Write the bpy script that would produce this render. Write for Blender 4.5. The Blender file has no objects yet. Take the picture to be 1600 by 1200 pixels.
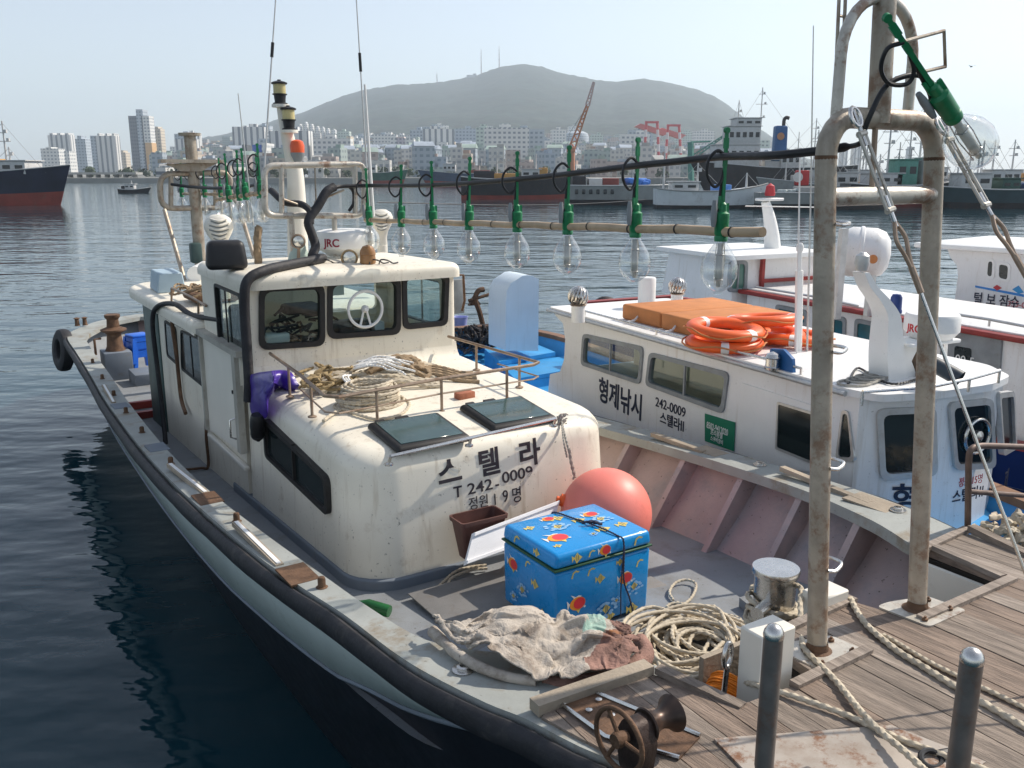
import bpy, bmesh, math, random
from mathutils import Vector, Matrix, Quaternion
from mathutils.geometry import tessellate_polygon
R = math.radians
SC = bpy.context.scene
COL = SC.collection

# ------------------------------------------------------------ camera, sky, sun, exposure
CAM_H, FPX, HORIZON = 4.2, 1400.0, 270.0            # eye height above the water; lens calibrated on the photograph
PITCH = math.atan((600 - HORIZON) / FPX)
cam = bpy.data.cameras.new('camera'); camo = bpy.data.objects.new('camera', cam); COL.objects.link(camo)
camo.location = (0, 0, CAM_H); camo.rotation_euler = (math.pi/2 - PITCH, 0, 0)
cam.sensor_fit = 'HORIZONTAL'; cam.sensor_width = 36; cam.lens = 36 * FPX / 1600
cam.clip_start = .05; cam.clip_end = 30000
SC.camera = camo
SUN_EL, SUN_AZ = R(43), R(62)                          # azimuth clockwise from +Y
w = bpy.data.worlds.new('World'); SC.world = w; w.use_nodes = True
nt = w.node_tree; sky = nt.nodes.new('ShaderNodeTexSky'); sky.sky_type = 'NISHITA'; sky.sun_disc = False
sky.sun_elevation = SUN_EL; sky.sun_rotation = SUN_AZ; sky.air_density = 1.0; sky.dust_density = .8; sky.ozone_density = 2.2
bg = nt.nodes['Background']; bg.inputs[1].default_value = .108
hs = nt.nodes.new('ShaderNodeHueSaturation'); hs.inputs['Saturation'].default_value = .55; hs.inputs['Value'].default_value = 1.12
nt.links.new(sky.outputs[0], hs.inputs['Color']); nt.links.new(hs.outputs[0], bg.inputs[0])
sl = bpy.data.lights.new('sun', 'SUN'); sl.energy = 3.6; sl.angle = R(.6); sl.color = (1, .91, .79)
so = bpy.data.objects.new('sun', sl); COL.objects.link(so)
SUND = Vector((math.sin(SUN_AZ)*math.cos(SUN_EL), math.cos(SUN_AZ)*math.cos(SUN_EL), math.sin(SUN_EL)))
so.rotation_euler = SUND.to_track_quat('Z', 'Y').to_euler()
SC.view_settings.view_transform = 'Standard'; SC.view_settings.look = 'None'
SC.view_settings.exposure = .5; SC.view_settings.gamma = 1
SC.cycles.max_bounces = 8; SC.cycles.transparent_max_bounces = 24; SC.cycles.volume_bounces = 2
SC.cycles.caustics_reflective = False; SC.cycles.caustics_refractive = False; SC.cycles.sample_clamp_indirect = 6

# ------------------------------------------------------------ surveying: where a ray of the photograph meets a given plane of a boat
def ray(u, v):
    up = (600 - v) / FPX
    return Vector(((u - 800) / FPX, math.cos(PITCH) + up*math.sin(PITCH), -math.sin(PITCH) + up*math.cos(PITCH)))
EYE = Vector((0, 0, CAM_H))
class Frame:
    def __init__(s, p0, deg):
        t = R(deg); s.p0 = Vector(p0); s.deg = deg; s.rz = t
        s.r = Vector((math.cos(t), math.sin(t), 0)); s.a = Vector((-math.sin(t), math.cos(t), 0))
    def loc(s, P):
        q = P - s.p0; return Vector((q.dot(s.r), q.dot(s.a), q.z))
    def wor(s, q): return s.p0 + s.r*q[0] + s.a*q[1] + Vector((0, 0, q[2]))
    def _hit(s, u, v, p, n):
        d = ray(u, v); return s.loc(EYE + d * ((p - EYE).dot(n) / d.dot(n)))
    def X(s, u, v, x): return s._hit(u, v, s.p0 + s.r*x, s.r)
    def Y(s, u, v, y): return s._hit(u, v, s.p0 + s.a*y, s.a)
    def Z(s, u, v, z): return s._hit(u, v, s.p0 + Vector((0, 0, z)), Vector((0, 0, 1)))
W = Frame((0, 0, 0), 0)
B = Frame((0, 4, 0), 32.5)          # the cream boat: x to its far side, y aft
B2 = Frame((1.37, 9.0, 0), 26)      # the white and blue boat beside it

# ------------------------------------------------------------ mesh builder
def cr(pts, n=8, closed=False):     # Catmull-Rom through points
    P = [Vector(p) for p in pts]; out = []; k = len(P)
    rng = range(k if closed else k - 1)
    for i in rng:
        if closed: a, b, c, d = P[(i-1) % k], P[i], P[(i+1) % k], P[(i+2) % k]
        else:
            b, c = P[i], P[i+1]; a = P[i-1] if i else b*2 - c; d = P[i+2] if i+2 < k else c*2 - b
        for j in range(n):
            t = j/n; out.append(.5*((2*b) + (c-a)*t + (2*a - 5*b + 4*c - d)*t*t + (3*b - a - 3*c + d)*t**3))
    if not closed: out.append(P[-1])
    return out
def lerp(tab, x):                   # piecewise-linear table
    if x <= tab[0][0]: return tab[0][1]
    for (a, fa), (b, fb) in zip(tab, tab[1:]):
        if x <= b: return fa + (fb - fa)*(x - a)/(b - a)
    return tab[-1][1]
class MB:
    def __init__(s): s.v = []; s.f = []; s.m = []
    def add(s, vs, fs, mi=0):
        k = len(s.v); s.v += [Vector(v) for v in vs]; s.f += [tuple(i + k for i in f) for f in fs]; s.m += [mi]*len(fs)
        return s
    def box(s, c, d, rz=0, mi=0, M=None):
        x, y, z = d[0]/2, d[1]/2, d[2]/2
        vs = [Vector(p) for p in [(-x,-y,-z),(x,-y,-z),(x,y,-z),(-x,y,-z),(-x,-y,z),(x,-y,z),(x,y,z),(-x,y,z)]]
        T = Matrix.Translation(Vector(c)) @ (M if M is not None else Matrix.Rotation(rz, 4, 'Z'))
        return s.hexa([T @ v for v in vs], mi)
    def hexa(s, p, mi=0):
        return s.add(p, [(3,2,1,0),(4,5,6,7),(0,1,5,4),(1,2,6,5),(2,3,7,6),(3,0,4,7)], mi)
    def rbox(s, c, d, r=.02, seg=3, rz=0, mi=0, M=None, taper=None):
        x, y, z = d[0]/2, d[1]/2, d[2]/2; bm = bmesh.new()
        tx, ty = taper or (1, 1)
        vs = [bm.verts.new(p) for p in [(-x,-y,-z),(x,-y,-z),(x,y,-z),(-x,y,-z),(-x*tx,-y*ty,z),(x*tx,-y*ty,z),(x*tx,y*ty,z),(-x*tx,y*ty,z)]]
        for f in [(3,2,1,0),(4,5,6,7),(0,1,5,4),(1,2,6,5),(2,3,7,6),(3,0,4,7)]: bm.faces.new([vs[i] for i in f])
        bmesh.ops.bevel(bm, geom=bm.edges[:], offset=r, segments=seg, profile=.5, affect='EDGES', clamp_overlap=True)
        T = Matrix.Translation(Vector(c)) @ (M if M is not None else Matrix.Rotation(rz, 4, 'Z'))
        return s.frombm(bm, T, mi)
    def frombm(s, bm, T=Matrix(), mi=0):
        bm.verts.index_update()
        s.add([T @ v.co for v in bm.verts], [[v.index for v in f.verts] for f in bm.faces], mi); bm.free(); return s
    def tube(s, pts, r, n=10, closed=False, cap=True, mi=0, lobes=0, amp=0, pitch=0, sq=None):
        P = [Vector(p) for p in pts]; k = len(P)
        if k < 2: return s
        T = []
        for i in range(k):
            a = P[(i-1) % k] if (closed or i) else P[0]; b = P[(i+1) % k] if (closed or i < k-1) else P[-1]
            t = b - a; T.append(t.normalized() if t.length > 1e-9 else Vector((0,0,1)))
        u = T[0].orthogonal().normalized() if abs(T[0].z) > .95 else T[0].cross(Vector((0,0,1))).normalized()
        rings = []; L = 0
        for i in range(k):
            if i:
                q = T[i-1].rotation_difference(T[i]); u = q @ u; L += (P[i]-P[i-1]).length
            u = (u - T[i]*u.dot(T[i])).normalized(); w_ = T[i].cross(u)
            rr = r[i] if isinstance(r, (list, tuple)) else r; ring = []
            for j in range(n):
                a = 2*math.pi*j/n; m_ = rr*(1 + amp*math.cos(lobes*(a + (L*2*math.pi/pitch if pitch else 0)))) if lobes else rr
                cu, cw = math.cos(a), math.sin(a)
                if sq: cu *= sq[0]; cw *= sq[1]
                ring.append(P[i] + u*(m_*cu) + w_*(m_*cw))
            rings.append(ring)
        vs = [p for g in rings for p in g]; fs = []
        for i in range(k if closed else k-1):
            for j in range(n):
                i2 = (i+1) % k; fs.append((i*n+j, i*n+(j+1) % n, i2*n+(j+1) % n, i2*n+j))
        if cap and not closed: fs += [tuple(range(n-1, -1, -1)), tuple((k-1)*n + j for j in range(n))]
        return s.add(vs, fs, mi)
    def rope(s, pts, r, n=8, sub=6, closed=False, mi=0):
        P = cr(pts, sub, closed); L = sum((b-a).length for a, b in zip(P, P[1:]))
        st = max(r*.85, L/2600); Q = [P[0]]; acc = 0
        for a, b in zip(P, P[1:] + ([P[0]] if closed else [])):
            d = (b-a).length; t = st - acc
            while t < d: Q.append(a + (b-a)*(t/d)); t += st
            acc = (acc + d) % st if d + acc >= st else acc + d
        return s.tube(Q, r, n, closed=False, mi=mi, lobes=3, amp=.2, pitch=r*11.5)
    def lathe(s, prof, c=(0,0,0), ax=(0,0,1), n=20, mi=0, cap=True):
        q = Vector((0,0,1)).rotation_difference(Vector(ax).normalized()); c = Vector(c); vs = []; fs = []; k = len(prof)
        for (r, z) in prof:
            for j in range(n):
                a = 2*math.pi*j/n; vs.append(c + q @ Vector((r*math.cos(a), r*math.sin(a), z)))
        for i in range(k-1):
            for j in range(n): fs.append((i*n+j, i*n+(j+1) % n, (i+1)*n+(j+1) % n, (i+1)*n+j))
        if cap: fs += [tuple(range(n-1, -1, -1)), tuple((k-1)*n + j for j in range(n))]
        return s.add(vs, fs, mi)
    def prism(s, poly, vec, mi=0):
        vec = Vector(vec); P = [Vector(p) for p in poly]; k = len(P)
        nn = Vector()
        for a, b in zip(P, P[1:] + P[:1]): nn += (a - P[0]).cross(b - P[0])
        if nn.dot(vec) > 0: P.reverse()          # P is the face looking away from vec
        tri = tessellate_polygon([P]); fs = []
        for t in tri:
            n_ = (P[t[1]]-P[t[0]]).cross(P[t[2]]-P[t[0]])
            t = t if n_.dot(vec) < 0 else t[::-1]
            fs.append(tuple(t)); fs.append(tuple(i + k for i in t[::-1]))
        for i in range(k):
            j = (i+1) % k; fs.append((i, i+k, j+k, j))
        return s.add(P + [p + vec for p in P], fs, mi)
    def panel(s, outer, holes, o, ux, uy, th, mi=0):   # flat wall with holes; o + a*ux + b*uy, th along -(ux x uy)
        o, ux, uy = Vector(o), Vector(ux).normalized(), Vector(uy).normalized(); nn = ux.cross(uy).normalized()
        loops = [outer] + list(holes); tri = tessellate_polygon([[Vector((p[0], p[1], 0)) for p in l] for l in loops])
        flat = [p for l in loops for p in l]; k = len(flat)
        F = [o + ux*p[0] + uy*p[1] for p in flat]; vs = F + [p - nn*th for p in F]; fs = []
        for t in tri:
            n_ = (F[t[1]]-F[t[0]]).cross(F[t[2]]-F[t[0]]); t = tuple(t) if n_.dot(nn) > 0 else tuple(t[::-1])
            fs.append(t); fs.append(tuple(i + k for i in t[::-1]))
        b = 0
        for li, l in enumerate(loops):
            m_ = len(l); area = sum(l[i][0]*l[(i+1) % m_][1] - l[(i+1) % m_][0]*l[i][1] for i in range(m_))
            for i in range(m_):
                i2 = (i+1) % m_; q = (b+i, b+i+k, b+i2+k, b+i2)
                fs.append(q if (area > 0) == (li == 0) else q[::-1])
            b += m_
        return s.add(vs, fs, mi)
    def loft(s, secs, closed=False, cap=False, mi=0):
        n = len(secs[0]); vs = [p for g in secs for p in g]; fs = []
        for i in range(len(secs)-1):
            for j in range(n if closed else n-1):
                fs.append((i*n+j, i*n+(j+1) % n, (i+1)*n+(j+1) % n, (i+1)*n+j))
        if cap: fs += [tuple(range(n-1, -1, -1)), tuple((len(secs)-1)*n + j for j in range(n))]
        return s.add(vs, fs, mi)
    def build(s, name, mats, parent=None, ang=38, loc=None, rz=0, recalc=False):
        me = bpy.data.meshes.new(name); me.from_pydata([tuple(v) for v in s.v], [], s.f)
        if not isinstance(mats, (list, tuple)): mats = [mats]
        for m_ in mats: me.materials.append(m_)
        me.polygons.foreach_set('material_index', s.m)
        if recalc:
            bm = bmesh.new(); bm.from_mesh(me); bmesh.ops.recalc_face_normals(bm, faces=bm.faces[:]); bm.to_mesh(me); bm.free()
        me.polygons.foreach_set('use_smooth', [True]*len(me.polygons)); me.set_sharp_from_angle(angle=R(ang)); me.update()
        o = bpy.data.objects.new(name, me); COL.objects.link(o)
        if parent: o.parent = parent
        if loc is not None: o.location = loc
        o.rotation_euler.z = rz
        return o
def rrect(x0, y0, x1, y1, r, n=5):
    out = []
    for cx, cy, a0 in ((x1-r, y1-r, 0), (x0+r, y1-r, 90), (x0+r, y0+r, 180), (x1-r, y0+r, 270)):
        for i in range(n+1): a = R(a0 + 90*i/n); out.append((cx + r*math.cos(a), cy + r*math.sin(a)))
    return out
def rpoly(pts, r, n=4):             # polygon with rounded corners
    out = []; k = len(pts)
    for i in range(k):
        p = Vector(pts[i]); a = Vector(pts[i-1]) - p; b = Vector(pts[(i+1) % k]) - p
        d = min(r, a.length*.45, b.length*.45); A_, B_ = p + a.normalized()*d, p + b.normalized()*d
        for j in range(n+1):
            t = j/n; out.append(tuple(A_*(1-t)**2 + p*2*t*(1-t) + B_*t*t))
    return out
def inset(l, d):                    # shrink a convex loop towards its middle
    c = Vector((sum(p[0] for p in l)/len(l), sum(p[1] for p in l)/len(l)))
    w_ = max(p[0] for p in l) - min(p[0] for p in l); h_ = max(p[1] for p in l) - min(p[1] for p in l)
    return [(c.x + (p[0]-c.x)*(1 - 2*d/w_), c.y + (p[1]-c.y)*(1 - 2*d/h_)) for p in l]

# ------------------------------------------------------------ things, parts
def tag(o, label=None, cat=None, group=None, kind=None):
    if label: o['label'] = label
    if cat: o['category'] = cat
    if group: o['group'] = group
    if kind: o['kind'] = kind
    return o
def thing(name, label, cat, loc=(0,0,0), rz=0, group=None):
    o = bpy.data.objects.new(name, None); COL.objects.link(o); o.location = loc; o.rotation_euler.z = rz
    o.empty_display_size = .1
    return tag(o, label, cat, group)
def copy_tree(o, parent=None):
    c = o.copy(); COL.objects.link(c); c.parent = parent
    for ch in list(o.children): copy_tree(ch, c)
    return c
def text(body, h, M, mat_, name='lettering', parent=None, th=.002, bold=0, sx=1, slant=0):
    c = bpy.data.curves.new('t', 'FONT'); c.body = body; c.extrude = th/2/h; c.offset = bold; c.shear = slant
    o = bpy.data.objects.new('t', c); COL.objects.link(o); bpy.context.view_layer.update()
    me = bpy.data.meshes.new_from_object(o.evaluated_get(bpy.context.evaluated_depsgraph_get()))
    bpy.data.objects.remove(o)
    x0 = min(v.co.x for v in me.vertices); 
    for v in me.vertices: v.co = M @ Vector(((v.co.x - x0)*h*sx, v.co.y*h, v.co.z*h))
    me.materials.clear(); me.materials.append(mat_); me.name = name
    q = bpy.data.objects.new(name, me); COL.objects.link(q); q.parent = parent
    return q
def basis(o, ux, uy):
    ux = Vector(ux).normalized(); uz = ux.cross(Vector(uy)).normalized(); uy = uz.cross(ux)
    return Matrix(((ux.x, uy.x, uz.x, o[0]), (ux.y, uy.y, uz.y, o[1]), (ux.z, uy.z, uz.z, o[2]), (0, 0, 0, 1)))

# ------------------------------------------------------------ materials
def mat(name, col, rough=.55, metal=0, var=.1, vs=3., dirt=0, dcol=(.16,.12,.08), ds=4., dth=.55, speck=0, streak=0,
        bump=0, bs=60., stretch=None, trans=0, ior=1.45, coat=0, spec=.5, rust=0, alpha=1):
    m = bpy.data.materials.new(name); m.use_nodes = True; n = m.node_tree.nodes; L = m.node_tree.links
    b = n['Principled BSDF']; tc = n.new('ShaderNodeTexCoord'); vec = tc.outputs['Object']
    if stretch:
        mp = n.new('ShaderNodeMapping'); mp.inputs['Scale'].default_value = stretch; L.new(vec, mp.inputs[0]); vecs = mp.outputs[0]
    else: vecs = vec
    def noise(sc, det=5, v=None, rgh=.6):
        q = n.new('ShaderNodeTexNoise'); q.inputs['Scale'].default_value = sc; q.inputs['Detail'].default_value = det
        q.inputs['Roughness'].default_value = rgh; L.new(v or vecs, q.inputs['Vector']); return q.outputs['Fac']
    def ramp(f, a, c_):
        q = n.new('ShaderNodeMapRange'); q.inputs['From Min'].default_value = a; q.inputs['From Max'].default_value = c_
        L.new(f, q.inputs['Value']); return q.outputs[0]
    def mix(f, a, c_):
        q = n.new('ShaderNodeMix'); q.data_type = 'RGBA'
        for s_, x in ((q.inputs['Factor'], f), (q.inputs['A'], a), (q.inputs['B'], c_)):
            if hasattr(x, 'is_linked'): L.new(x, s_)
            elif isinstance(x, tuple): s_.default_value = (*x[:3], 1)
            else: s_.default_value = x
        return q.outputs['Result']
    def mul(f, k):
        q = n.new('ShaderNodeMath'); q.operation = 'MULTIPLY'; L.new(f, q.inputs[0]); q.inputs[1].default_value = k; return q.outputs[0]
    dk = tuple(max(0, x*(1-var)) for x in col); lt = tuple(min(1, x*(1+var)) for x in col)
    c = mix(ramp(noise(vs), .3, .7), dk, lt)
    if dirt: c = mix(mul(ramp(noise(ds, 9, rgh=.7), dth, dth+.14), dirt), c, dcol)
    if streak:
        mp = n.new('ShaderNodeMapping'); mp.inputs['Scale'].default_value = (9, 9, .8); L.new(vec, mp.inputs[0])
        c = mix(mul(ramp(noise(1.6, 6, mp.outputs[0]), .56, .75), streak), c, dcol)
    if rust: c = mix(mul(ramp(noise(7, 9, vec, .75), .52, .62), rust), c, (.19, .075, .025))
    if speck: c = mix(mul(ramp(noise(38, 3, vec), .66, .72), speck), c, (.05, .04, .03))
    L.new(c, b.inputs['Base Color'])
    b.inputs['Roughness'].default_value = rough; b.inputs['Metallic'].default_value = metal
    if rough < .9 and not trans:
        rr = n.new('ShaderNodeMapRange'); rr.inputs['To Min'].default_value = max(.03, rough-.12); rr.inputs['To Max'].default_value = min(1, rough+.15)
        L.new(noise(vs*4), rr.inputs['Value']); L.new(rr.outputs[0], b.inputs['Roughness'])
    b.inputs['Specular IOR Level'].default_value = spec; b.inputs['IOR'].default_value = ior
    b.inputs['Transmission Weight'].default_value = trans; b.inputs['Coat Weight'].default_value = coat; b.inputs['Alpha'].default_value = alpha
    if bump:
        q = n.new('ShaderNodeBump'); q.inputs['Strength'].default_value = min(1, bump); q.inputs['Distance'].default_value = .01
        L.new(noise(bs, 6), q.inputs['Height']); L.new(q.outputs[0], b.inputs['Normal'])
    return m
def glass(name, tint=(.95,.97,.97), refl=.06, fac=None):   # thin pane: see-through with a fresnel sheen
    m = bpy.data.materials.new(name); m.use_nodes = True; n = m.node_tree.nodes; L = m.node_tree.links
    n.remove(n['Principled BSDF']); o = n['Material Output']; t = n.new('ShaderNodeBsdfTransparent'); t.inputs[0].default_value = (*tint, 1)
    g = n.new('ShaderNodeBsdfGlossy'); g.inputs['Roughness'].default_value = .02
    x = n.new('ShaderNodeMixShader'); lw = n.new('ShaderNodeLayerWeight'); lw.inputs[0].default_value = .25
    mr = n.new('ShaderNodeMapRange'); mr.inputs['To Min'].default_value = refl; mr.inputs['To Max'].default_value = .8
    pw = n.new('ShaderNodeMath'); pw.operation = 'POWER'; pw.inputs[1].default_value = fac or 2.2
    L.new(lw.outputs['Facing'], pw.inputs[0]); L.new(pw.outputs[0], mr.inputs['Value']); L.new(mr.outputs[0], x.inputs[0])
    L.new(t.outputs[0], x.inputs[1]); L.new(g.outputs[0], x.inputs[2]); L.new(x.outputs[0], o.inputs[0]); return m

CREAM = mat('cream_gelcoat', (.82,.765,.645), .42, var=.07, vs=1.5, dirt=.5, dcol=(.40,.31,.20), ds=4, dth=.58, speck=.6, streak=.5, rust=.0, bump=.10, bs=12)
CREAM2 = mat('cream_plain', (.80,.76,.67), .45, var=.04, dirt=.3, dcol=(.4,.3,.2), ds=7, dth=.62)
WHITE = mat('white_gelcoat', (.80,.80,.79), .4, var=.06, vs=1.5, dirt=.35, dcol=(.45,.37,.27), ds=4, dth=.6, speck=.35, streak=.4)
WHITEP = mat('white_plain', (.82,.82,.8), .4, var=.04, dirt=.25, dcol=(.5,.44,.36), ds=6, dth=.6, speck=.15)
FOAM = mat('white_foam', (.86,.86,.87), .8, var=.03, bump=.25, bs=180, dirt=.2, dcol=(.5,.47,.42), ds=9, dth=.62)
GREYDK = mat('grey_deck_paint', (.235,.25,.265), .7, var=.16, vs=1.6, dirt=.5, dcol=(.16,.15,.13), ds=3, dth=.52, speck=.6, bump=.2, bs=90)
KICK = mat('blue_grey_kick', (.17,.20,.24), .65, var=.15, dirt=.4, ds=6)
GUNW = mat('grey_green_gunwale', (.33,.345,.325), .6, var=.14, dirt=.8, dcol=(.22,.17,.11), ds=3.2, dth=.52, speck=.5, bump=.15, bs=50)
STRAKE = mat('grey_green_hull', (.60,.66,.63), .5, var=.08, dirt=.4, dcol=(.24,.24,.2), ds=3, dth=.58, speck=.3)
PINKW = mat('pinkish_bulwark', (.46,.355,.34), .65, var=.25, vs=1.2, dirt=.7, dcol=(.30,.29,.30), ds=1.6, dth=.48, speck=.8, bump=.2, bs=40)
BLACKH = mat('black_hull', (.012,.013,.018), .35, var=.3)
RUBBER = mat('black_rubber', (.022,.022,.026), .62, var=.35, vs=8, dirt=.5, dcol=(.10,.09,.08), ds=5, dth=.55, bump=.5, bs=30)
BLACK = mat('black_plastic', (.016,.016,.018), .45, var=.3, vs=10)
BLACKG = mat('window_gasket', (.018,.017,.017), .55, var=.3, vs=12, dirt=.3, dcol=(.12,.08,.05), ds=9, dth=.6)
GLASSD = mat('dark_window_glass', (.012,.02,.022), .05, var=.3, vs=1.5, spec=.7)
GLASSC = glass('window_glass', (.80,.88,.88), .05)
BULB = glass('bulb_glass', (.95,.97,.97), .17, 1.35)
STEEL = mat('stainless_steel', (.62,.60,.57), .25, metal=1, var=.1, vs=9, dirt=.25, dcol=(.3,.2,.12), ds=14, dth=.6)
GALV = mat('rusty_galvanised_pipe', (.41,.355,.285), .5, metal=.35, var=.25, vs=6, streak=.6, rust=.6, dirt=.35, dcol=(.20,.16,.11), ds=11, dth=.52, bump=.25, bs=60)
GALV2 = mat('weathered_pipe_silver', (.58,.54,.47), .42, metal=.4, var=.15, vs=6, rust=.75, dirt=.3, ds=13, dth=.56, bump=.2, bs=60)
RUST = mat('brown_rusted_iron', (.15,.085,.05), .7, metal=.3, var=.4, vs=14, bump=.6, bs=50, dirt=.5, dcol=(.05,.035,.03), ds=8)
RAILB = mat('brown_rail_steel', (.36,.27,.2), .45, metal=.5, var=.25, vs=12, rust=.4)
WOOD = mat('weathered_deck_plank', (.265,.215,.175), .8, var=.38, vs=1.6, stretch=(14, 1.1, 14), dirt=.65, dcol=(.10,.08,.065), ds=2.0, dth=.50, bump=.9, bs=9)
WOODL = mat('pale_worn_wood', (.36,.30,.23), .8, var=.3, vs=3, dirt=.4, dcol=(.13,.1,.08), ds=6, bump=.6, bs=40)
WOODD = mat('dark_plank_base', (.03,.025,.02), .9)
GREENS = mat('green_lamp_socket', (.012,.20,.075), .4, var=.25, vs=20, dirt=.2, dcol=(.02,.06,.03), ds=30)
BAMBOO = mat('bamboo_pole', (.50,.37,.24), .55, var=.2, vs=7, dirt=.35, dcol=(.25,.17,.1), ds=9)
ROPE = mat('beige_rope', (.55,.48,.37), .9, var=.16, vs=25, dirt=.35, dcol=(.26,.2,.14), ds=11, dth=.5)
ROPEB = mat('brown_rope', (.31,.225,.14), .9, var=.3, vs=20, dirt=.4, dcol=(.12,.08,.05), ds=10, dth=.5)
ROPEW = mat('white_rope', (.78,.77,.74), .85, var=.1, vs=25)
ROPEG = mat('grey_rope', (.36,.34,.30), .9, var=.2, vs=25)
ORANGE = mat('orange_plastic', (.86,.135,.025), .4, var=.08, vs=6, dirt=.15, dcol=(.35,.08,.03), ds=8)
ORANGEC = mat('orange_canvas', (.55,.215,.075), .8, var=.12, vs=5, bump=.3, bs=40, dirt=.3, dcol=(.4,.13,.04), ds=6)
BLUED = mat('sky_blue_deck', (.045,.30,.62), .45, var=.14, vs=3, dirt=.35, dcol=(.10,.25,.33), ds=4, dth=.55, speck=.2)
BLUES = mat('bright_blue_plastic', (.015,.13,.62), .35, var=.1, vs=8)
PALEB = mat('pale_blue_paint', (.66,.75,.82), .45, var=.05, vs=2, streak=.12)
NAVY = mat('navy_blue_paint', (.012,.035,.16), .45, var=.2)
REDT = mat('dark_red_trim', (.28,.035,.03), .5, var=.2, vs=5, dirt=.2)
BROWNP = mat('brown_plastic', (.115,.05,.04), .5, var=.25, vs=9, dirt=.3, dcol=(.2,.12,.1), ds=10)
LETTER = mat('dark_lettering_paint', (.035,.028,.035), .55, var=.25, vs=30, dirt=.3, dcol=(.3,.26,.22), ds=22, dth=.58)
LETTERN = mat('navy_lettering_paint', (.012,.018,.045), .5, var=.2, vs=30, dirt=.35, dcol=(.45,.45,.45), ds=25, dth=.6)
LETTERR = mat('red_lettering_paint', (.50,.05,.06), .5, var=.1)
GREYF = mat('grey_rubber_frame', (.26,.28,.29), .6, var=.15, vs=8, dirt=.3, ds=9)
ALU = mat('aluminium_frame', (.55,.55,.54), .4, metal=.6, var=.12, vs=9, dirt=.3, dcol=(.25,.2,.15), ds=12)
HGLASS = mat('hatch_glass', (.045,.085,.085), .12, var=.25, vs=3, dirt=.3, dcol=(.16,.17,.15), ds=7, spec=.7)
from mathutils import noise as NZ
# ============================================================ the cream boat: hull, deck, house
def zg(y): return 1.42 + .63*max(0, (14-y)/14)**1.4          # gunwale height (sheer)
def zd(y): return zg(y) - .55                                 # deck height
boat = thing('fishing_boat', 'cream fishing boat with long black-edged hull, rope-strewn foredeck and lamp pole overhead', 'boat', B.p0, B.rz)
GL = [((1.1,-4.2),(1.1,-3.9)),((.55,-3.2),(.75,-3.05)),((.05,-2.1),(.3,-1.95)),((-.31,-1.17),(.05,-1.1)),((-.41,-.76),(.30,-.80)),((-.48,-.55),(.16,-.58)),
      ((-.56,-.2),(-.22,-.2)),((-.6,.1),(-.42,.1)),((-.63,.6),(-.49,.6)),((-.7,1.2),(-.53,1.2)),((-.76,2),(-.58,2)),((-.8,3.2),(-.63,3.2)),((-.81,4.2),(-.63,4.2)),
      ((-.79,5.4),(-.6,5.4)),((-.71,7.7),(-.5,7.6)),((-.6,9.7),(-.38,9.6)),((-.5,12),(-.27,11.9)),((-.41,13.84),(-.15,13.5)),((-.1,14.67),(.14,14.3)),((.39,15.41),(.52,15.0)),((1.1,15.85),(1.1,15.45))]
GR = [((1.1,-4.2),(1.1,-3.9)),((1.7,-3.2),(1.5,-3.05)),((2.25,-2.1),(2.0,-1.95)),((2.68,-1.17),(2.4,-1.1)),((2.80,-.76),(2.62,-.75)),((2.84,-.55),(2.42,-.57)),
      ((2.89,-.2),(2.46,-.36)),((2.95,.1),(2.57,.0)),((3.01,.6),(2.69,.5)),((3.04,1.2),(2.75,1.16)),((3.05,2),(2.78,2)),((3.04,3.2),(2.77,3.15)),((3.03,4.2),(2.8,4.2)),
      ((3.0,5.4),(2.82,5.4)),((2.91,7.7),(2.7,7.6)),((2.8,9.7),(2.58,9.6)),((2.7,12),(2.47,11.9)),((2.61,13.84),(2.35,13.5)),((2.3,14.67),(2.06,14.3)),((1.81,15.41),(1.68,15.0)),((1.1,15.85),(1.1,15.45))]
def zgx(q): return zg(q.y) + (.05*lerp([(-.72,0),(-.25,1),(4.5,1),(8,0)], q.y) if q.x > 1.6 else 0)
def side(T, k): return cr([(p[k][0], p[k][1], 0) for p in T], 4)
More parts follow.
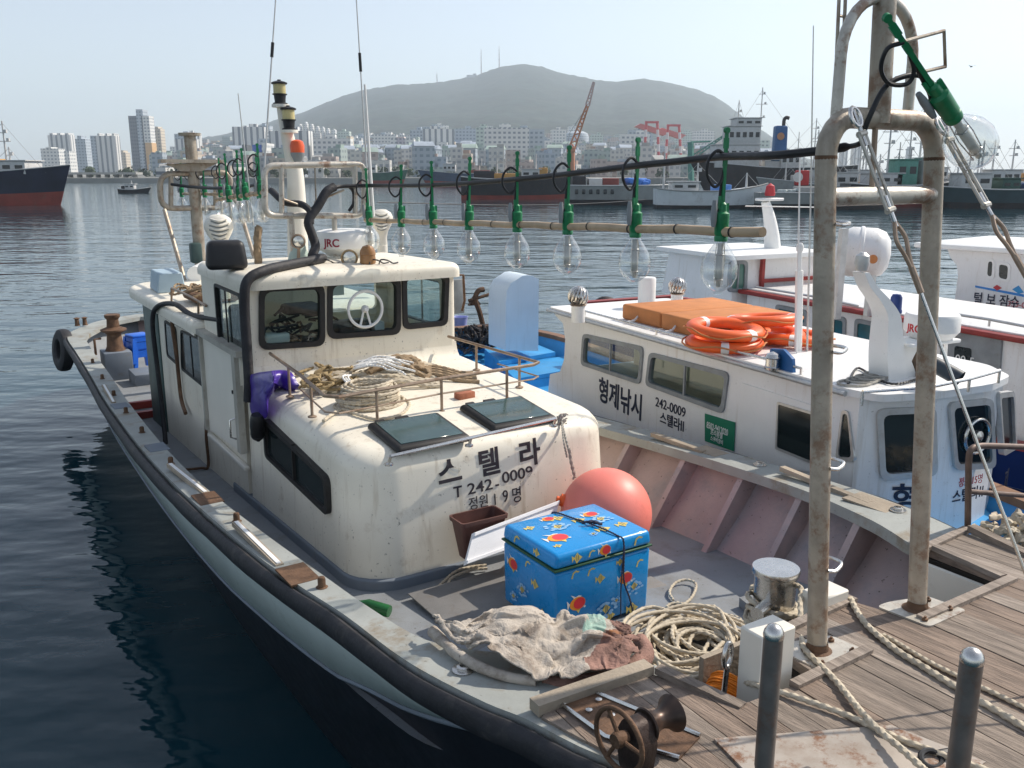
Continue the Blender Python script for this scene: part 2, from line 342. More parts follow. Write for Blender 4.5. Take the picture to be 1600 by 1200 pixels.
for nm, T, sg in (('left', GL, -1), ('right', GR, 1)):
    O, I = side(T, 0), side(T, 1); C0 = 1.1
    for p, q in zip(O, I): p.z = zgx(p); q.z = zgx(q)
    t = .075
    mb = MB(); secs = [[p + Vector((0,0,-t)), p, q, q + Vector((0,0,-t))] for p, q in zip(O, I)]
    mb.loft(secs, closed=True); mb.build('gunwale', GUNW, boat, recalc=True)
    # rubbing strip: a fat rubber hose under the plank edge
    rad = [.052*(1 + .12*NZ.noise(p*2.3)) for p in O]
    mb = MB(); mb.tube([Vector((p.x + sg*.035, p.y, p.z - .075 + .006*NZ.noise(p*3))) for p in O], rad, 12, sq=(.75, 1.2)); mb.build('rubbing_strip', RUBBER, boat)
    # strake and bottom
    def sec(p):
        dz = lerp([(-4,.18),(-.5,.2),(.24,.38),(.9,.5),(2,.53),(2.7,.56),(4.8,.52),(13,.5),(16,.45)], p.y)
        d = (Vector((C0, p.y, 0)) - Vector((p.x, p.y, 0))); hb = d.length; u_ = d.normalized() if hb > 1e-4 else Vector((0,0,0))
        a = Vector((p.x, p.y, p.z - .06)); b_ = Vector((p.x, p.y, p.z - .17)) + u_*min(.01, hb); c_ = Vector((p.x, p.y, p.z - dz)) + u_*min(.10, hb*.9)
        e = c_ + u_*min(.035, hb*.05) + Vector((0,0,-.012))
        f_ = Vector((p.x, p.y, .25)) + u_*min(hb*.42, .55); g = Vector((p.x, p.y, -.5)) + u_*hb*.55; k_ = Vector((C0, p.y, -.9))
        return a, b_, c_, e, f_, g, k_
    S = [sec(p) for p in O]
    mb = MB(); mb.loft([[s_[0], s_[1], s_[2]] for s_ in S]); o = mb.build('hull_strake', STRAKE, boat)
    o.modifiers.new('thick', 'SOLIDIFY').thickness = .03 * (1 if sg > 0 else -1)
    mb = MB(); mb.tube([s_[2] + Vector((0,0,-.005)) for s_ in S], .014, 6); mb.build('hull_chine_strip', KICK, boat)
    mb = MB(); mb.loft([[s_[2] + Vector((-sg*.012,0,.0)), s_[3], s_[4], s_[5], s_[6]] for s_ in S]); mb.build('hull_bottom', BLACKH, boat)
    # inside of the bulwark
    mb = MB(); secs = []
    for p, q in zip(O, I):
        if p.y < -.9: continue
        top = Vector((p.x - sg*.05, p.y, p.z - .06)); base = Vector((q.x - sg*(.12 if sg < 0 else .24), q.y, zd(q.y) - .02))
        secs.append([top, top.lerp(base, .5) + Vector((sg*.03,0,0)), base])
    mb.loft(secs); mb.build('bulwark', PINKW if sg > 0 else GREYDK, boat)
    if sg > 0:
        for y in (7.4, 6.5, 5.6, 4.7, 3.9, 3.15, 2.45, 1.75, 1.1, .5, -.08):
            xo = min(O, key=lambda p: abs(p.y-y)); xi = min(I, key=lambda p: abs(p.y-y)); z1 = zgx(xi) - .075; z0 = zd(y)
            mb = MB(); mb.prism([(xo.x - .05, y, z1), (xi.x + .02, y, z1), (xi.x - .34, y, z0 - .01), (xi.x - .16, y, z0 - .01)], (0, .05, 0))
            mb.build('bulwark_rib', PINKW, boat)
# deck
mb = MB(); secs = []
LI, RI = side(GL, 1), side(GR, 1)
for p, q in zip(LI, RI):
    if p.y < -.85 or p.y > 15.4: continue
    secs.append([Vector((p.x - .02, p.y, zd(p.y))), Vector((p.x*.5 + q.x*.5, p.y, zd(p.y) + .02)), Vector((q.x + .02, q.y, zd(q.y)))])
mb.loft(secs); o = mb.build('deck', GREYDK, boat)
# bow shelf under the foredeck and its bulkheads
mb = MB(); mb.hexa([(1.62,-.62,1.5),(2.46,-.62,1.5),(2.40,.28,1.5),(1.9,.28,1.5),(1.62,-.62,1.60),(2.46,-.62,1.60),(2.40,.28,1.56),(1.9,.28,1.56)]); mb.build('bow_shelf', GREYDK, boat)
mb = MB(); mb.box((2.33, -.88, 1.78), (.03, .5, .56)); mb.build('bulkhead', CREAM2, boat)
mb = MB(); mb.box((1.1, -1.22, 1.75), (2.5, .05, .6)); mb.build('bow_bulkhead', KICK, boat)
# deck hatch seam and hatch cover, its darker grey painting in shade around the cooler
mb = MB(); mb.rbox((1.0, 1.15, zd(1.1)+.024), (1.55, 1.0, .012), .004, 2, rz=0); mb.build('deck_hatch', mat('hatch_grey_with_shade', (.20,.195,.19), .75, var=.2, dirt=.5, ds=4, speck=.5, bump=.2, bs=80), boat)
# gunwale fittings
for (u, v) in ((145,567),(160,592),(178,618),(197,645),(222,676),(267,725),(370,815),(503,918)):
    q = B.Z(u, v, 1.9)
    for _ in range(12): q = B.Z(u, v, zgx(q))
    mb = MB(); mb.lathe([(.03,0),(.034,.004),(.022,.008),(.022,.05),(.017,.062),(0,.066)], q, n=12); mb.build('gunwale_peg', RUST, boat)
for (u0, v0, u1, v1) in ((233,698,258,702),(312,775,337,785),(445,892,485,905),(182,630,195,640)):
    a = B.Z((u0+u1)/2, (v0+v1)/2, 1.9)
    for _ in range(12): a = B.Z((u0+u1)/2, (v0+v1)/2, zgx(a))
    mb = MB(); mb.box((a.x + .0, a.y, a.z + .004), (.17, .26, .012), rz=.03); mb.build('wear_plate', RUST if u0 > 300 else KICK, boat)
for pts in (((262,735),(318,772)),((364,828),(432,885)),((160,608),(175,630))):
    P = []
    for (u, v) in pts:
        q = B.Z(u, v, 1.9)
        for _ in range(12): q = B.Z(u, v, zgx(q))
        P.append(q)
    mb = MB(); d = (P[1]-P[0]); m_ = (P[0]+P[1])/2
    mb.box((m_.x + .02, m_.y, m_.z + .018), (.05, d.length, .03), rz=math.atan2(-d.x, d.y)); b_ = mb.build('rail_batten', WOODL, boat)
    mb = MB(); mb.box((m_.x + .02, m_.y, m_.z + .036), (.025, d.length*.97, .004), rz=math.atan2(-d.x, d.y)); mb.build('white_strip', WHITEP, b_)
for pts in (((1020,680),(1100,702)),((1222,735),(1360,780))):
    P = []
    for (u, v) in pts:
        q = B.Z(u, v, 1.9)
        for _ in range(12): q = B.Z(u, v, zgx(q) + .03)
        P.append(q)
    d = (P[1]-P[0]); m_ = (P[0]+P[1])/2
    mb = MB(); mb.box((m_.x, m_.y, m_.z - .01), (.05, d.length, .035), rz=math.atan2(-d.x, d.y)); mb.build('rail_batten', WOODL, boat)
for (u, v, sx, sy) in ((1365,787,.2,.34),(1110,706,.16,.26)):
    q = B.Z(u, v, 1.95)
    for _ in range(12): q = B.Z(u, v, zgx(q))
    mb = MB(); mb.box((q.x, q.y, q.z+.004), (sx, sy, .012)); mb.build('wear_plate', WOODL, boat)
for (u, v) in ((724,1048),(1403,798),(1187,727)):
    q = B.Z(u, v, 2.0)
    for _ in range(12): q = B.Z(u, v, zgx(q))
    mb = MB(); mb.lathe([(.05,0),(.05,.008),(.03,.01),(.03,.022),(.016,.024),(.014,.002)], q + Vector((0,0,.001)), n=18); mb.build('fuel_filler', STEEL, boat)

# ---------------------------------------------------- house
def rblock(x0, x1, y0, y1, zb, zt, rf, ra, rt, lean=(0,0,0,0), camber=0, nv=4, seg=6):
    mb = MB(); secs = []
    H = 1.0
    lev = [(t, 0) for t in [i/nv for i in range(nv)]] + [(None, R(90*i/6)) for i in range(7)]
    def ring(ins, zfun, lt):
        a0, a1, b0, b1 = x0 + lean[0]*lt + ins, x1 - lean[1]*lt - ins, y0 + lean[2]*lt + ins, y1 - lean[3]*lt - ins
        out = []
        for cx, cy, r_, A0 in ((a1, b1, ra, 0), (a0, b1, ra, 90), (a0, b0, rf, 180), (a1, b0, rf, 270)):
            r_ = max(.004, r_ - ins*.5); sx = -1 if cx == a1 else 1; sy = -1 if cy == b1 else 1
            for i in range(seg+1):
                an = R(A0 + 90*i/seg); px_, py_ = cx + sx*r_ + r_*math.cos(an), cy + sy*r_ + r_*math.sin(an)
                out.append(Vector((px_, py_, zfun(px_, py_))))
        return out
    for t, ph in lev:
        if t is not None: secs.append(ring(0, lambda x, y: zb(y) + (zt(y) - rt - zb(y))*t, t*.9))
        else:
            ins = rt*(1 - math.cos(ph)); dz = rt*math.sin(ph)
            secs.append(ring(ins, lambda x, y: zt(y) - rt + dz, .9 + .1*math.sin(ph)))
    hx, hy = (x1-x0)/2, (y1-y0)/2
    for k in (.25, .5, .75, .92):
        base = rt + (min(hx, hy) - rt)*k
        secs.append(ring(base, lambda x, y: zt(y) + camber*(1-(1-k)**2), 1))
    mb.loft(secs, closed=True, cap=True); return mb
def win(parent, o, ux, uy, loop, fw=.04, proud=.02, fm=BLACKG, gm=GLASSD, mull=(), name='window', depth=None, slide=0):
    o, ux, uy = Vector(o), Vector(ux).normalized(), Vector(uy).normalized(); nn = ux.cross(uy).normalized(); uy = nn.cross(ux)
    inn = inset(loop, fw); mb = MB(); mb.panel(loop, [inn], o + nn*proud, ux, uy, proud + (depth if depth else .015))
    xs = [p[0] for p in inn]; ys = [p[1] for p in inn]; rot = Matrix((ux, uy, nn)).transposed().to_4x4()
    for fx in mull:
        x = min(xs) + (max(xs)-min(xs))*fx; c = o + ux*x + uy*((min(ys)+max(ys))/2) + nn*(proud*.5)
        mb.box(c, (.022, max(ys)-min(ys)+.01, proud*.9), M=rot)
    w_ = mb.build(name, fm, parent)
    mb = MB(); mb.panel(inset(loop, fw*.8), [], o + nn*(.005 if not depth else -.01), ux, uy, .003); mb.build('pane', gm, w_)
    return w_
YN, ZP, XP = (0,-1,0), (0,0,1), (1,0,0)
trunk_t = lambda y: lerp([(1.85,2.335),(2.6,2.37),(4.3,2.43)], y)
tr = rblock(0, 2.25, 1.87, 4.45, lambda y: zd(y) - .06, trunk_t, .34, .06, .15, lean=(.02,.02,.10,0), camber=.03).build('forward_cabin', CREAM, boat)
kb = rblock(-.022, 2.272, 1.845, 5.0, lambda y: zd(y) - .05, lambda y: zd(y) + .085, .35, .05, .012).build('cabin_kickboard', KICK, boat)
mb = MB(); mb.box((.02, 6.9, 0), (.03, 4.0, .14)); 
for v in mb.v: v.z += zd(v.y) + .03
mb.build('cabin_kickboard', KICK, boat)
# forward cabin side window
win(boat, (.002, 0, 0), YN, ZP, rpoly([(-3.86,1.86),(-2.42,1.80),(-2.43,2.09),(-3.84,2.21)], .07), .045, .03, mull=(.5,))
# roof hatches
for c, hw, hh in (((.62, 2.22), .30, .27), ((1.43, 2.30), .30, .27)):
    z = trunk_t(c[1]) + .012; tilt = Matrix.Rotation(R(7), 4, 'X')
    mb = MB(); mb.rbox((c[0], c[1], z + .02), (hw*2, hh*2, .05), .022, 2, M=tilt, taper=(.93,.93))
    mb.box((c[0], c[1] + hh + .005, z + .05), (.10, .05, .03), M=tilt); mb.box((c[0] - hw*.6, c[1]+hh, z+.05), (.07,.05,.03), M=tilt)
    h_ = mb.build('roof_hatch', BLACKG, boat)
    mb = MB(); mb.rbox((c[0], c[1], z + .047), (hw*2 - .11, hh*2 - .11, .008), .003, 1, M=tilt); mb.build('pane', HGLASS, h_)
# grab bar across the front
bar = [B.Z(610, 713, 2.36) , B.Z(736, 684, 2.385), B.Z(868, 654, 2.40)]
mb = MB(); mb.tube(bar, .013, 8)
for p in bar: mb.tube([p, p + Vector((0, .03, -.07))], .011, 8); mb.lathe([(.03,-.008),(.03,.004),(.014,.01)], p + Vector((0,.03,-.062)), n=10)
mb.build('grab_bar', STEEL, boat)
# rail round the cabin top
rt_ = 2.66
rail = [Vector((.17, 4.16, 2.68)), Vector((.13, 3.3, rt_)), Vector((.07, 2.62, rt_ - .02)), Vector((.14, 2.53, rt_-.02)), Vector((1.02, 2.62, rt_ - .01)), Vector((1.88, 2.62, rt_)), Vector((1.97, 2.68, rt_)), Vector((1.95, 3.3, rt_)), Vector((1.92, 4.16, 2.66))]
rl = MB().tube(rail, .014, 8).tube([p + Vector((0, 0, -.12)) for p in rail[1:-1]], .007, 6).build('cabin_rail', RAILB, boat)
for p in (Vector((.14,3.6,rt_)), Vector((.10,2.98,rt_)), Vector((.45,2.565,rt_)), Vector((1.02,2.62,rt_)), Vector((1.62,2.62,rt_)), Vector((1.955,2.95,rt_)), Vector((1.935,3.65,rt_))):
    zb_ = trunk_t(p.y) + .01
    mb = MB(); mb.tube([p, Vector((p.x, p.y, zb_))], .012, 8); mb.lathe([(.035,0),(.035,.008),(.016,.016)], (p.x, p.y, zb_), n=10); mb.build('stanchion', RAILB, rl)

# wheelhouse
wy0, wy1, wx0, wx1, wzb, wzt = 4.2, 5.72, .0, 2.03, 2.30, 3.25
def L_(pts, r=.085): return rpoly(pts, r)
def fy(u, v): q = B.Y(u, v, wy0); return (q.x, q.z)
fw_ = [L_([fy(404,547), fy(507,540), fy(506,443), fy(404,448)]), L_([fy(511,530), fy(625,522), fy(625,432), fy(511,438)]), L_([fy(629,515), fy(698,508), fy(701,426), fy(627,427)], .07)]
fw_[2] = [(min(x, 1.985), z) for x, z in fw_[2]]
hole = [inset(l, .03) for l in fw_]
mb = MB(); mb.panel([(wx0+.05, wzb), (wx1-.05, wzb), (wx1-.05, wzt), (wx0+.05, wzt)], hole, (0, wy0, 0), XP, ZP, .05)
# side walls, back wall
lwin = rpoly([(-5.17,2.66),(-4.33,2.58),(-4.33,3.19),(-5.17,3.20)], .05)
mb.panel([(-wy1+.05, wzb-.3), (-wy0-.05, wzb), (-wy0-.05, wzt), (-wy1+.05, wzt)], [inset(lwin, .02)], (wx0, 0, 0), YN, ZP, .05)
rwin = rpoly([(4.42,2.68),(5.45,2.68),(5.45,3.18),(4.42,3.18)], .05)
mb.panel([(wy0+.05, wzb), (wy1-.05, wzb), (wy1-.05, wzt), (wy0+.05, wzt)], [inset(rwin, .02)], (wx1, 0, 0), (0,1,0), ZP, .05)
bhole = [rrect(.12, 2.45, .52, 3.18, .04)[::-1], rrect(1.25, 2.75, 1.85, 3.15, .06)]
mb.panel([(wx0+.05, wzb), (wx1-.05, wzb), (wx1-.05, wzt), (wx0+.05, wzt)], bhole, (0, wy1-.05, 0), XP, ZP, .05)
for cx, cy, a0 in ((wx0+.05, wy0+.05, 180), (wx1-.05, wy0+.05, 270), (wx1-.05, wy1-.05, 0), (wx0+.05, wy1-.05, 90)):   # rounded corner posts
    arc = [(cx + .05*math.cos(R(a0+15*i)), cy + .05*math.sin(R(a0+15*i))) for i in range(7)]
    mb.prism([Vector((x, y, wzb)) for x, y in arc + [(cx, cy)]], (0, 0, wzt - wzb))
# curved skirt where the wheelhouse front runs into the cabin top
secs = []
for i in range(13):
    x = wx0 + .0 + (wx1 - wx0)*i/12; zt_ = 2.60; row = []
    for j in range(9):
        a = R(90*j/8); row.append(Vector((x, wy0 + .004 - .20*(1-math.cos(a)) - (.03 if j == 0 else 0)*0, zt_ - .19*math.sin(a)*(1) )))
    secs.append(row)
mb.loft([list(r_) for r_ in zip(*secs)][::-1])
wh = mb.build('wheelhouse', CREAM, boat, ang=45)
rf = rblock(-.02, 2.06, 4.10, 5.80, lambda y: 3.235, lambda y: 3.37 - .012*(y-4.2), .10, .10, .075, camber=.03, nv=2).build('wheelhouse_roof', CREAM, boat)
for l in fw_: win(boat, (0, wy0, 0), XP, ZP, l, .047, .025, gm=GLASSC, depth=.04)
win(boat, (wx0, 0, 0), YN, ZP, lwin, .03, .012, gm=GLASSC, depth=.04, mull=(.42,))
win(boat, (wx1, 0, 0), (0,1,0), ZP, rwin, .035, .012, gm=GLASSC, depth=.04, mull=(.5,))
# clear-view screen on the middle window
c = B.Y(571, 483, wy0 - .03); ring = [(c.x + .165*math.cos(R(i*10)), c.y, c.z + .165*math.sin(R(i*10))) for i in range(36)]
cv = MB().tube(ring, .014, 8, closed=True).build('clear_view_screen', WHITEP, boat)
mb = MB(); mb.lathe([(.035,-.02),(.035,.0),(.02,.03)], c, ax=(0,-1,0), n=14); mb.tube([c + Vector((-.01,.012,0)), c + Vector((-.05,.012,-.15))], .011, 6); mb.tube([c + Vector((.01,.012,0)), c + Vector((.05,.012,-.15))], .011, 6); mb.build('hub', WHITEP, cv)
# inside the wheelhouse
BEIGE = mat('beige_interior', (.60,.52,.40), .7, var=.06)
mb = MB(); mb.box((1.0, 4.95, 2.34), (1.9, 1.4, .05)); mb.build('wheelhouse_floor', BEIGE, boat)
mb = MB(); mb.hexa([(.08,4.28,2.36),(1.95,4.28,2.36),(1.95,4.72,2.36),(.08,4.72,2.36),(.08,4.28,2.66),(1.95,4.28,2.66),(1.95,4.6,2.72),(.08,4.6,2.72)]); mb.build('dashboard', mat('brown_dashboard', (.10,.075,.055), .6, var=.3), boat)
mb = MB(); mb.rbox((1.05, 4.45, 2.79), (.34, .2, .14), .03); mb.build('instrument_box', BLACK, boat)
mb = MB(); mb.rbox((1.30, 4.42, 2.76), (.1, .1, .14), .01); mb.build('cup_box', PALEB, boat)
mb = MB(); mb.rbox((.88, 4.33, 3.16), (.12, .01, .09), .003, 1); mb.build('paper_note', WHITEP, boat)
random.seed(4)
mb = MB()
for k in range(26):
    a = Vector((.52 + random.uniform(-.2,.26), 4.5 + random.uniform(-.06,.1), 2.80 + random.uniform(-.06,.16)))
    mb.tube(cr([a, a + Vector((random.uniform(-.15,.15), random.uniform(-.03,.03), random.uniform(-.08,.08))), a + Vector((random.uniform(-.2,.2), 0, random.uniform(-.12,.04)))], 4), .012, 5)
mb.build('cable_bundle', BLACK, boat)
mb = MB(); mb.rbox((.60, 4.56, 2.99), (.34,.2,.1), .045, 3); mb.build('dark_hat', RUBBER, boat)
mb = MB(); mb.rbox((.33, 4.45, 2.76), (.2,.15,.09), .02, 2); mb.build('chart_bag', WHITEP, boat)
mb = MB(); mb.rbox((.22, 4.98, 2.80), (.28,.3,.40), .05, 3); mb.build('seat_back', BLACK, boat)

# aft house
ah = MB()
ah.hexa([(.0,5.7,.9),(2.15,5.7,.9),(2.1,8.7,.85),(.0,8.7,.85),(.0,5.7,2.66),(2.15,5.7,2.66),(2.1,8.7,2.62),(.0,8.7,2.62)])
ah.hexa([(.0,4.5,1.1),(2.2,4.5,1.1),(2.15,5.7,1.0),(.0,5.7,1.0),(.0,4.5,2.34),(2.2,4.5,2.34),(2.15,5.7,2.3),(.0,5.7,2.3)])
ah.build('aft_house', CREAM, boat)
rblock(-.1, 2.3, 5.74, 9.9, lambda y: 2.63 - .004*(y-5.7), lambda y: 2.76 - .004*(y-5.7), .12, .8, .06, camber=.03, nv=2).build('aft_house_roof', CREAM, boat)
win(boat, (-.002,0,0), YN, ZP, rpoly([(-7.58,2.09),(-6.98,2.07),(-6.98,2.52),(-7.55,2.53)], .06), .03, .012)
win(boat, (-.002,0,0), YN, ZP, rpoly([(-6.86,2.06),(-5.86,2.05),(-5.76,2.58),(-6.74,2.53)], .06), .03, .012, mull=(.5,))
hr = [Vector((-.05, 7.85, 2.60)), Vector((-.06, 6.8, 2.61)), Vector((-.05, 5.88, 2.60))]
mb = MB(); mb.tube(hr, .015, 8)
for p in hr: mb.tube([p, p + Vector((.05,0,0))], .01, 6)
mb.build('hand_rail', STEEL, boat)
# side door, a framed slab standing proud, slightly ajar
DOORM = CREAM2
dm = MB(); dm.panel([(-5.70,1.66),(-4.55,1.72),(-4.36,2.60),(-4.36,2.66),(-5.70,2.62)], [], (-.035,0,0), YN, ZP, .035); dr = dm.build('side_door', DOORM, boat)
EDG = mat('door_edge_grey', (.42,.40,.35), .55, var=.2, dirt=.4, ds=8)
mb = MB(); mb.box((-.03,5.02,2.665), (.10,1.40,.055)); mb.box((-.045,4.46,2.2), (.06,.10,.92)); mb.box((-.045,5.68,2.14), (.05,.05,.96)); mb.build('door_frame', EDG, dr)
mb = MB(); mb.tube([(-.04,4.64,2.02),(-.085,4.66,2.0),(-.085,4.66,1.84),(-.04,4.64,1.82)], .010, 6); mb.build('handle', STEEL, dr)
mb = MB(); mb.lathe([(.018,0),(.018,.012),(0,.014)], (-.036,4.66,2.26), ax=(-1,0,0), n=10); mb.build('lock', BLACK, dr)
mb = MB(); mb.rbox((-.03, 5.05, 1.60), (.05, 1.3, .04), .01, 2); mb.build('door_sill', DOORM, dr)
# brown strips and pipes on the side
mb = MB(); mb.tube(cr([(-.03,6.95,2.68),(-.05,6.93,2.55),(-.04,6.9,2.2),(-.04,6.86,1.75),(-.06,6.6,1.62)], 5), .022, 8); mb.build('drain_pipe', RUST, boat)
mb = MB(); mb.tube(cr([(-.02,5.85,1.75),(-.03,5.86,1.5),(-.03,5.87,zd(5.9)+.05),(-.1,5.9,zd(5.9)+.03),(-.3,5.95,zd(5.9)+.03),(-.46,6.0,zd(6)+.03)], 5), .016, 6); mb.build('drain_pipe', RUST, boat)
mb = MB(); mb.tube(cr([B.X(345,500,.02),B.X(300,492,.0),B.X(272,475,-.06),(-.12,7.3,2.72),(-.15,7.5,2.5),(-.13,7.55,1.9),(-.12,7.55,1.4),(-.2,7.2,1.0),(-.38,7.0,zd(7)+.05),(-.46,7.4,zd(7)+.04)], 7), .028, 8); mb.build('black_hose', RUBBER, boat)
# dark green cabinet at the aft end of the house
GREENC = mat('dark_green_cabinet', (.05,.09,.085), .5, var=.2, dirt=.3, ds=6)
mb = MB(); mb.rbox((.16, 8.35, 1.72), (.36, .85, 1.75), .02, 2); mb.build('locker', GREENC, boat)
# aft deck: raised step with red edge, grey winch box with rusty capstan
mb = MB(); mb.box((.55, 9.6, zd(9.6)+.06), (1.9, .08, .10)); mb.build('deck_step', REDT, boat)
mb = MB(); mb.box((.55, 8.95, zd(9)+.05), (1.6, .08, .10)); mb.build('deck_step', REDT, boat)
cq = B.Z(175, 592, .93)
mb = MB(); mb.rbox((cq.x + .12, cq.y + .15, 1.12), (.42, .5, .50), .02, 2); wb = mb.build('capstan_box', KICK, boat)
mb = MB(); mb.lathe([(.16,0),(.13,.08),(.11,.28),(.13,.3),(.2,.34),(.2,.36),(.10,.40),(.09,.52),(.12,.56),(.12,.6),(0,.6)], (cq.x + .12, cq.y + .15, 1.36), n=18); mb.build('capstan', RUST, wb)
mb = MB(); mb.tube([(cq.x-.1, cq.y+.05, 1.6), (cq.x-.2, cq.y-.0, 1.6), (cq.x-.2, cq.y-.0, 1.35)], .02, 8); mb.build('crank', RUST, wb)
mb = MB(); mb.tube(cr([B.Z(135,518,1.2), B.Z(145,515,1.35), B.Z(160,514,1.25)], 6), .03, 8); mb.build('fairlead', RUST, boat)
for (u, v) in ((121,503),(133,502)):
    q = B.Z(u, v+6, 1.45); mb = MB(); mb.lathe([(.05,0),(.04,.03),(.035,.12),(.06,.14),(0,.16)], q, n=10); mb.build('mooring_bitt', RUST, boat)
mb = MB(); mb.rbox(B.Z(232,588,1.02), (.5,.6,.2), .02, 2); mb.build('deck_box', KICK, boat)
# painted name and numbers on the rounded front
def fr(u, v, y=1.905): q = B.Y(u, v, y); return q
bpy.context.view_layer.update()
def skin(o, u, v, lift=.003):       # where the ray of the photograph meets a part of the boat
    e = B.loc(EYE); q = B.loc(EYE + ray(u, v)) - e
    ok, p, n_, _ = o.ray_cast(e, q.normalized()); return (p + n_*lift, n_) if ok else (None, None)
def fr_text(body, u, v, h, bold=0, sx=1, tilt=0, m=LETTER):
    q, n_ = skin(tr, u, v); ux = Vector((math.cos(tilt), 0, math.sin(tilt))); ux = (ux - n_*ux.dot(n_)).normalized()
    return text(body, h, basis(q, ux, n_.cross(ux)), m, 'lettering', boat, .003, bold, sx)
fr_text('스', 686, 758, .215, .025, 1.0, .03); fr_text('텔', 750, 742, .215, .022, 1.0, .03); fr_text('라', 813, 727, .215, .025, 1.0, .03)
fr_text('T', 709, 778, .115, .015, 1.0); fr_text('242', 731, 773, .115, .008, 1.25, .02); fr_text('-', 774, 764, .12, .01); fr_text('0009', 785, 755, .115, .01, 1.2, .03)
fr_text('정원', 733, 796, .105, .0, .9); fr_text('1', 773, 789, .12, .0, .8, 0); fr_text('9', 786, 785, .13, .0, .8); fr_text('명', 801, 784, .13, .002, .8)
# ============================================================ foredeck, gate, winch, masts, lamps
def zf(y): return zg(y) + .015
def pix(q):                          # photograph position of a boat-frame point
    P = B.wor(q) - EYE; c, s_ = math.cos(PITCH), math.sin(PITCH)
    d = P.y*c - P.z*s_; return 800 + FPX*P.x/d, 600 - FPX*(P.y*s_ + P.z*c)/d
def along(a, b, u):                  # point of segment a-b that shows at column u
    lo, hi = -.2, 1.2
    f = lambda t: pix(a.lerp(b, t))[0] - u
    for _ in range(50):
        m_ = (lo+hi)/2
        if f(lo)*f(m_) <= 0: hi = m_
        else: lo = m_
    return a.lerp(b, (lo+hi)/2)
W2 = mat('weathered_deck_plank_pale', (.33,.275,.23), .8, var=.35, vs=1.6, stretch=(15,1.0,15), dirt=.55, dcol=(.13,.1,.08), ds=2.2, dth=.5, bump=.9, bs=9)
W3 = mat('weathered_deck_plank_brown', (.24,.18,.14), .8, var=.4, vs=1.4, stretch=(13,1.2,13), dirt=.6, dcol=(.08,.06,.05), ds=2.4, dth=.5, bump=.9, bs=9)
def planking():
    P = [(-.37,-.79),(-.16,-.67),(.20,-.74),(.30,-1.18),(.62,-1.20),(.76,-1.16),(.82,-.86),(1.24,-.84),(1.49,-.81),(1.55,-1.12),(2.34,-1.12),(2.42,-.62),(2.84,-.60),
         (2.66,-1.17),(2.27,-2.1),(1.7,-3.2),(1.1,-4.0),(.55,-3.2),(.03,-2.1),(-.30,-1.17)]
    bm = bmesh.new(); bm.faces.new([bm.verts.new((x, y, 0)) for x, y in P]); t = R(-6.5); no = Vector((math.cos(t), math.sin(t), 0))
    random.seed(3)
    for k in range(-8, 34):
        bmesh.ops.bisect_plane(bm, geom=bm.verts[:]+bm.edges[:]+bm.faces[:], dist=1e-5, plane_co=no*(k*.118 + .03), plane_no=no)
    for k, y in enumerate((-1.62,-1.9,-2.3)):   # butt joints
        pass
    bmesh.ops.inset_individual(bm, faces=bm.faces[:], thickness=.0035)
    mb = MB()
    for f in bm.faces:
        c = f.calc_center_median()
        if f.calc_area() < .002: continue
        if len(f.verts) == 4 and min((f.verts[i].co - f.verts[i-1].co).length for i in range(4)) < .006: continue
        j = random.uniform(-.003, .003); mb.prism([Vector((v.co.x, v.co.y, zf(v.co.y) + j)) for v in f.verts], (0,0,-.045), mi=random.choice((0,0,1,2)))
    bm.free(); mb.build('foredeck_planking', [WOOD, W2, W3], boat, ang=20)
    mb = MB(); mb.prism([Vector((x, y, zf(y) - .05)) for x, y in P], (0,0,-.03)); mb.build('foredeck_base', WOODD, boat)
    def trim(a, b, w_=.05, h=.03, m_=W2, z=0):
        a, b = Vector(a), Vector(b); d = b - a; c = (a+b)/2
        mb = MB(); mb.box((c.x, c.y, zf(c.y) + h/2 - .008 + z), (w_, d.length, h), rz=math.atan2(-d.x, d.y)); mb.build('trim_board', m_, boat)
    trim((.60,-1.215), (1.10,-1.20)); trim((1.56,-1.15), (2.36,-1.145)); trim((2.30,-.63), (2.88,-.585)); trim((-.37,-.745), (.21,-.765), .07, .05, WOODL); trim((.80,-.86), (1.50,-.82))
    trim((.23,-.80), (.32,-1.2), .05, .03, WOOD); trim((2.37,-1.09), (2.43,-.66), .05)
    trim((2.86,-.62), (2.70,-1.17), .06, .04, WOOD)
planking()
# side faces of the well and the white mooring bitts
mb = MB(); mb.rbox((.60, -1.06, 1.92), (.20, .13, .86), .008, 1); mb.build('mooring_bitt', CREAM2, boat)
mb = MB(); mb.rbox((1.36, -.76, 1.83), (.20, .13, .72), .008, 1); mb.build('mooring_bitt', CREAM2, boat)
mb = MB(); mb.box((1.0, -.74, 1.85), (.9, .03, .42)); mb.build('well_side', WOODL, boat)
# stainless bollard with its cross bar
bx, by = 1.27, -.52
mb = MB(); mb.lathe([(.105,1.45),(.105,2.20),(.118,2.205),(.122,2.225),(.118,2.238),(0,2.240)], (bx, by, 0), n=32)
bl = mb.build('bollard', STEEL, boat)
mb = MB(); mb.tube([(bx-.20, by-.07, 2.06), (bx+.20, by+.07, 2.06)], .035, 16); mb.build('cross_bar', STEEL, bl)
mb = MB(); mb.lathe([(.118,1.45),(.118,1.90),(.108,1.92)], (bx, by, 0), n=28, cap=False); mb.build('bollard_sleeve', mat('brass_brown_sleeve', (.36,.22,.1), .45, metal=.4, var=.3, vs=10, dirt=.4, ds=8), bl)

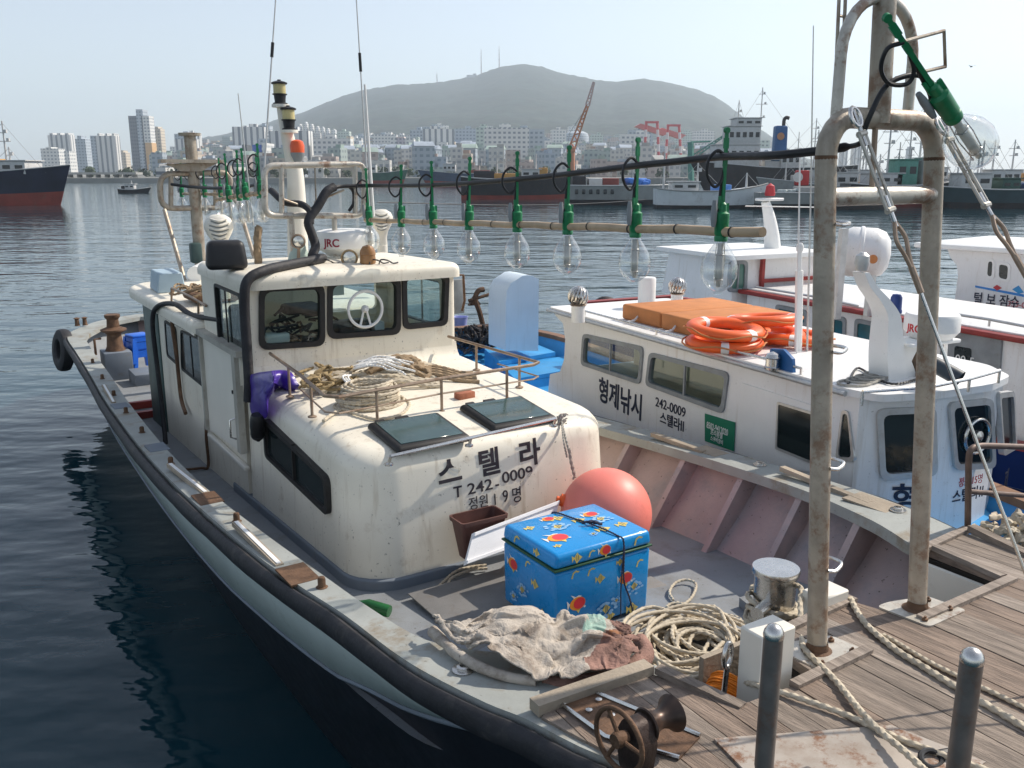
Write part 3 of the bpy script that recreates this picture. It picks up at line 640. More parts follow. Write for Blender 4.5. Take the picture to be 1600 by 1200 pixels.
# gate frame
def gp(x, t): return Vector((x, -1.07 + .17*t, zf(-1.07) + (4.42 - zf(-1.07))*t))
gx0, gx1 = .92, 1.65
path = [gp(gx0, 0), gp(gx0, .25), gp(gx0, .5), gp(gx0, .75), gp(gx0, .93)]
c0, c1 = gp(gx0 + .155, .932), gp(gx1 - .155, .932); dz = gp(0, 1).z - gp(0, .932).z
for i in range(1, 7): a = R(180 - 15*i); path.append(Vector((c0.x + .155*math.cos(a), c0.y + .01*math.sin(a), c0.z + .155*math.sin(a))))
for i in range(0, 7): a = R(90 - 15*i); path.append(Vector((c1.x + .155*math.cos(a), c1.y + .01*math.sin(a), c1.z + .155*math.sin(a))))
path += [gp(gx1, t) for t in (.75, .5, .25, 0)]
gate = MB().tube(path, .043, 20).build('gate_frame', GALV, boat)
top = c0.z + .155
mb = MB(); mb.tube([gp(gx0+.02, .862), gp(gx1-.02, .862)], .039, 18); mb.build('cross_bar', GALV2, gate)
for x in (gx0, gx1):
    mb = MB(); mb.lathe([(.0432,-.008),(.0445,0),(.0432,.008)], gp(x, .93), n=20, cap=False); mb.build('weld', RUST, gate)
gm = Vector((1.235, c0.y, top))
mb = MB(); mb.tube([gm + Vector((.0,0,-.02)), gm + Vector((0,.10,2.2))], .046, 20); mb.build('upper_mast', GALV, gate)
ld = MB()
for dx in (-.135, -.095): ld.tube([gm + Vector((dx, .12, .02)), gm + Vector((dx, .22, 2.2))], .008, 6)
for k in range(14): z = .12 + .145*k; ld.tube([gm + Vector((-.137, .12+.045*z, z)), gm + Vector((-.088, .12+.045*z, z))], .006, 6)
ld.build('ladder', GALV, gate)
hp = [Vector((gm.x + .235*math.cos(a_), gm.y + .03, top + .24 + .235*math.sin(a_)*1.0)) for a_ in [R(180-12*i) for i in range(16)]]
mb = MB(); mb.tube([Vector((gm.x-.235, gm.y+.03, top))] + hp + [Vector((gm.x+.235, gm.y+.03, top))], .023, 12); mb.build('hoop', GALV2, gate)
mb = MB(); mb.tube([Vector((gm.x-.02, gm.y, top)), gp(gm.x-.02, .862)], .012, 8); mb.build('rod', RAILB, gate)
for (u, v) in ((1285,349),(1275,545),(1283,728),(1277,885)):
    q = B.X(u, v, gx0); q = gp(gx0, (q.z - zf(-1.07))/(4.42 - zf(-1.07)))
    mb = MB(); mb.tube(cr([q + Vector((0,.045,0)), q + Vector((.08,.075,0)), q + Vector((.125,.03,.0)), q + Vector((.115,-.03,-.0)), q + Vector((.04,-.06,-.005)), q + Vector((0,-.05,0))], 5), .008, 8); mb.build('step_rung', STEEL, gate)
for x, s_ in ((gx0, .0), (gx1, 0)):
    q = gp(x, 0); pl = rpoly([(-.13,-.15),(.17,-.15),(.17,.06),(-.05,.13),(-.13,.13)], .03)
    mb = MB(); mb.prism([Vector((q.x + a_, q.y + b_, zf(q.y + b_) + .008)) for a_, b_ in pl], (0,0,-.012)); bp = mb.build('base_plate', GALV2, gate)
    for a_, b_ in ((.11,-.1),(.12,.02),(-.09,-.1)): mb = MB(); mb.lathe([(.014,0),(.014,.012),(.006,.014),(.006,.022),(0,.022)], (q.x+a_, q.y+b_, zf(q.y+b_)+.008), n=8); mb.build('bolt', RUST, bp)
    mb = MB(); mb.lathe([(.07,.008),(.05,.02),(.044,.05)], (q.x, q.y, zf(q.y)), n=20, cap=False); mb.build('weld', RUST, gate)
# lamp bracket at the gate top
q0 = B.Y(1393, 70, -.95); fr_ = [B.Y(u, v, -.97) for u, v in ((1393,70),(1475,48),(1477,104),(1400,122))]
mb = MB(); mb.tube(rpoly([tuple(p) for p in fr_], .02) if False else fr_, .008, 8); mb.build('lamp_bracket', GALV, gate)

# wire stays with turnbuckles
def stay(name, label, pts, tb, r=.007):
    t = thing(name, label, 'wire stay', B.wor(pts[0]), B.rz)
    o = pts[0]; P = [p - o for p in pts]
    d = (P[1]-P[0]).normalized()
    if tb:
        a, b = P[0] + d*.10, P[0] + d*.42; sd = d.cross(Vector((0,1,0))).normalized()
        mb = MB(); mb.tube([a + sd*.018, b + sd*.018], .008, 6); mb.tube([a - sd*.018, b - sd*.018], .008, 6); mb.tube([a - sd*.02, a + sd*.02], .014, 8); mb.tube([b - sd*.02, b + sd*.02], .014, 8); mb.build('turnbuckle', GALV2, t)
        mb = MB(); mb.tube([P[0], a + d*.05], .009, 8); mb.build('threaded_rod', STEEL, t); mb = MB(); mb.tube([b - d*.06, b + d*.07], .009, 8); mb.build('threaded_rod', STEEL, t)
        ring = [P[0] + d*.03 + d*(.04*math.cos(R(30*i))) + sd*(.025*math.sin(R(30*i))) for i in range(12)]
        mb = MB(); mb.tube(ring, .009, 8, closed=True); mb.build('shackle', STEEL, t); s0 = b + d*.07
    else:
        sd = d.cross(Vector((0,1,0))).normalized(); s0 = P[0] + d*.05
        ring = [P[0] + d*.03 + d*(.04*math.cos(R(30*i))) + sd*(.025*math.sin(R(30*i))) for i in range(12)]
        mb = MB(); mb.tube(ring, .009, 8, closed=True); mb.build('shackle', STEEL, t)
    eye = cr([s0 - d*.02, s0 + d*.05 + sd*.028, s0 + d*.12 + sd*.012, s0 + d*.20], 5) ; ey2 = cr([s0 - d*.02, s0 + d*.05 - sd*.028, s0 + d*.12 - sd*.012, s0 + d*.20], 5)
    mb = MB(); mb.tube(eye, .009, 8); mb.tube(ey2, .009, 8); mb.tube([s0 + d*.17, s0 + d*.28], .013, 8); mb.build('thimble', RAILB, t)
    mb = MB(); mb.tube([s0 + d*.2] + P[1:], r, 8); mb.build('wire', STEEL, t)
e1 = B.Z(1660, 1052, 2.25)
stay('wire_stay', 'grey wire stay with a shiny turnbuckle from the left top corner of the gate', [B.Y(1333, 172, -.99), e1], True)
e2 = B.Z(1990, 1116, 2.19)
stay('wire_stay', 'grey wire stay running down to the right from beside the big bulb', [B.Y(1466, 188, -.98), e2], True)

# hand winch on the left of the foredeck
wq = Vector((-.13, -1.06, zf(-1.06)))
pl = [(-.13,.28),(.03,.30),(.16,-.20),(.0,-.26),(-.13,.0)]
mb = MB(); mb.prism([Vector((wq.x+a_, wq.y+b_, zf(wq.y+b_)+.008)) for a_, b_ in pl], (0,0,-.012)); wp = mb.build('winch', RUST, boat)
mb = MB(); mb.tube([Vector((wq.x+a_, wq.y+b_, zf(wq.y+b_)+.012)) for a_, b_ in pl[:3]], .008, 6); mb.tube([Vector((wq.x+a_, wq.y+b_, zf(wq.y+b_)+.012)) for a_, b_ in (pl[0], pl[4], pl[3])], .008, 6); mb.build('plate_edge', STEEL, wp)
for a_, b_ in ((-.07,.18),(.01,.22),(-.02,.10),(.06,.02)): mb = MB(); mb.lathe([(.014,0),(.014,.008),(0,.013)], (wq.x+a_, wq.y+b_, zf(wq.y+b_)+.008), n=10); mb.build('bolt', STEEL, wp)
ba = Vector((1, .05, .0)).normalized()
hub = B.Z(985, 1147, zf(-1.2) + .14)
wb2 = hub - Vector((0,0,.15))
body = rpoly([(-.045,-.16),(.05,-.16),(.07,-.02),(.035,.05),(-.03,.05),(-.065,-.03)], .025)
bx1 = ba; by1 = Vector((-.1,1,0)).normalized(); bz1 = bx1.cross(by1).normalized()
mb = MB(); mb.prism([hub + by1*p[0] + bz1*p[1] - bx1*.0 for p in body], bx1*.07); mb.build('gear_case', mat('black_brown_iron', (.05,.032,.026), .5, metal=.3, var=.4, vs=14, bump=.5, bs=40), wp)
wheel = [hub - bx1*.055 + by1*(.112*math.cos(R(10*i))) + bz1*(.112*math.sin(R(10*i))) for i in range(36)]
mb = MB(); mb.tube(wheel, .0095, 10, closed=True); hw_ = mb.build('handwheel', RUST, wp)
mb = MB()
for a_ in (60, 180, 300): mb.tube([hub - bx1*.05, hub - bx1*.055 + by1*(.109*math.cos(R(a_))) + bz1*(.109*math.sin(R(a_)))], .008, 8)
mb.lathe([(.026,-.075),(.03,-.06),(.022,-.02)], hub, ax=bx1, n=14); mb.build('spokes', RUST, hw_)
mb = MB(); mb.lathe([(.06,.07),(.064,.076),(.045,.10),(.036,.125),(.036,.15),(.05,.18),(.068,.2),(.07,.206),(.04,.208),(.018,.21),(0,.21)], hub + bz1*.005, ax=ba, n=28); mb.build('winch_drum', mat('worn_dark_iron', (.07,.05,.042), .38, metal=.7, var=.4, vs=10, rust=.3), wp)

# stub posts near the bow, with a rusty plate below
def stub(x, y, ztop, r, elbow):
    mb = MB(); z0 = zf(y); P = [Vector((x, y, ztop)), Vector((x, y, z0 + .15))]
    if elbow: P += [Vector((x + .10*(1-math.cos(R(a_))), y - .02*math.sin(R(a_)), z0 + .15 - .10*math.sin(R(a_)))) for a_ in (15,30,45,60,75,90)] + [Vector((x + .2, y - .03, z0 + .05))]
    else: P.append(Vector((x, y, z0)))
    mb.tube(P, r, 20); o = mb.build('stub_post', mat('dark_worn_pipe', (.20,.18,.165), .42, metal=.5, var=.25, vs=9, rust=.35), boat)
    mb = MB(); mb.lathe([(r*1.02,-.012),(r*1.06,-.004),(r*.98,.01),(r*.7,.024),(r*.35,.031),(0,.033)], (x, y, ztop), n=22); mb.build('post_cap', STEEL, o)
qa = B.Y(1209, 990, -1.66); stub(qa.x, -1.66, qa.z, .031, True)
qb = B.Y(1519, 1028, -2.08); stub(qb.x, -2.08, qb.z, .033, False)
mb = MB(); mb.prism([Vector((a_, b_, zf(b_) + .008)) for a_, b_ in ((.06,-1.30),(.66,-1.62),(.72,-1.95),(.2,-1.95),(-.02,-1.6))], (0,0,-.012)); mb.build('base_plate', mat('white_rusty_plate', (.42,.37,.32), .6, var=.2, vs=2, rust=.95, dirt=.5, dcol=(.22,.15,.10), ds=3, dth=.5), boat)
qs = B.Z(1455, 1186, zf(-1.75)+.02); ring = [qs + Vector((.045*math.cos(R(20*i)), .03*math.sin(R(20*i)), .012*math.sin(R(20*i)))) for i in range(18)]
mb = MB(); mb.tube(ring, .011, 8, closed=True); mb.tube([qs + Vector((.05,0,0)), qs + Vector((.14,-.03,0))], .016, 8); mb.build('eye_bolt', BLACK, boat)

# ---------------------------------------------------- masts, radar, vents, lamps on the wheelhouse roof
MY = 6.15
mp = [B.Y(u, v, MY) for u, v in ((466,420),(464,330),(461,270),(452,225),(444,190),(438,160))]
mast = MB().tube(cr(mp, 5), [ .115*(1 - .62*i/25) for i in range(26)], 16).build('mast', CREAM2, boat)
def navlight(q, s=1.0, parent=mast):
    mb = MB(); mb.lathe([(.075,0),(.075,.012),(.055,.02),(.062,.09),(.075,.095),(.075,.105)], q, n=18); n_ = mb.build('nav_light', BLACK, parent)
    mb = MB(); mb.lathe([(.064,.105),(.064,.20)], q, n=18); mb.build('lens', mat('yellow_lens', (.55,.47,.22), .25, var=.1), n_)
    mb = MB(); mb.lathe([(.08,.20),(.082,.215),(.06,.225),(.02,.235),(.018,.245),(0,.246)], q, n=18); mb.build('cap', BLACK, n_)
    mb = MB(); mb.lathe([(.09,-.03),(.09,0)], q, n=14); mb.build('lamp_shelf', CREAM2, n_)
navlight(B.Y(438, 163, MY)); navlight(B.Y(452, 203, MY-.1))
q = B.Y(465, 240, MY-.12)
mb = MB(); mb.lathe([(.03,-.1),(.07,-.02),(.075,.01)], q, n=16); n_ = mb.build('beacon', GREYF, mast)
mb = MB(); mb.lathe([(.072,.01),(.075,.08),(.06,.125),(.03,.14),(0,.142)], q, n=18); mb.build('beacon_dome', mat('orange_beacon', (.75,.11,.03), .3), n_)
mb = MB(); mb.tube([q + Vector((0,0,-.08)), q + Vector((-.0,.12,-.12))], .02, 8); mb.build('arm', CREAM2, n_)
# lamp frame above the wheelhouse
FY = 5.0
def fyp(u, v): return B.Y(u, v, FY)
cn = [fyp(413,259), fyp(571,256), fyp(568,337), fyp(414,337)]
loop = rpoly([(p.x, p.z) for p in cn], .10, 5)
lf = MB().tube([Vector((x, FY, z)) for x, z in loop], .030, 14, closed=True).build('lamp_frame', GALV2, boat)
for u in (440, 555): mb = MB(); a_, b_ = fyp(u, 259), fyp(u, 337); mb.tube([a_, b_], .024, 12); mb.build('upright', GALV2, lf)
a_ = fyp(522, 337); mb = MB(); mb.tube([a_, Vector((a_.x, FY, 3.36))], .026, 12); mb.build('support_leg', GALV2, lf)
a_ = fyp(455, 337); mb = MB(); mb.tube([a_, Vector((a_.x, FY, 3.36))], .026, 12); mb.build('support_leg', GALV2, lf)
a_, b_ = fyp(492, 262), fyp(494, 320); mb = MB(); mb.tube([a_, b_], .008, 6); mb.tube([b_ + Vector((-.02,0,.02)), b_ + Vector((.25,-.1,.14))], .012, 6); mb.tube([b_ + Vector((-.02,0,-.05)), b_ + Vector((-.35,-.1,.06))], .01, 6); mb.build('hanging_rod', GALV, lf)
# radar
rq = B.Y(540, 398, 5.1)
mb = MB(); mb.lathe([(.17,0),(.20,.02),(.285,.075),(.29,.09),(.29,.205),(.27,.235),(.2,.25),(0,.258)], rq, n=36); rd = mb.build('radar_dome', WHITEP, boat)
mb = MB(); mb.hexa([rq + Vector(p) for p in ((-.22,-.2,-.16),(.12,-.2,-.16),(.12,.15,-.16),(-.22,.15,-.16),(-.16,-.14,0),(.12,-.14,0),(.12,.12,0),(-.16,.12,0))]); mb.build('pedestal', CREAM2, rd)
def arc_text(body, c, r, z, h, a0, m_, parent, bold=.02):      # letters bent round a drum
    o = text(body, h, Matrix(), m_, 'lettering', parent, .003, bold)
    for v in o.data.vertices:
        x, y, d = v.co; a_ = a0 + x/r; v.co = Vector((c[0] + (r+.002+d)*math.sin(a_), c[1] - (r+.002+d)*math.cos(a_), z + y))
    return o
RX = B.loc(EYE) - rq; a_view = math.atan2(RX.x, -RX.y)
arc_text('JRC', rq, .29, rq.z + .10, .105, a_view - .78, mat('maroon_letters', (.30,.02,.05), .5), rd)
# shell-shaped vents with louvres
def shell(q, face, s=1.0):
    ax = Vector(face).normalized(); sd = ax.cross(Vector((0,0,1))).normalized()
    mb = MB(); prof = [(.065,-.30),(.06,-.2),(.075,-.13),(.115,-.06),(.14,.0),(.14,.05),(.115,.10),(.06,.135),(0,.14)]
    secs = []
    for r_, z in prof:
        secs.append([q + (sd*math.cos(a_) * r_ + ax*math.sin(a_)*r_*.62)*s + Vector((0,0,z*s)) for a_ in [R(20*i) for i in range(18)]])
    mb.loft(secs, closed=True); o = mb.build('shell_vent', CREAM2, boat)
    for k in range(5):
        z = -.085 + .042*k; hw = .105 - .05*abs(k-2.4)/2.6
        mb = MB(); mb.tube(cr([q + sd*(-hw*s) + ax*(.066*s) + Vector((0,0,(z+.012)*s)), q + ax*(.104*s) + Vector((0,0,(z-.006)*s)), q + sd*(hw*s) + ax*(.055*s) + Vector((0,0,(z+.012)*s))], 6), .012*s, 8); mb.build('louvre', CREAM2, o)
        mb = MB(); mb.tube(cr([q + sd*(-hw*s*.94) + ax*(.068*s) + Vector((0,0,(z-.006)*s)), q + ax*(.093*s) + Vector((0,0,(z-.024)*s)), q + sd*(hw*s*.94) + ax*(.068*s) + Vector((0,0,(z-.006)*s))], 6), .0075*s, 6); mb.build('slot', GREYF, o)
    mb = MB(); mb.tube([q + Vector((0,0,-.3*s)), q + Vector((0,0,-.7*s))], .065*s, 14); mb.build('vent_neck', CREAM2, o)
EV = B.loc(EYE)
def toeye(q): d = EV - q; return (d.x, d.y, 0)
q = B.Y(342, 357, 6.0); shell(q, toeye(q), 1.02); q = B.Y(596, 345, 6.4); shell(q, toeye(q), .95)
# roof clutter
q = B.Z(357, 422, 3.375)
mb = MB(); mb.rbox((q.x+.02, q.y+.12, 3.50), (.36, .26, .25), .05, 4, rz=-.2, taper=(.85,.7)); mb.build('loud_speaker', BLACK, boat)
q = B.Z(252, 455, 2.76)
mb = MB(); mb.rbox((q.x+.10, q.y+.1, 2.88), (.34, .62, .24), .01, 1, rz=-.05, taper=(.8,1)); mb.build('roof_box', mat('pale_blue_box', (.36,.47,.55), .5, var=.1), boat)
q = B.Z(308, 440, 2.76)
mb = MB(); mb.tube([(q.x-.02,q.y,2.86),(q.x+.3,q.y+.75,2.86)], .105, 20); mb.build('gas_cylinder', WHITEP, boat)
q = B.Z(312, 470, 2.80)
mb = MB(); mb.rbox((q.x+.15, q.y+.1, 2.84), (.5,.6,.1), .04, 2); rr_ = mb.build('rusty_net_pile', RUST, boat)
mb = MB()
random.seed(8)
for k in range(14): a_ = Vector((q.x+.15+random.uniform(-.25,.25), q.y+.1+random.uniform(-.3,.3), 2.9)); mb.rope([a_, a_+Vector((random.uniform(-.2,.2),random.uniform(-.2,.2),.05)), a_+Vector((random.uniform(-.3,.3),random.uniform(-.3,.3),-.03))], .012, 6, 4)
mb.build('net_ropes', ROPEB, rr_)
rp = [B.Z(268,452,2.95), B.Z(322,470,2.95)]
mb = MB(); mb.tube(cr([B.X(268,450,-.02), B.X(295,462,-.02), B.X(322,478,-.02)], 4), .012, 6); mb.tube([B.X(268,450,-.02), B.X(268,470,-.02)], .012, 6); mb.tube([B.X(310,472,-.02), B.X(310,490,-.02)], .012, 6); mb.build('roof_rail', RAILB, boat)
q = B.Y(404, 415, 4.95); mb = MB(); mb.rope([q, B.Y(402,385,4.95), B.Y(404,352,4.95)], .035, 8, 5); mb.rope([B.Y(404,352,4.95), B.Y(400,370,4.95), B.Y(406,390,4.93)], .02, 8, 5); mb.build('wrapped_stanchion', ROPEB, boat)
def spot(u, v, y, r, rim, lensm, face=(-.6,-1,0.02), name='search_light'):
    q = B.Y(u, v, y); f = Vector(face).normalized()
    mb = MB(); mb.lathe([(0,-.12*r/.07),(r*.6,-.10*r/.07),(r*.95,-.02),(r*1.12,-.01),(r*1.15,.01),(r*1.0,.018),(r*.9,.012)], q, ax=f, n=24, cap=False); o = mb.build(name, rim, boat)
    mb = MB(); mb.lathe([(r*.92,.0),(r*.5,.008),(0,.012)], q, ax=f, n=20); mb.build('lens', lensm, o)
    mb = MB(); mb.tube([q - f*.04, Vector((q.x, q.y+.04, 3.36))], .016, 8); mb.build('lamp_stem', RAILB, o)
LENS = mat('clear_lens', (.75,.72,.65), .08, metal=.6, var=.2, vs=30)
spot(466, 377, 4.75, .06, RAILB, LENS); spot(546, 403, 4.5, .07, mat('brass_bezel', (.42,.30,.17), .4, metal=.6, var=.2), LENS)
q = B.Z(575, 412, 3.38)
mb = MB(); mb.lathe([(.065,0),(.075,.01),(.07,.08),(.075,.085),(.07,.12),(.045,.16),(0,.175)], q, n=20); mb.build('amber_lamp', mat('amber_brown', (.33,.17,.07), .25, var=.15), boat)
mb = MB(); mb.lathe([(.1,-.004),(.11,.05),(.09,.12),(.07,.16),(.06,.22)], B.Y(468, 412, 5.0) + Vector((0,0,-.02)), n=16); mb.build('pale_green_housing', mat('pale_green', (.42,.52,.47), .5), boat)
for k, (u, v) in enumerate(((508,412),(585,412),(600,412))):
    q = B.Z(u, v, 3.385); mb = MB(); mb.tube(cr([q + Vector((-.05,0,0)), q + Vector((-.02,.02,.035)), q + Vector((.03,-.02,.03)), q + Vector((.09,.0,0)), q + Vector((.16,.04,.0))], 5), .007, 6); mb.build('loose_cable', BLACK, boat)
# whip aerials
for a_, b_, y, r in (((432,-20),(413,262),4.98,.008),((555,-30),(577,330),4.98,.008),((570,132),(583,338),5.0,.017),((372,146),(396,352),6.6,.008)):
    P, Q = B.Y(*a_, y), B.Y(*b_, y); aw = MB().tube([Q, P], [r*1.2, r*.7], 8).build('whip_aerial', WHITEP if r > .01 else ALU, boat)
    if r < .01 and y < 5: mb = MB(); m1, m2 = Q.lerp(P, .62), Q.lerp(P, .7); mb.tube([m1, m2], .015, 8); mb.build('aerial_joint', BLACK, aw)
# rusty aft mast with cross head and frame
AY = 10.6
am = MB().tube([B.Y(u, v, AY) for u, v in ((318,540),(314,420),(309,360),(302,270),(296,210))], .085, 16).build('aft_mast', GALV, boat)
q = B.Y(296, 210, AY); mb = MB(); mb.lathe([(.15,-.02),(.16,.02),(0,.03)], q, n=16); mb.build('mast_cap', GALV, am)
a_, b_ = B.Y(249, 253, AY-.1), B.Y(350, 251, AY-.1); mb = MB(); mb.box((a_+b_)/2, ((b_-a_).length, .22, .05)); mb.prism([B.Y(u, v, AY-.1) for u, v in ((257,256),(342,254),(325,262),(315,268),(283,268),(272,262))], (0,.04,0)); mb.build('cross_head', GALV, am)
cn = [B.Y(249,272,AY), B.Y(361,269,AY), B.Y(358,324,AY), B.Y(252,326,AY)]
af = MB().tube([Vector((x, AY, z)) for x, z in rpoly([(p.x, p.z) for p in cn], .18, 5)], .042, 12, closed=True).build('aft_lamp_frame', GALV, boat)
for u in (267, 337): mb = MB(); mb.tube([B.Y(u,272,AY), B.Y(u,326,AY)], .036, 10); mb.build('upright', GALV, af)
for (a_, b_) in (((257,328),(291,447)),((372,318),(402,418)),((365,310),(380,330))):
    mb = MB(); mb.tube([B.Y(*a_, AY-.3), B.Y(*b_, AY-1.6 if b_[1] < 430 else AY-1.2)], .03, 8); mb.build('stay_rod', GALV, af)
q = B.Y(306, 395, AY-.1); mb = MB(); mb.rbox(q, (.16,.16,.3), .03, 2); mb.build('lamp_box', GREENC, am)
# bracket behind the wheelhouse on the far side
br = [B.Y(711,429,5.9), B.Y(724,430,5.9), B.Y(726,470,5.9), B.Y(722,486,5.9)]
mb = MB(); mb.tube(br, .016, 8); mb.build('bracket', RUST, boat)
mb = MB(); mb.rbox(B.Y(716,463,6.1), (.16,.05,.42), .02, 2); mb.build('fender_board', GREYF, boat)

# ---------------------------------------------------- lamp poles, cables, lamps
E0, E1 = B.Y(571, 344, 4.95), Vector((1.12, -.46, 3.94))
E1 = B.X(1192, 363, 1.12)
def pole(a, b, label, group=None):
    t = thing('bamboo_pole', label, 'pole', B.wor(a), B.rz); d = b - a
    n_ = 26; P = [d*(i/n_) + Vector((0,0,.004*math.sin(i*1.7))) for i in range(n_+1)]
    mb = MB(); mb.tube(P, [.020 + .004*(i/n_) for i in range(n_+1)], 12); mb.build('cane', BAMBOO, t)
    for i in range(1, n_, 2):
        p = P[i]; mb = MB(); mb.lathe([(.026,-.006),(.028,0),(.026,.006)], p, ax=d, n=10, cap=False); mb.build('binding', BLACK, t)
pole(E0, E1, 'long pale bamboo pole carrying the near row of glass lamps')
E2, E3 = B.X(286, 303, 1.3), B.X(416, 304, 1.3)
E4, E5 = B.X(338, 312, .75), B.X(416, 300, .75)
pole(E2, E3, 'far bamboo pole with small lamps reaching back from the mast to the aft frame')
pole(E4, E5, 'shorter bamboo pole with small lamps on the near side of the aft frame')
def lamp_proto(label):
    t = thing('fishing_lamp', label, 'lamp', (0,0,0), B.rz, 'clear glass fishing lamps on the bamboo poles')
    mb = MB(); mb.lathe([(.032,-.05),(.034,-.03),(.029,-.022),(.034,-.015),(.036,.07),(.036,.085),(.022,.095),(.02,.13),(.010,.14)], (0,0,0), n=16); mb.build('socket', GREENS, t)
    mb = MB(); mb.box((.0,0,.29), (.017,.010,.36)); mb.lathe([(.015,-.008),(.015,.008)], (0,0,.48), ax=(0,1,0), n=12); mb.box((.0,.0,.42),(.025,.013,.05)); mb.box((.0,.0,.33),(.022,.012,.04)); mb.box((.027,0,.11),(.016,.012,.05)); mb.box((-.018,0,.14),(.014,.012,.06)); mb.build('hanger', GREENS, t)
    prof = [(.030,-.05),(.034,-.065),(.055,-.095),(.082,-.14),(.0925,-.185),(.088,-.23),(.066,-.27),(.035,-.293),(.022,-.30),(.022,-.315),(0,-.318)]
    mb = MB(); mb.lathe(prof, n=28); mb.build('glass_bulb', BULB, t, ang=60)
    mb = MB(); mb.lathe([(.016,-.06),(.014,-.10),(.019,-.12),(.019,-.235),(.012,-.25),(.012,-.275),(0,-.28)], n=12); mb.build('arc_tube', mat('milky_arc_tube', (.62,.6,.55), .3, var=.1, alpha=.75), t)
    mb = MB(); mb.tube([(.024,0,-.06),(.03,0,-.15),(.022,0,-.27)], .0025, 5); mb.tube([(-.024,0,-.06),(-.03,0,-.15),(-.022,0,-.27)], .0025, 5)
    for z in (-.115, -.24): mb.tube([(.022*math.cos(R(30*i)), .022*math.sin(R(30*i)), z) for i in range(12)], .003, 5, closed=True)
    mb.build('filament_support', STEEL, t)
    ring = [(-.055 + .055*math.cos(R(20*i)), .0, .30 + .085*math.sin(R(20*i))) for i in range(18)]
    mb = MB(); mb.tube(cr([(0,.0,.36),(-.05,.0,.385),(-.10,0,.34),(-.105,0,.27),(-.06,.0,.215),(-.02,0,.24),(.0,.01,.30),(-.01,.01,.20),(-.02,.01,.10),(-.045,.01,.05)], 5), .008, 7); mb.build('cable_loop', BLACK, t)
    mb = MB(); mb.lathe([(.010,.0),(.015,.03),(.015,.09),(.010,.13)], (-.05,0,.02), n=10); mb.build('cable_gland', GREYF, t)
    return t
ords = ['end', 'second', 'third', 'fourth', 'fifth', 'sixth', 'seventh', 'eighth', 'ninth']
p0 = None
near_u = [1127, 993, 887, 808, 733, 677, 627, 577]
labs = ['largest-looking clear lamp on the near bamboo pole, closest to the pipe gate', 'clear lamp second from the gate end of the near bamboo pole', 'clear lamp third from the gate end of the near bamboo pole',
        'clear lamp above the white arched hood of the blue boat', 'clear lamp of the near bamboo pole, fifth from the gate, over open water', 'clear lamp of the near bamboo pole, sixth from the gate, right of the wheelhouse roof',
        'clear lamp of the near bamboo pole over the right end of the wheelhouse roof', 'clear lamp hanging in front of the white radar drum']
def place(q, lab, rot=0, s=1):
    global p0
    if p0 is None: o = p0 = lamp_proto(lab)
    else: o = copy_tree(p0); o['label'] = lab
    o.location = B.wor(q); o.rotation_euler = (0, random.uniform(-.04,.04), B.rz + rot)
    return o
random.seed(11)
for u, lab in zip(near_u, labs): place(along(E0, E1, u), lab, random.uniform(-.3,.1))
for u, lab in zip((284, 300, 320, 345, 405), ['dark-topped little lamp at the far left end of the aft bamboo pole', 'little aft lamp second from the left end of the far pole', 'little aft lamp half hidden by the left shell vent, near the mast pole', 'little aft lamp just behind the top of the left shell vent', 'little aft lamp beside the left upright of the wheelhouse lamp frame']): place(along(E2, E3, u), lab)
for u, lab in zip((358, 374, 384, 408), ['little aft lamp at the outer end of the short pole', 'brightest of the little aft lamps, directly right of the shell vent', 'little aft lamp tucked behind the brightest one', 'little lamp at the inner end of the short aft pole']): place(along(E4, E5, u), lab)
# the big lamp lashed to the gate top, tilted outwards
big = copy_tree(p0); big['label'] = 'big clear lamp with long green arm tilted at the gate top'
qg = B.Y(1482, 172, -1.12); big.location = B.wor(qg); q2 = B.Y(1522, 232, -1.12); dv = (B.wor(q2) - B.wor(qg)).normalized()
big.rotation_mode = 'QUATERNION'; big.rotation_quaternion = Vector((0,0,-1)).rotation_difference(dv); big.scale = (1.14, 1.14, 1.14)
# main cable along the hangers
cab = thing('power_cable', 'thick black cable strung above the near lamps from the wheelhouse to the gate', 'cable', B.wor(E0), B.rz)
P = [B.Y(u, v, y) - E0 for u, v, y in ((540,291,4.95),(520,293,4.93))][::-1]
for u, v in ((577,290),(627,290),(677,289),(733,286),(808,280),(887,272),(993,259),(1060,252),(1127,245),(1200,243)):
    a_ = along(E0, E1, min(u, 1185)); q = B.Y(u, v, a_.y if u < 1190 else -.55); P.append(q - E0)
for u, v, y in ((1260,238,-.75),(1320,230,-.9),(1345,223,-.99),(1350,205,-1.0),(1362,175,-1.02),(1380,140,-1.03),(1400,124,-1.04),(1430,117,-1.06),(1452,126,-1.08),(1466,145,-1.1)): P.append(B.Y(u, v, y) - E0)
mb = MB(); PP = cr(P, 5); mb.tube(PP, [.019 if i < len(PP)*.62 else .011 for i in range(len(PP))], 10); mb.build('cable', BLACK, cab)
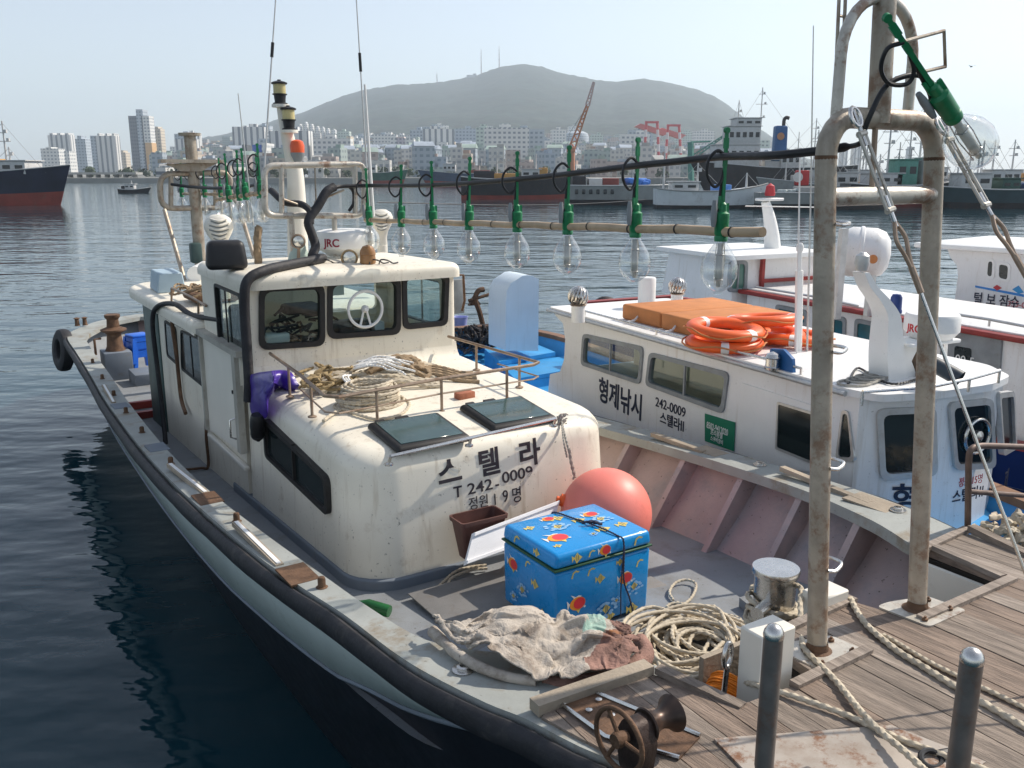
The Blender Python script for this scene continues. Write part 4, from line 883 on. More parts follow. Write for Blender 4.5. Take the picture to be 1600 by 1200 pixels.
# heavy cable down the wheelhouse
hc = thing('power_cable', 'heavy black hose-like cable bending over the roof and down the wheelhouse corner', 'cable', B.wor(E0), B.rz)
P = [B.Y(522,292,4.93), B.Y(510,300,4.9), B.Y(497,322,4.88), B.Y(482,345,4.86), B.Y(487,365,4.84), B.Y(493,385,4.8), B.Y(488,402,4.7), Vector((.85,4.6,3.43)), Vector((.5,4.35,3.42)), Vector((.16,4.12,3.40)), Vector((-.01,4.06,3.33)), Vector((-.045,4.07,3.15)), Vector((-.045,4.09,2.8)), Vector((-.05,4.08,2.5)), Vector((-.06,4.1,2.3))]
mb = MB(); mb.tube(cr([p - E0 for p in P], 6), .043, 12); mb.build('cable', RUBBER, hc)
P = [B.Y(u, v, y) for u, v, y in ((424,298,5.4),(445,316,5.1),(470,319,4.95),(484,330,4.88),(486,350,4.85))]
mb = MB(); mb.tube(cr([p - E0 for p in P], 5), .032, 10); mb.build('cable_branch', RUBBER, hc)
P = [B.Y(u, v, y) for u, v, y in ((268,288,AY-.2),(300,292,10),(340,294,9),(380,292,8.2),(410,288,7.4),(424,298,5.4))]
mb = MB(); mb.tube(cr([p - E0 for p in P], 5), .022, 8); mb.build('cable_branch', BLACK, hc)
P = [B.Y(u, v, FY) for u, v in ((545,291),(552,300),(552,318),(545,330))]
mb = MB(); mb.tube(cr([p - E0 for p in P], 5), .016, 8); mb.build('cable_branch', BLACK, hc)
# ============================================================ loose things on the cream boat (each top-level)
from mathutils import noise as NZ
def bt(name, label, cat, q, group=None): return thing(name, label, cat, B.wor(q), B.rz, group)
def deckz(y): return zd(y) + .02
# --- cooler box with a fish print
FISHM = [mat('cooler_blue_film', (.006,.27,.66), .28, var=.1, vs=5, coat=.3, bump=.12, bs=25), mat('fish_red', (.72,.04,.05), .35, var=.2), mat('fish_orange', (.85,.30,.03), .35, var=.15), mat('fish_white', (.82,.80,.74), .4),
         mat('fish_yellow', (.74,.58,.16), .4, var=.2), mat('bubble_pale_blue', (.30,.56,.85), .35, var=.15), mat('fish_dark', (.03,.05,.12), .5), mat('seam_green', (.03,.10,.05), .5)]
cx0, cx1, cy0, cy1 = .66, 1.405, .57, 1.16
cz0 = deckz(.8) + .035; cz1 = B.Y(1016, 829, cy0).z; czs = B.Y(1016, 851, cy0).z
cool = bt('cooler_box', 'bright blue cooler box printed with little fish, tied with a dark cord', 'cooler box', ((cx0+cx1)/2, (cy0+cy1)/2, cz0))
o3 = Vector(((cx0+cx1)/2, (cy0+cy1)/2, cz0))
def fish(mb, c, ux, uy, s, kind):
    ux, uy = Vector(ux), Vector(uy); nn = ux.cross(uy)
    def pl(pts, mi, z): 
        mb.add([c + ux*(x*s) + uy*(y*s) + nn*z for x, y in pts], [tuple(range(len(pts)))], mi)
    el = lambda a, b, cx_=0, cy_=0, n_=14: [(cx_ + a*math.cos(2*math.pi*i/n_), cy_ + b*math.sin(2*math.pi*i/n_)) for i in range(n_)]
    if kind == 'r':
        pl([(-.75,.95),(-.25,.35),(.45,.62),(.1,.75),(-.2,.65)], 3, .0012); pl(el(.85,.62), 2, .0015); pl(el(.62,.52,.18,.0), 1, .002); pl([(-.8,.1),(-1.15,.5),(-1.05,-.4)], 3, .0012); pl([(-.2,-.5),(.1,-.95),(.35,-.5)], 4, .0012); pl(el(.12,.1,.75,-.45,8), 3, .0022)
    elif kind == 'y':
        pl([(-.5,.1),(0,.75),(.25,.4),(.85,-.05),(.25,-.45),(-.1,-.8),(-.45,-.2)], 4, .0012); pl([(-.4,.05),(-.9,.45),(-.85,-.5)], 4, .0014)
        for x in (-.15, .15): pl([(x,.4),(x+.07,.4),(x+.1,-.4),(x+.03,-.4)], 6, .002)
    elif kind == 'm':
        pl([(-.8,-.5),(-.5,.4),(.1,.7),(.8,.4),(.5,.25),(.1,.42),(-.3,.2),(-.5,-.55)], 4, .0012)
    else:
        random.seed(int(c.x*1000) % 97)
        for k in range(16): a = 2*math.pi*k/16 + random.random()*.3; r = random.uniform(.45,1.05); pl(el(.2,.13,r*math.cos(a),r*.8*math.sin(a),8), 5, .0010 + .0001*k)
        pl([(-.4,0),(-.05,.4),(.4,.05),(-.05,-.4)], 4, .003); pl([(-.08,.3),(.0,.3),(.0,-.3),(-.08,-.3)], 6, .0034); pl([(.1,.25),(.16,.2),(.16,-.2),(.1,-.25)], 6, .0034)
def cooler():
    hw, hd = (cx1-cx0)/2, (cy1-cy0)/2; hh = czs - cz0
    mb = MB(); mb.rbox((0,0,hh/2 - .012), (hw*2*.965, hd*2*.965, hh-.02), .022, 3, taper=(1.02,1.02))
    yf, xl = -hd*.977 - .002, -hw*.977 - .002
    for x, z, s, k in ((-.20,.15,.062,'r'),(.02,.07,.07,'b'),(-.03,.25,.04,'y'),(.17,.21,.055,'r'),(.24,.15,.06,'b'),(.23,.02,.05,'y'),(.05,-.0,.045,'y'),(-.22,.31,.035,'m'),(-.10,.30,.035,'m'),(.28,.27,.035,'m'),(.10,.10,.028,'b'),(-.28,.05,.05,'y'),(.12,.31,.03,'y')):
        fish(mb, Vector((x, yf, max(.03,min(hh-.04,z*hh/.36)))), (1,0,0), (0,0,1), s*1.12, k)
    for y, z, s, k in ((.17,.25,.055,'r'),(.06,.14,.055,'b'),(-.08,.22,.042,'y'),(.0,.3,.035,'m'),(-.16,.08,.05,'y'),(.16,.07,.04,'b')):
        fish(mb, Vector((xl, y, z*hh/.36)), (0,-1,0), (0,0,1), s*1.12, k)
    mb.build('box', FISHM, cool)
    mb = MB(); lh = cz1 - czs; mb.rbox((0,0,hh + lh/2), (hw*2, hd*2, lh), .028, 4, taper=(.97,.97))
    zt = hh + lh + .0015
    for x, y, s, k in ((-.20,-.08,.075,'r'),(-.26,.14,.04,'y'),(-.10,.06,.075,'b'),(-.02,.18,.05,'y'),(.08,.08,.05,'y'),(.12,-.12,.055,'y'),(.2,.12,.055,'r'),(.21,.02,.07,'b'),(.27,-.12,.05,'y'),(-.08,.2,.045,'r'),(.02,-.15,.03,'b'),(-.27,-.18,.03,'y')):
        fish(mb, Vector((x, y, zt)), (1,0,0), (0,1,0), s*1.12, k)
    for x, s, k in ((-.21,.04,'y'),(.0,.045,'r'),(.26,.04,'m'),(-.1,.03,'m')): fish(mb, Vector((x, -hd*.985-.002, hh+lh*.5)), (1,0,.0), (0,.03,1), s*1.12, k)
    for y, s, k in ((.12,.04,'m'),(-.1,.035,'y')): fish(mb, Vector((-hw*.985-.002, y, hh+lh*.5)), (0,-1,0), (.03,0,1), s*1.12, k)
    mb.build('lid', FISHM, cool)
    mb = MB(); mb.rbox((0,0,hh - .006), (hw*2+.004, hd*2+.004, .014), .004, 1); mb.build('seam_tape', FISHM[7], cool)
    x = .09; mb = MB(); mb.rope([(x-.08,hd+.0,hh+lh-.03),(x-.07,hd-.03,hh+lh+.006),(x-.03,.1,hh+lh+.008),(x+.0,-.04,hh+lh+.012),(x+.03,-hd+.04,hh+lh+.006),(x+.045,-hd-.008,hh+lh-.03),(x+.05,-hd-.012,hh*.6),(x+.10,-hd-.012,.12),(x+.13,-hd-.02,.01)], .0055, 6)
    mb.rope([(x+.045,-hd-.01,hh+lh-.04),(x+.03,-hd-.012,hh*.5),(x+.035,-hd-.012,.01)], .004, 6); mb.rope([(x-.05,.0,hh+lh+.015),(x-.01,-.03,hh+lh+.03),(x+.04,-.05,hh+lh+.02),(x,-.01,hh+lh+.02),(x+.06,-.08,hh+lh+.01)], .008, 6)
    mb.build('cord', mat('dark_cord', (.05,.05,.08), .9, var=.4, vs=40), cool)
cooler()
# --- foam box and its lid
fb = bt('foam_box', 'open white polystyrene fish box standing behind the blue cooler', 'foam box', (0,0,0)); 
fz = deckz(1.4)
mb = MB(); mb.rbox((1.20, 1.30, fz+.02), (.62, .27, .04), .008, 1); mb.rbox((1.20, 1.18, fz+.2), (.62, .03, .38), .008, 1); mb.rbox((1.20, 1.42, fz+.2), (.62,.03,.38), .008, 1)
mb.rbox((.905,1.30,fz+.2), (.03,.22,.38), .008, 1); mb.rbox((1.495,1.30,fz+.2), (.03,.22,.38), .008, 1); mb.build('box', FOAM, fb)
la, lb_, lc, ldd = B.Y(724,884,1.50), B.Y(737,834,1.60), B.Y(871,783,1.66), B.Y(858,836,1.56)
nn = (lb_-la).cross(lc-la).normalized(); nn = nn if nn.y < 0 else -nn
fl = bt('foam_cover', 'white polystyrene lid leaning between the brown tub and the foam box', 'foam cover', la)
mb = MB(); mb.hexa([p - la for p in (la, ldd, lc, lb_)] + [p - la + nn*.03 for p in (la, ldd, lc, lb_)])
def lq(s_, t_): return la.lerp(ldd, s_).lerp(lb_.lerp(lc, s_), t_) - la
mb.hexa([lq(a_, b_) + nn*.028 for a_, b_ in ((.0,.0),(1,0),(1,.14),(0,.14))] + [lq(a_, b_) + nn*.045 for a_, b_ in ((.01,.02),(.99,.02),(.99,.12),(.01,.12))])
mb.hexa([lq(a_, b_) + nn*.028 for a_, b_ in ((.0,.86),(1,.86),(1,1),(0,1))] + [lq(a_, b_) + nn*.045 for a_, b_ in ((.01,.88),(.99,.88),(.99,.98),(.01,.98))])
mb.build('slab', FOAM, fl, recalc=True)
# --- brown planter tub
zr1, zr0 = B.Y(721, 819, 1.66).z, B.Y(721, 877, 1.70).z
tx = B.Y(721, 819, 1.66).x; tx2 = B.Y(794, 800, 1.66).x; tubq = Vector(((tx+tx2)/2, 1.75, zr0)); zr = zr1 - zr0; tw_ = tx2 - tx
tb = bt('plastic_tub', 'brown rectangular plastic tub against the painted cabin front', 'tub', tubq)
mb = MB(); secs = []
for z, w_, d_ in ((0,tw_*.72,.12),(zr-.03,tw_*.93,.185),(zr-.03,tw_*.99,.205),(zr,tw_,.21),(zr,tw_*.94,.185),(zr-.05,tw_*.91,.175),(.02,tw_*.68,.105)):
    secs.append([Vector((x, y, z)) for x, y in rrect(-w_/2, -d_/2, w_/2, d_/2, .025, 3)])
mb.loft(secs, closed=True, cap=True); mb.build('tub', BROWNP, tb)
# --- big pink-orange float
bq = B.Z(947, 803, deckz(2.0) + .36); dist = (B.wor(bq) - EYE).length; br = 71/1400*dist*.985
bq.z = deckz(bq.y) + br
bu = bt('float_buoy', 'big round coral-pink float beside the cream cabin', 'buoy', bq)
mb = MB(); mb.lathe([(br*math.cos(R(a_)), br*math.sin(R(a_))) for a_ in range(-90, 91, 6)], ax=(.25,.15,1), n=48, cap=False); mb.build('ball', mat('coral_float', (.86,.235,.185), .45, var=.06, vs=2, dirt=.35, dcol=(.5,.08,.06), ds=4), bu)
ax = Vector((.25,.15,1)).normalized(); mb = MB(); mb.lathe([(.05,br-.005),(.045,br+.02),(.02,br+.03),(.02,br+.05),(0,br+.05)], ax=(-.8,.5,.3), n=16); mb.build('eye', ORANGE, bu)
# --- ropes on the deck
def coil_path(c, rx, ry, n, seed, h=.02, rot=0, jit=.25):
    random.seed(seed); P = []; ph = random.random()*6
    for i in range(n*9):
        t = i/9; k = 1 - .55*((t*.618) % 1); a_ = 2*math.pi*i/9 + ph + .3*math.sin(t*2.1)
        x = rx*k*math.cos(a_)*(1 + jit*math.sin(t*1.7+a_)*.35) + rx*.22*math.sin(t*1.3); y = ry*k*math.sin(a_) + ry*.22*math.cos(t*1.9)
        P.append(Vector((c[0] + x*math.cos(rot) - y*math.sin(rot), c[1] + x*math.sin(rot) + y*math.cos(rot), c[2] + h*t*.32 + .012*math.sin(a_*2 + t))))
    return P
rc = bt('rope_coil', 'large untidy pile of twisted beige mooring rope on the foredeck floor', 'rope', (0,0,0))
cc_ = B.Z(1076, 1020, deckz(.1)+.06)
mb = MB(); mb.rope(coil_path((cc_.x,cc_.y,deckz(.1)+.02), .42, .36, 24, 2, .019, .4), .0115, 9, 3)
mb.rope(coil_path((cc_.x+.06,cc_.y-.06,deckz(.1)+.05), .34, .27, 13, 7, .02, 1.1), .0115, 9, 3); mb.build('rope', ROPE, rc)
P = [B.Z(u, v, deckz(.6)+.012) for u, v in ((1052,938),(1046,925),(1055,911),(1072,906),(1087,912),(1084,928),(1072,942),(1055,950),(1042,949),(1050,943),(1072,944),(1095,952),(1125,958),(1150,964),(1158,969),(1140,973),(1120,969),(1100,960),(1080,950),(1055,940))]
lp = bt('rope_loop', 'short loop of thin pale rope lying on the grey deck', 'rope', (0,0,0)); mb = MB(); mb.rope(P, .009, 8, 6); mb.build('rope', ROPE, lp)
P = [B.Z(u, v, deckz(1.6)+.012) for u, v in ((760,883),(735,886),(712,893),(695,907),(685,918),(692,921),(700,912),(705,904),(720,896),(740,890),(762,888))]
lp = bt('rope_loop', 'bent length of pale cord sticking out by the brown tub', 'rope', (0,0,0)); mb = MB(); mb.rope(P, .010, 8, 6); mb.build('rope', ROPE, lp)
for k, ((u0,v0),(u1,v1)) in enumerate((((725,934),(745,947)),((746,930),(766,945)))):
    a_, b_ = B.Z(u0, v0, deckz(1.3)+.01), B.Z(u1, v1, deckz(1.3)+.01); st = bt('wooden_stick', ('left' if k == 0 else 'right') + ' one of two thin wooden sticks on the foredeck', 'stick', a_); mb = MB(); mb.tube([(0,0,0), b_-a_], .006, 6); mb.build('stick', WOODL, st)
q = B.Z(583, 948, deckz(1.5)+.06); bo = bt('glass_bottle', 'green bottle lying behind the left gunwale', 'bottle', q); mb = MB(); mb.lathe([(0,-.12),(.038,-.118),(.04,-.10),(.04,.04),(.015,.1),(.014,.15),(0,.15)], ax=(-.6,.8,.1), n=16); mb.build('bottle', mat('green_glass', (.015,.11,.03), .12, var=.2), bo)
# rope round the bollard, then over the planks
br_ = bt('mooring_rope', 'beige rope wound round the steel bollard and led away over the planks', 'rope', (0,0,0))
P = []
for i in range(5*10):
    a_ = 2*math.pi*i/10 + 2.6; t = i/10; P.append(Vector((bx + (.125 + .012*math.sin(t*2.2))*math.cos(a_), by + (.125 + .012*math.sin(t*2.2))*math.sin(a_), 1.93 + .026*t + .035*math.sin(a_*1.0 + t*1.3))))
for u, v, y in ((1246,915,-.62),(1250,940,-.72),(1252,985,-.86)): P.append(B.Y(u, v, y))
for u, v, z in ((1256,1012,2.15),(1285,1042,2.16),(1310,1068,2.17),(1360,1128,2.2),(1420,1180,2.24),(1475,1235,2.28),(1560,1330,2.34)): P.append(B.Z(u, v, z))
mb = MB(); mb.rope(P, .0125, 9, 4); mb.build('rope', ROPE, br_)
def line(name, label, pts, r, m_=ROPE):
    o = bt(name, label, 'rope', (0,0,0)); P = []
    for u, v, dz in pts:
        q = B.Z(u, v, 2.12)
        for _ in range(8): q = B.Z(u, v, zf(q.y) + dz)
        P.append(q)
    mb = MB(); mb.rope(P, r, 9, 6); mb.build('rope', m_, o)
line('mooring_rope', 'beige rope lying across the planks from behind the bent stub post', ((1160,1066,-.05),(1180,1070,.0),(1235,1086,.017),(1320,1116,.017),(1400,1152,.02),(1480,1182,.018),(1600,1225,.018),(1750,1290,.02)), .0115)
line('mooring_rope', 'thick beige rope starting with a blunt end near the second gate post', ((1329,935,.02),(1338,953,.016),(1356,978,.016),(1400,1015,.016),(1440,1040,.016),(1490,1071,.016),(1560,1112,.016),(1640,1158,.016),(1800,1240,.016)), .0135)
line('mooring_rope', 'thinner beige rope running just behind the thick one on the planks', ((1380,992,.012),(1400,1003,.012),(1450,1033,.012),(1500,1058,.012),(1560,1086,.012),(1640,1124,.012),(1800,1190,.012)), .0095)
# orange line on a reel, with a steel ring
oq = B.Z(1135, 1085, 1.93); orr = bt('rope_reel', 'hank of bright orange cord on a small reel in the deck well', 'rope reel', oq)
ax = Vector((.85,.35,.55)).normalized()
s1 = ax.orthogonal().normalized(); s2 = ax.cross(s1)
mb = MB()
for k in range(26):
    t = (k % 13 - 6)*.0085; r_ = .085 + .007*(k//13) + random.uniform(-.003,.003)
    mb.tube([ax*t + s1*(r_*math.cos(R(15*i))) + s2*(r_*math.sin(R(15*i))) + ax*.003*math.sin(R(30*i)+k) for i in range(24)], .0052, 6, closed=True)
mb.build('cord', mat('orange_cord', (.80,.24,.015), .7, var=.2, vs=30), orr)
mb = MB(); mb.lathe([(.075,-.07),(.075,.07)], ax=ax, n=20); mb.build('reel', RUST, orr)
rq_ = B.Y(1137, 1024, -.95) - oq
mb = MB(); mb.tube([rq_ + Vector((.035*math.cos(R(20*i)), .0+.012*math.cos(R(20*i)), .055*math.sin(R(20*i)))) for i in range(18)], .011, 10, closed=True); mb.tube([rq_ + Vector((0,0,-.055)), rq_ + Vector((-.01,0,-.20))], .012, 8); mb.build('steel_ring', STEEL, orr)
# --- dirty cloth over the bow plank
def cloth():
    top = [(680,985),(712,975),(745,962),(790,952),(830,946),(870,944),(905,947),(935,952),(960,968),(985,1000)]
    bot = [(682,990),(700,1006),(735,1030),(770,1048),(815,1062),(858,1070),(890,1073),(925,1068),(965,1056),(990,1040)]
    top = [B.Z(u, v, 2.18 if 0 < i < 9 else 2.08) for i, (u, v) in enumerate(top)]; bot = [B.Z(u, v, 2.09) for u, v in bot]
    nx, ny = 112, 64; T, Bt = cr(top, 17), cr(bot, 17); vs = []; fs = []
    # a heightfield to drape over: the plank, the gear under the cloth, the deck (thrown away after the draping)
    gx, gy = 70, 60; hv = []; hf = []
    def inside(x, y):
        best = -1
        for i in range(0, len(T), 4):
            a_, b_ = T[i], Bt[min(i, len(Bt)-1)]; d = (a_-b_); t = max(.06, min(.90, ((x-b_.x)*d.x + (y-b_.y)*d.y)/max(1e-6, d.x*d.x+d.y*d.y)))
            p = b_ + d*t; best = max(best, 1 - math.hypot(x-p.x, y-p.y)/.10)
        return max(0, min(1, best*2))
    for i in range(gx):
        for j in range(gy):
            x, y = -1.0 + 2.4*i/(gx-1), -.75 + 1.9*j/(gy-1); k = inside(x, y); base = zg(y) + .008 if x < lerp([(-.75,.3),(-.4,-.1),(0,-.4),(.6,-.49),(1.2,-.53)], y) else 1.55
            lump = 2.135 + .09*NZ.noise(Vector((x*4, y*4, 2))) + .16*max(0, (x-.2)) + .045*NZ.noise(Vector((x*9, y*9, 5)))
            hv.append((x, y, base*(1-k) + max(base, lump)*k))
    hf = [(i*gy+j, (i+1)*gy+j, (i+1)*gy+j+1, i*gy+j+1) for i in range(gx-1) for j in range(gy-1)]
    cm = bpy.data.meshes.new('drape_form'); cm.from_pydata(hv, [], hf); co = bpy.data.objects.new('drape_form', cm); COL.objects.link(co)
    md = co.modifiers.new('c', 'COLLISION'); co.collision.thickness_outer = .012; co.collision.cloth_friction = 70
    for i in range(nx):
        f = i/(nx-1); a_ = T[min(int(f*(len(T)-1)), len(T)-1)]; b_ = Bt[min(int(f*(len(Bt)-1)), len(Bt)-1)]; m0 = (a_+b_)/2
        for j in range(ny):
            g = j/(ny-1); p = m0 + (b_.lerp(a_, g) - m0)*1.04; q = Vector((f*3.2, g*1.7, 0))
            n1 = NZ.noise(q*1.1 + Vector((3,1,0))); n2 = NZ.noise(q*2.2 + Vector((8,5,2)))
            p.z = 2.25 + .034*math.sin((g*2.1 - f*1.5 + .6*n1)*8) + .026*math.sin((g*.9 + f*3.4 + .5*n2)*7) + .02*n2 + .09*max(0, f-.6)/.4 + .03*math.sin(math.pi*f)*math.sin(math.pi*g)
            vs.append(p)
    fs = [(i*ny+j, (i+1)*ny+j, (i+1)*ny+j+1, i*ny+j+1) for i in range(nx-1) for j in range(ny-1)]
    me = bpy.data.meshes.new('d'); me.from_pydata([tuple(v) for v in vs], [], fs); do = bpy.data.objects.new('d', me); COL.objects.link(do)
    cl = do.modifiers.new('cloth', 'CLOTH'); st = cl.settings; st.quality = 4; st.mass = .25; st.tension_stiffness = 15; st.compression_stiffness = 15; st.shear_stiffness = 6; st.bending_stiffness = .06; st.shrink_min = -.10; st.air_damping = 2
    cl.collision_settings.use_self_collision = False; cl.collision_settings.self_distance_min = .008; cl.collision_settings.distance_min = .008; cl.collision_settings.collision_quality = 2
    cl.point_cache.frame_start = 1; cl.point_cache.frame_end = 60
    for fr_n in range(1, 23): SC.frame_set(fr_n)
    ev = do.evaluated_get(bpy.context.evaluated_depsgraph_get()); em = ev.to_mesh(); vs = [v.co.copy() for v in em.vertices]; ev.to_mesh_clear()
    SC.frame_set(1); bpy.data.objects.remove(do); bpy.data.objects.remove(co)
    m_ = mat('dirty_fleece', (.56,.50,.43), .95, var=.2, vs=4, dirt=.85, dcol=(.20,.155,.12), ds=4, dth=.46, speck=.6, bump=.8, bs=140)
    m2 = mat('rust_stained_cloth', (.26,.15,.12), .95, var=.6, vs=7, dirt=.8, dcol=(.42,.17,.05), ds=9, dth=.55, speck=.6, bump=.8, bs=90)
    m3 = mat('pale_green_cloth', (.30,.43,.37), .95, var=.2, vs=9, dirt=.5, dcol=(.4,.36,.3), ds=9, bump=.6, bs=140)
    c = bt('dirty_cloth', 'grubby cream fleece cloth with rust-brown end crumpled over the bow plank', 'cloth', (0,0,0))
    mb = MB(); mb.add(vs, fs)
    for k, f in enumerate(mb.f):
        i, j = divmod(f[0], ny); fi, gj = i/nx, j/ny; w_ = .04*NZ.noise(Vector((fi*6, gj*6, 3)))
        if fi + w_ > .80 + .12*(gj-.5): mb.m[k] = 1
        elif fi + w_ > .70 and gj > .5 and fi < .80: mb.m[k] = 2
    o = mb.build('cloth', [m_, m2, m3], c, ang=180); o.modifiers.new('s', 'SUBSURF').render_levels = 1; o.modifiers.new('t', 'SOLIDIFY').thickness = .006
    # rolled near edge and a tucked-under dark lining
    rr = [B.Z(u, v, 2.10) for u, v in ((676,986),(690,1000),(715,1022),(745,1040),(775,1052),(805,1060),(838,1064))]
    mb = MB(); P = cr(rr, 6); mb.tube(P, [.022 + .012*abs(NZ.noise(p*6)) for p in P], 10); mb.build('rolled_edge', m_, c)
    rr = [B.Z(u, v, 2.07) for u, v in ((852,1066),(880,1073),(915,1070),(955,1060),(990,1042),(1010,1022),(1000,1000))]
    mb = MB(); P = cr(rr, 6); mb.tube(P, [.035 + .025*abs(NZ.noise(p*7)) for p in P], 10); mb.build('lining', m2, c)
cloth()
# --- ropes on the cabin top
def pile(name, label, loops, r, m_, cat='rope'):
    o = bt(name, label, cat, (0,0,0)); mb = MB()
    for P in loops: mb.rope(P, r, 8, 4)
    mb.build('rope', m_, o)
def ztop(y): return trunk_t(y) + .03
def trp(u, v, dz=0): 
    q = B.Z(u, v, 2.43)
    for _ in range(4): q = B.Z(u, v, ztop(q.y) + dz)
    return q
c0_ = trp(586, 634); lo = []
for k in range(15):
    rx = .27 - .012*(k % 5) - .004*k; z = .012 + .012*k; ph = k*.7
    lo.append([Vector((c0_.x + .02*math.sin(k*1.9) + (rx + .012*math.sin(3*a_+k))*math.cos(a_), c0_.y + .1 + .02*math.cos(k*2.3) + (rx*.82)*math.sin(a_), ztop(c0_.y) - .02 + z + .008*math.sin(2*a_+ph))) for a_ in [R(24*i)+ph for i in range(16)]])
lo.append([trp(u, v) for u, v in ((505,658),(515,650),(535,640),(560,648),(590,655),(625,648),(640,632),(630,622))])
pile('rope_coil', 'neat round coil of pale beige rope on the cabin top by the rail', lo, .0125, ROPE)
random.seed(21)
def strand(a, b, h, wob, n=6): 
    a, b = Vector(a), Vector(b); return [a.lerp(b, i/n) + Vector((random.uniform(-wob,wob), random.uniform(-wob,wob), h*math.sin(math.pi*i/n)*random.uniform(.6,1.1) + .01)) for i in range(n+1)]
lo = []
for k in range(12):
    f = k/11; a_ = trp(515 + 8*math.sin(k), 612 - 16*f); b_ = trp(690 - 14*f, 606 - 34*f)
    lo.append(strand(a_, b_, .07 + .06*f, .012))
for k in range(7):
    a_ = trp(515 + random.uniform(-5,5), 606 + random.uniform(-8,8)); lo.append([a_, a_ + Vector((-.06,.04,.03)), a_ + Vector((-.03,.12,.05)), a_ + Vector((.08,.1,.08)), a_ + Vector((.22,.06,.09))])
pile('rope_bundle', 'thick bundle of twisted beige-grey rope laid across the cabin top', lo, .018, ROPE)
lo = []
for k in range(9):
    a_ = trp(575 + k*3, 584 - k*1.2, .1); b_ = trp(668 + random.uniform(-8,8), 578 + random.uniform(-12,14), .04); lo.append(strand(a_, b_, .10, .03)); 
for k in range(4):
    a_ = trp(664, 580 + 4*k, .03); lo.append([a_, a_ + Vector((.1,.05,.02)), a_ + Vector((.2,-.05,-.0)), a_ + Vector((.3,-.14,-.03)), a_ + Vector((.42,-.16 - .02*k,-.04))])
pile('rope_bundle', 'frayed brown rope hanging to the right at the back of the pile', lo, .022, ROPEB)
lo = []
for k in range(26):
    a_ = trp(random.uniform(470,545), random.uniform(582,612), random.uniform(0,.06)); lo.append([a_] + [a_ + Vector((random.uniform(-.16,.16), random.uniform(-.12,.12), random.uniform(-.01,.09))) for _ in range(4)])
pile('tangled_net', 'ochre tangle of net and cord at the left of the rope pile', lo, .012, mat('ochre_net', (.33,.245,.13), .95, var=.3, vs=30, dirt=.4, dcol=(.12,.08,.04), ds=10), 'net')
lo = []
for k in range(14):
    a_ = trp(558 + 3*math.sin(k*3), 572 + random.uniform(-6,6), .14); b_ = trp(640 + random.uniform(-14,8), 570 + random.uniform(-8,18), .15)
    lo.append(strand(a_, b_, .05, .018)); 
for k in range(3): a_ = trp(540+4*k, 586, .12); lo.append([a_, a_ + Vector((-.05,-.06,.0)), a_ + Vector((-.05,-.16,-.03)), a_ + Vector((.02,-.2,-.05)), a_ + Vector((.09,-.19,-.05))])
pile('rope_hank', 'bright white thin rope hank lying on top of the rope pile', lo, .0085, ROPEW)
lo = [strand(trp(495,583,.05), trp(560,562,.13), .05, .01), strand(trp(484,593,.02), trp(520,577,.07), .02, .01)]
q = trp(726, 621); bk = bt('brick', 'single red brick lying on the cabin top', 'brick', q); mb = MB(); mb.rbox((0,0,.02), (.16,.08,.055), .006, 2, rz=.12); mb.build('brick', mat('red_brick', (.38,.14,.08), .85, var=.2, vs=20, bump=.5, bs=80), bk)
# cord tangle at the far front corner
q = B.Y(877, 655, 2.05); cd = bt('cord_tangle', 'grey cord knotted at the end of the grab bar and hanging down', 'cord', (0,0,0)); mb = MB(); random.seed(5)
for k in range(7): mb.rope([q + Vector((random.uniform(-.05,.05), -.02, random.uniform(-.07,.05))) for _ in range(5)], .006, 6, 4)
mb.rope([q, B.Y(885,690,1.86), B.Y(893,720,1.84), B.Y(898,740,1.84), B.Y(895,750,1.83)], .008, 6); mb.rope([q, B.Y(881,690,1.86), B.Y(886,715,1.85)], .007, 6); mb.rope([B.Y(889,700,1.84), B.Y(893,725,1.83), B.Y(899,748,1.82)], .012, 6); mb.build('cord', ROPEG, cd)
# --- purple waterproof with a black glove, hanging at the cabin corner
def coat():
    c = bt('purple_waterproof', 'crumpled purple waterproof hung over the cabin corner by the rail', 'rain jacket', (0,0,0))
    out = [(388,590),(400,583),(420,580),(440,578),(455,582),(464,596),(468,606),(452,612),(440,604),(428,612),(420,625),(418,650),(406,655),(396,652),(390,635),(392,615)]
    cxm = (425, 605); rows = 9; mb = MB(); vs = []; K = 90
    ol = cr([(u, v, 0) for u, v in out], 6, True); K = len(ol)
    for r_ in range(rows+1):
        f = r_/rows
        for p in ol:
            vbot = p.y > 612
            u = 412 + (p.x - 412)*f if vbot else cxm[0] + (p.x - cxm[0])*f; v = 612 + (p.y - 612)*f if vbot else 598 + (p.y - 598)*f
            q = B.X(u, v, -.04) if (u < 428) else B.Y(u, v, 3.98 - .2*max(0, (u-440)/25))
            d = (B.loc(EYE) - q).normalized(); bulge = .10*(1 - f**2.5); nz = NZ.noise(Vector((u*.06, v*.06, 1))); n2 = 1-abs(NZ.noise(Vector((u*.09+nz, v*.05, 4))))
            vs.append(q + d*(bulge + .05*n2*(1-f**6) + .02*nz + .02))
    fs = [(r_*K+j, r_*K+(j+1) % K, (r_+1)*K+(j+1) % K, (r_+1)*K+j) for r_ in range(rows) for j in range(K)]
    mb.add(vs, fs); mb.build('jacket', mat('purple_pvc', (.065,.03,.30), .35, var=.25, vs=8, coat=.2), c, ang=180, recalc=True)
    P = [B.X(402,648,-.09), B.X(402,665,-.09), B.X(403,680,-.08), B.X(404,690,-.08)]
    mb = MB(); mb.tube(cr(P, 6), [.05,.055,.058,.06,.06,.06,.06,.06,.058,.058,.06,.06,.058,.055,.05,.045,.035,.02,.01], 12); mb.build('cuff', BLACK, c)
coat()
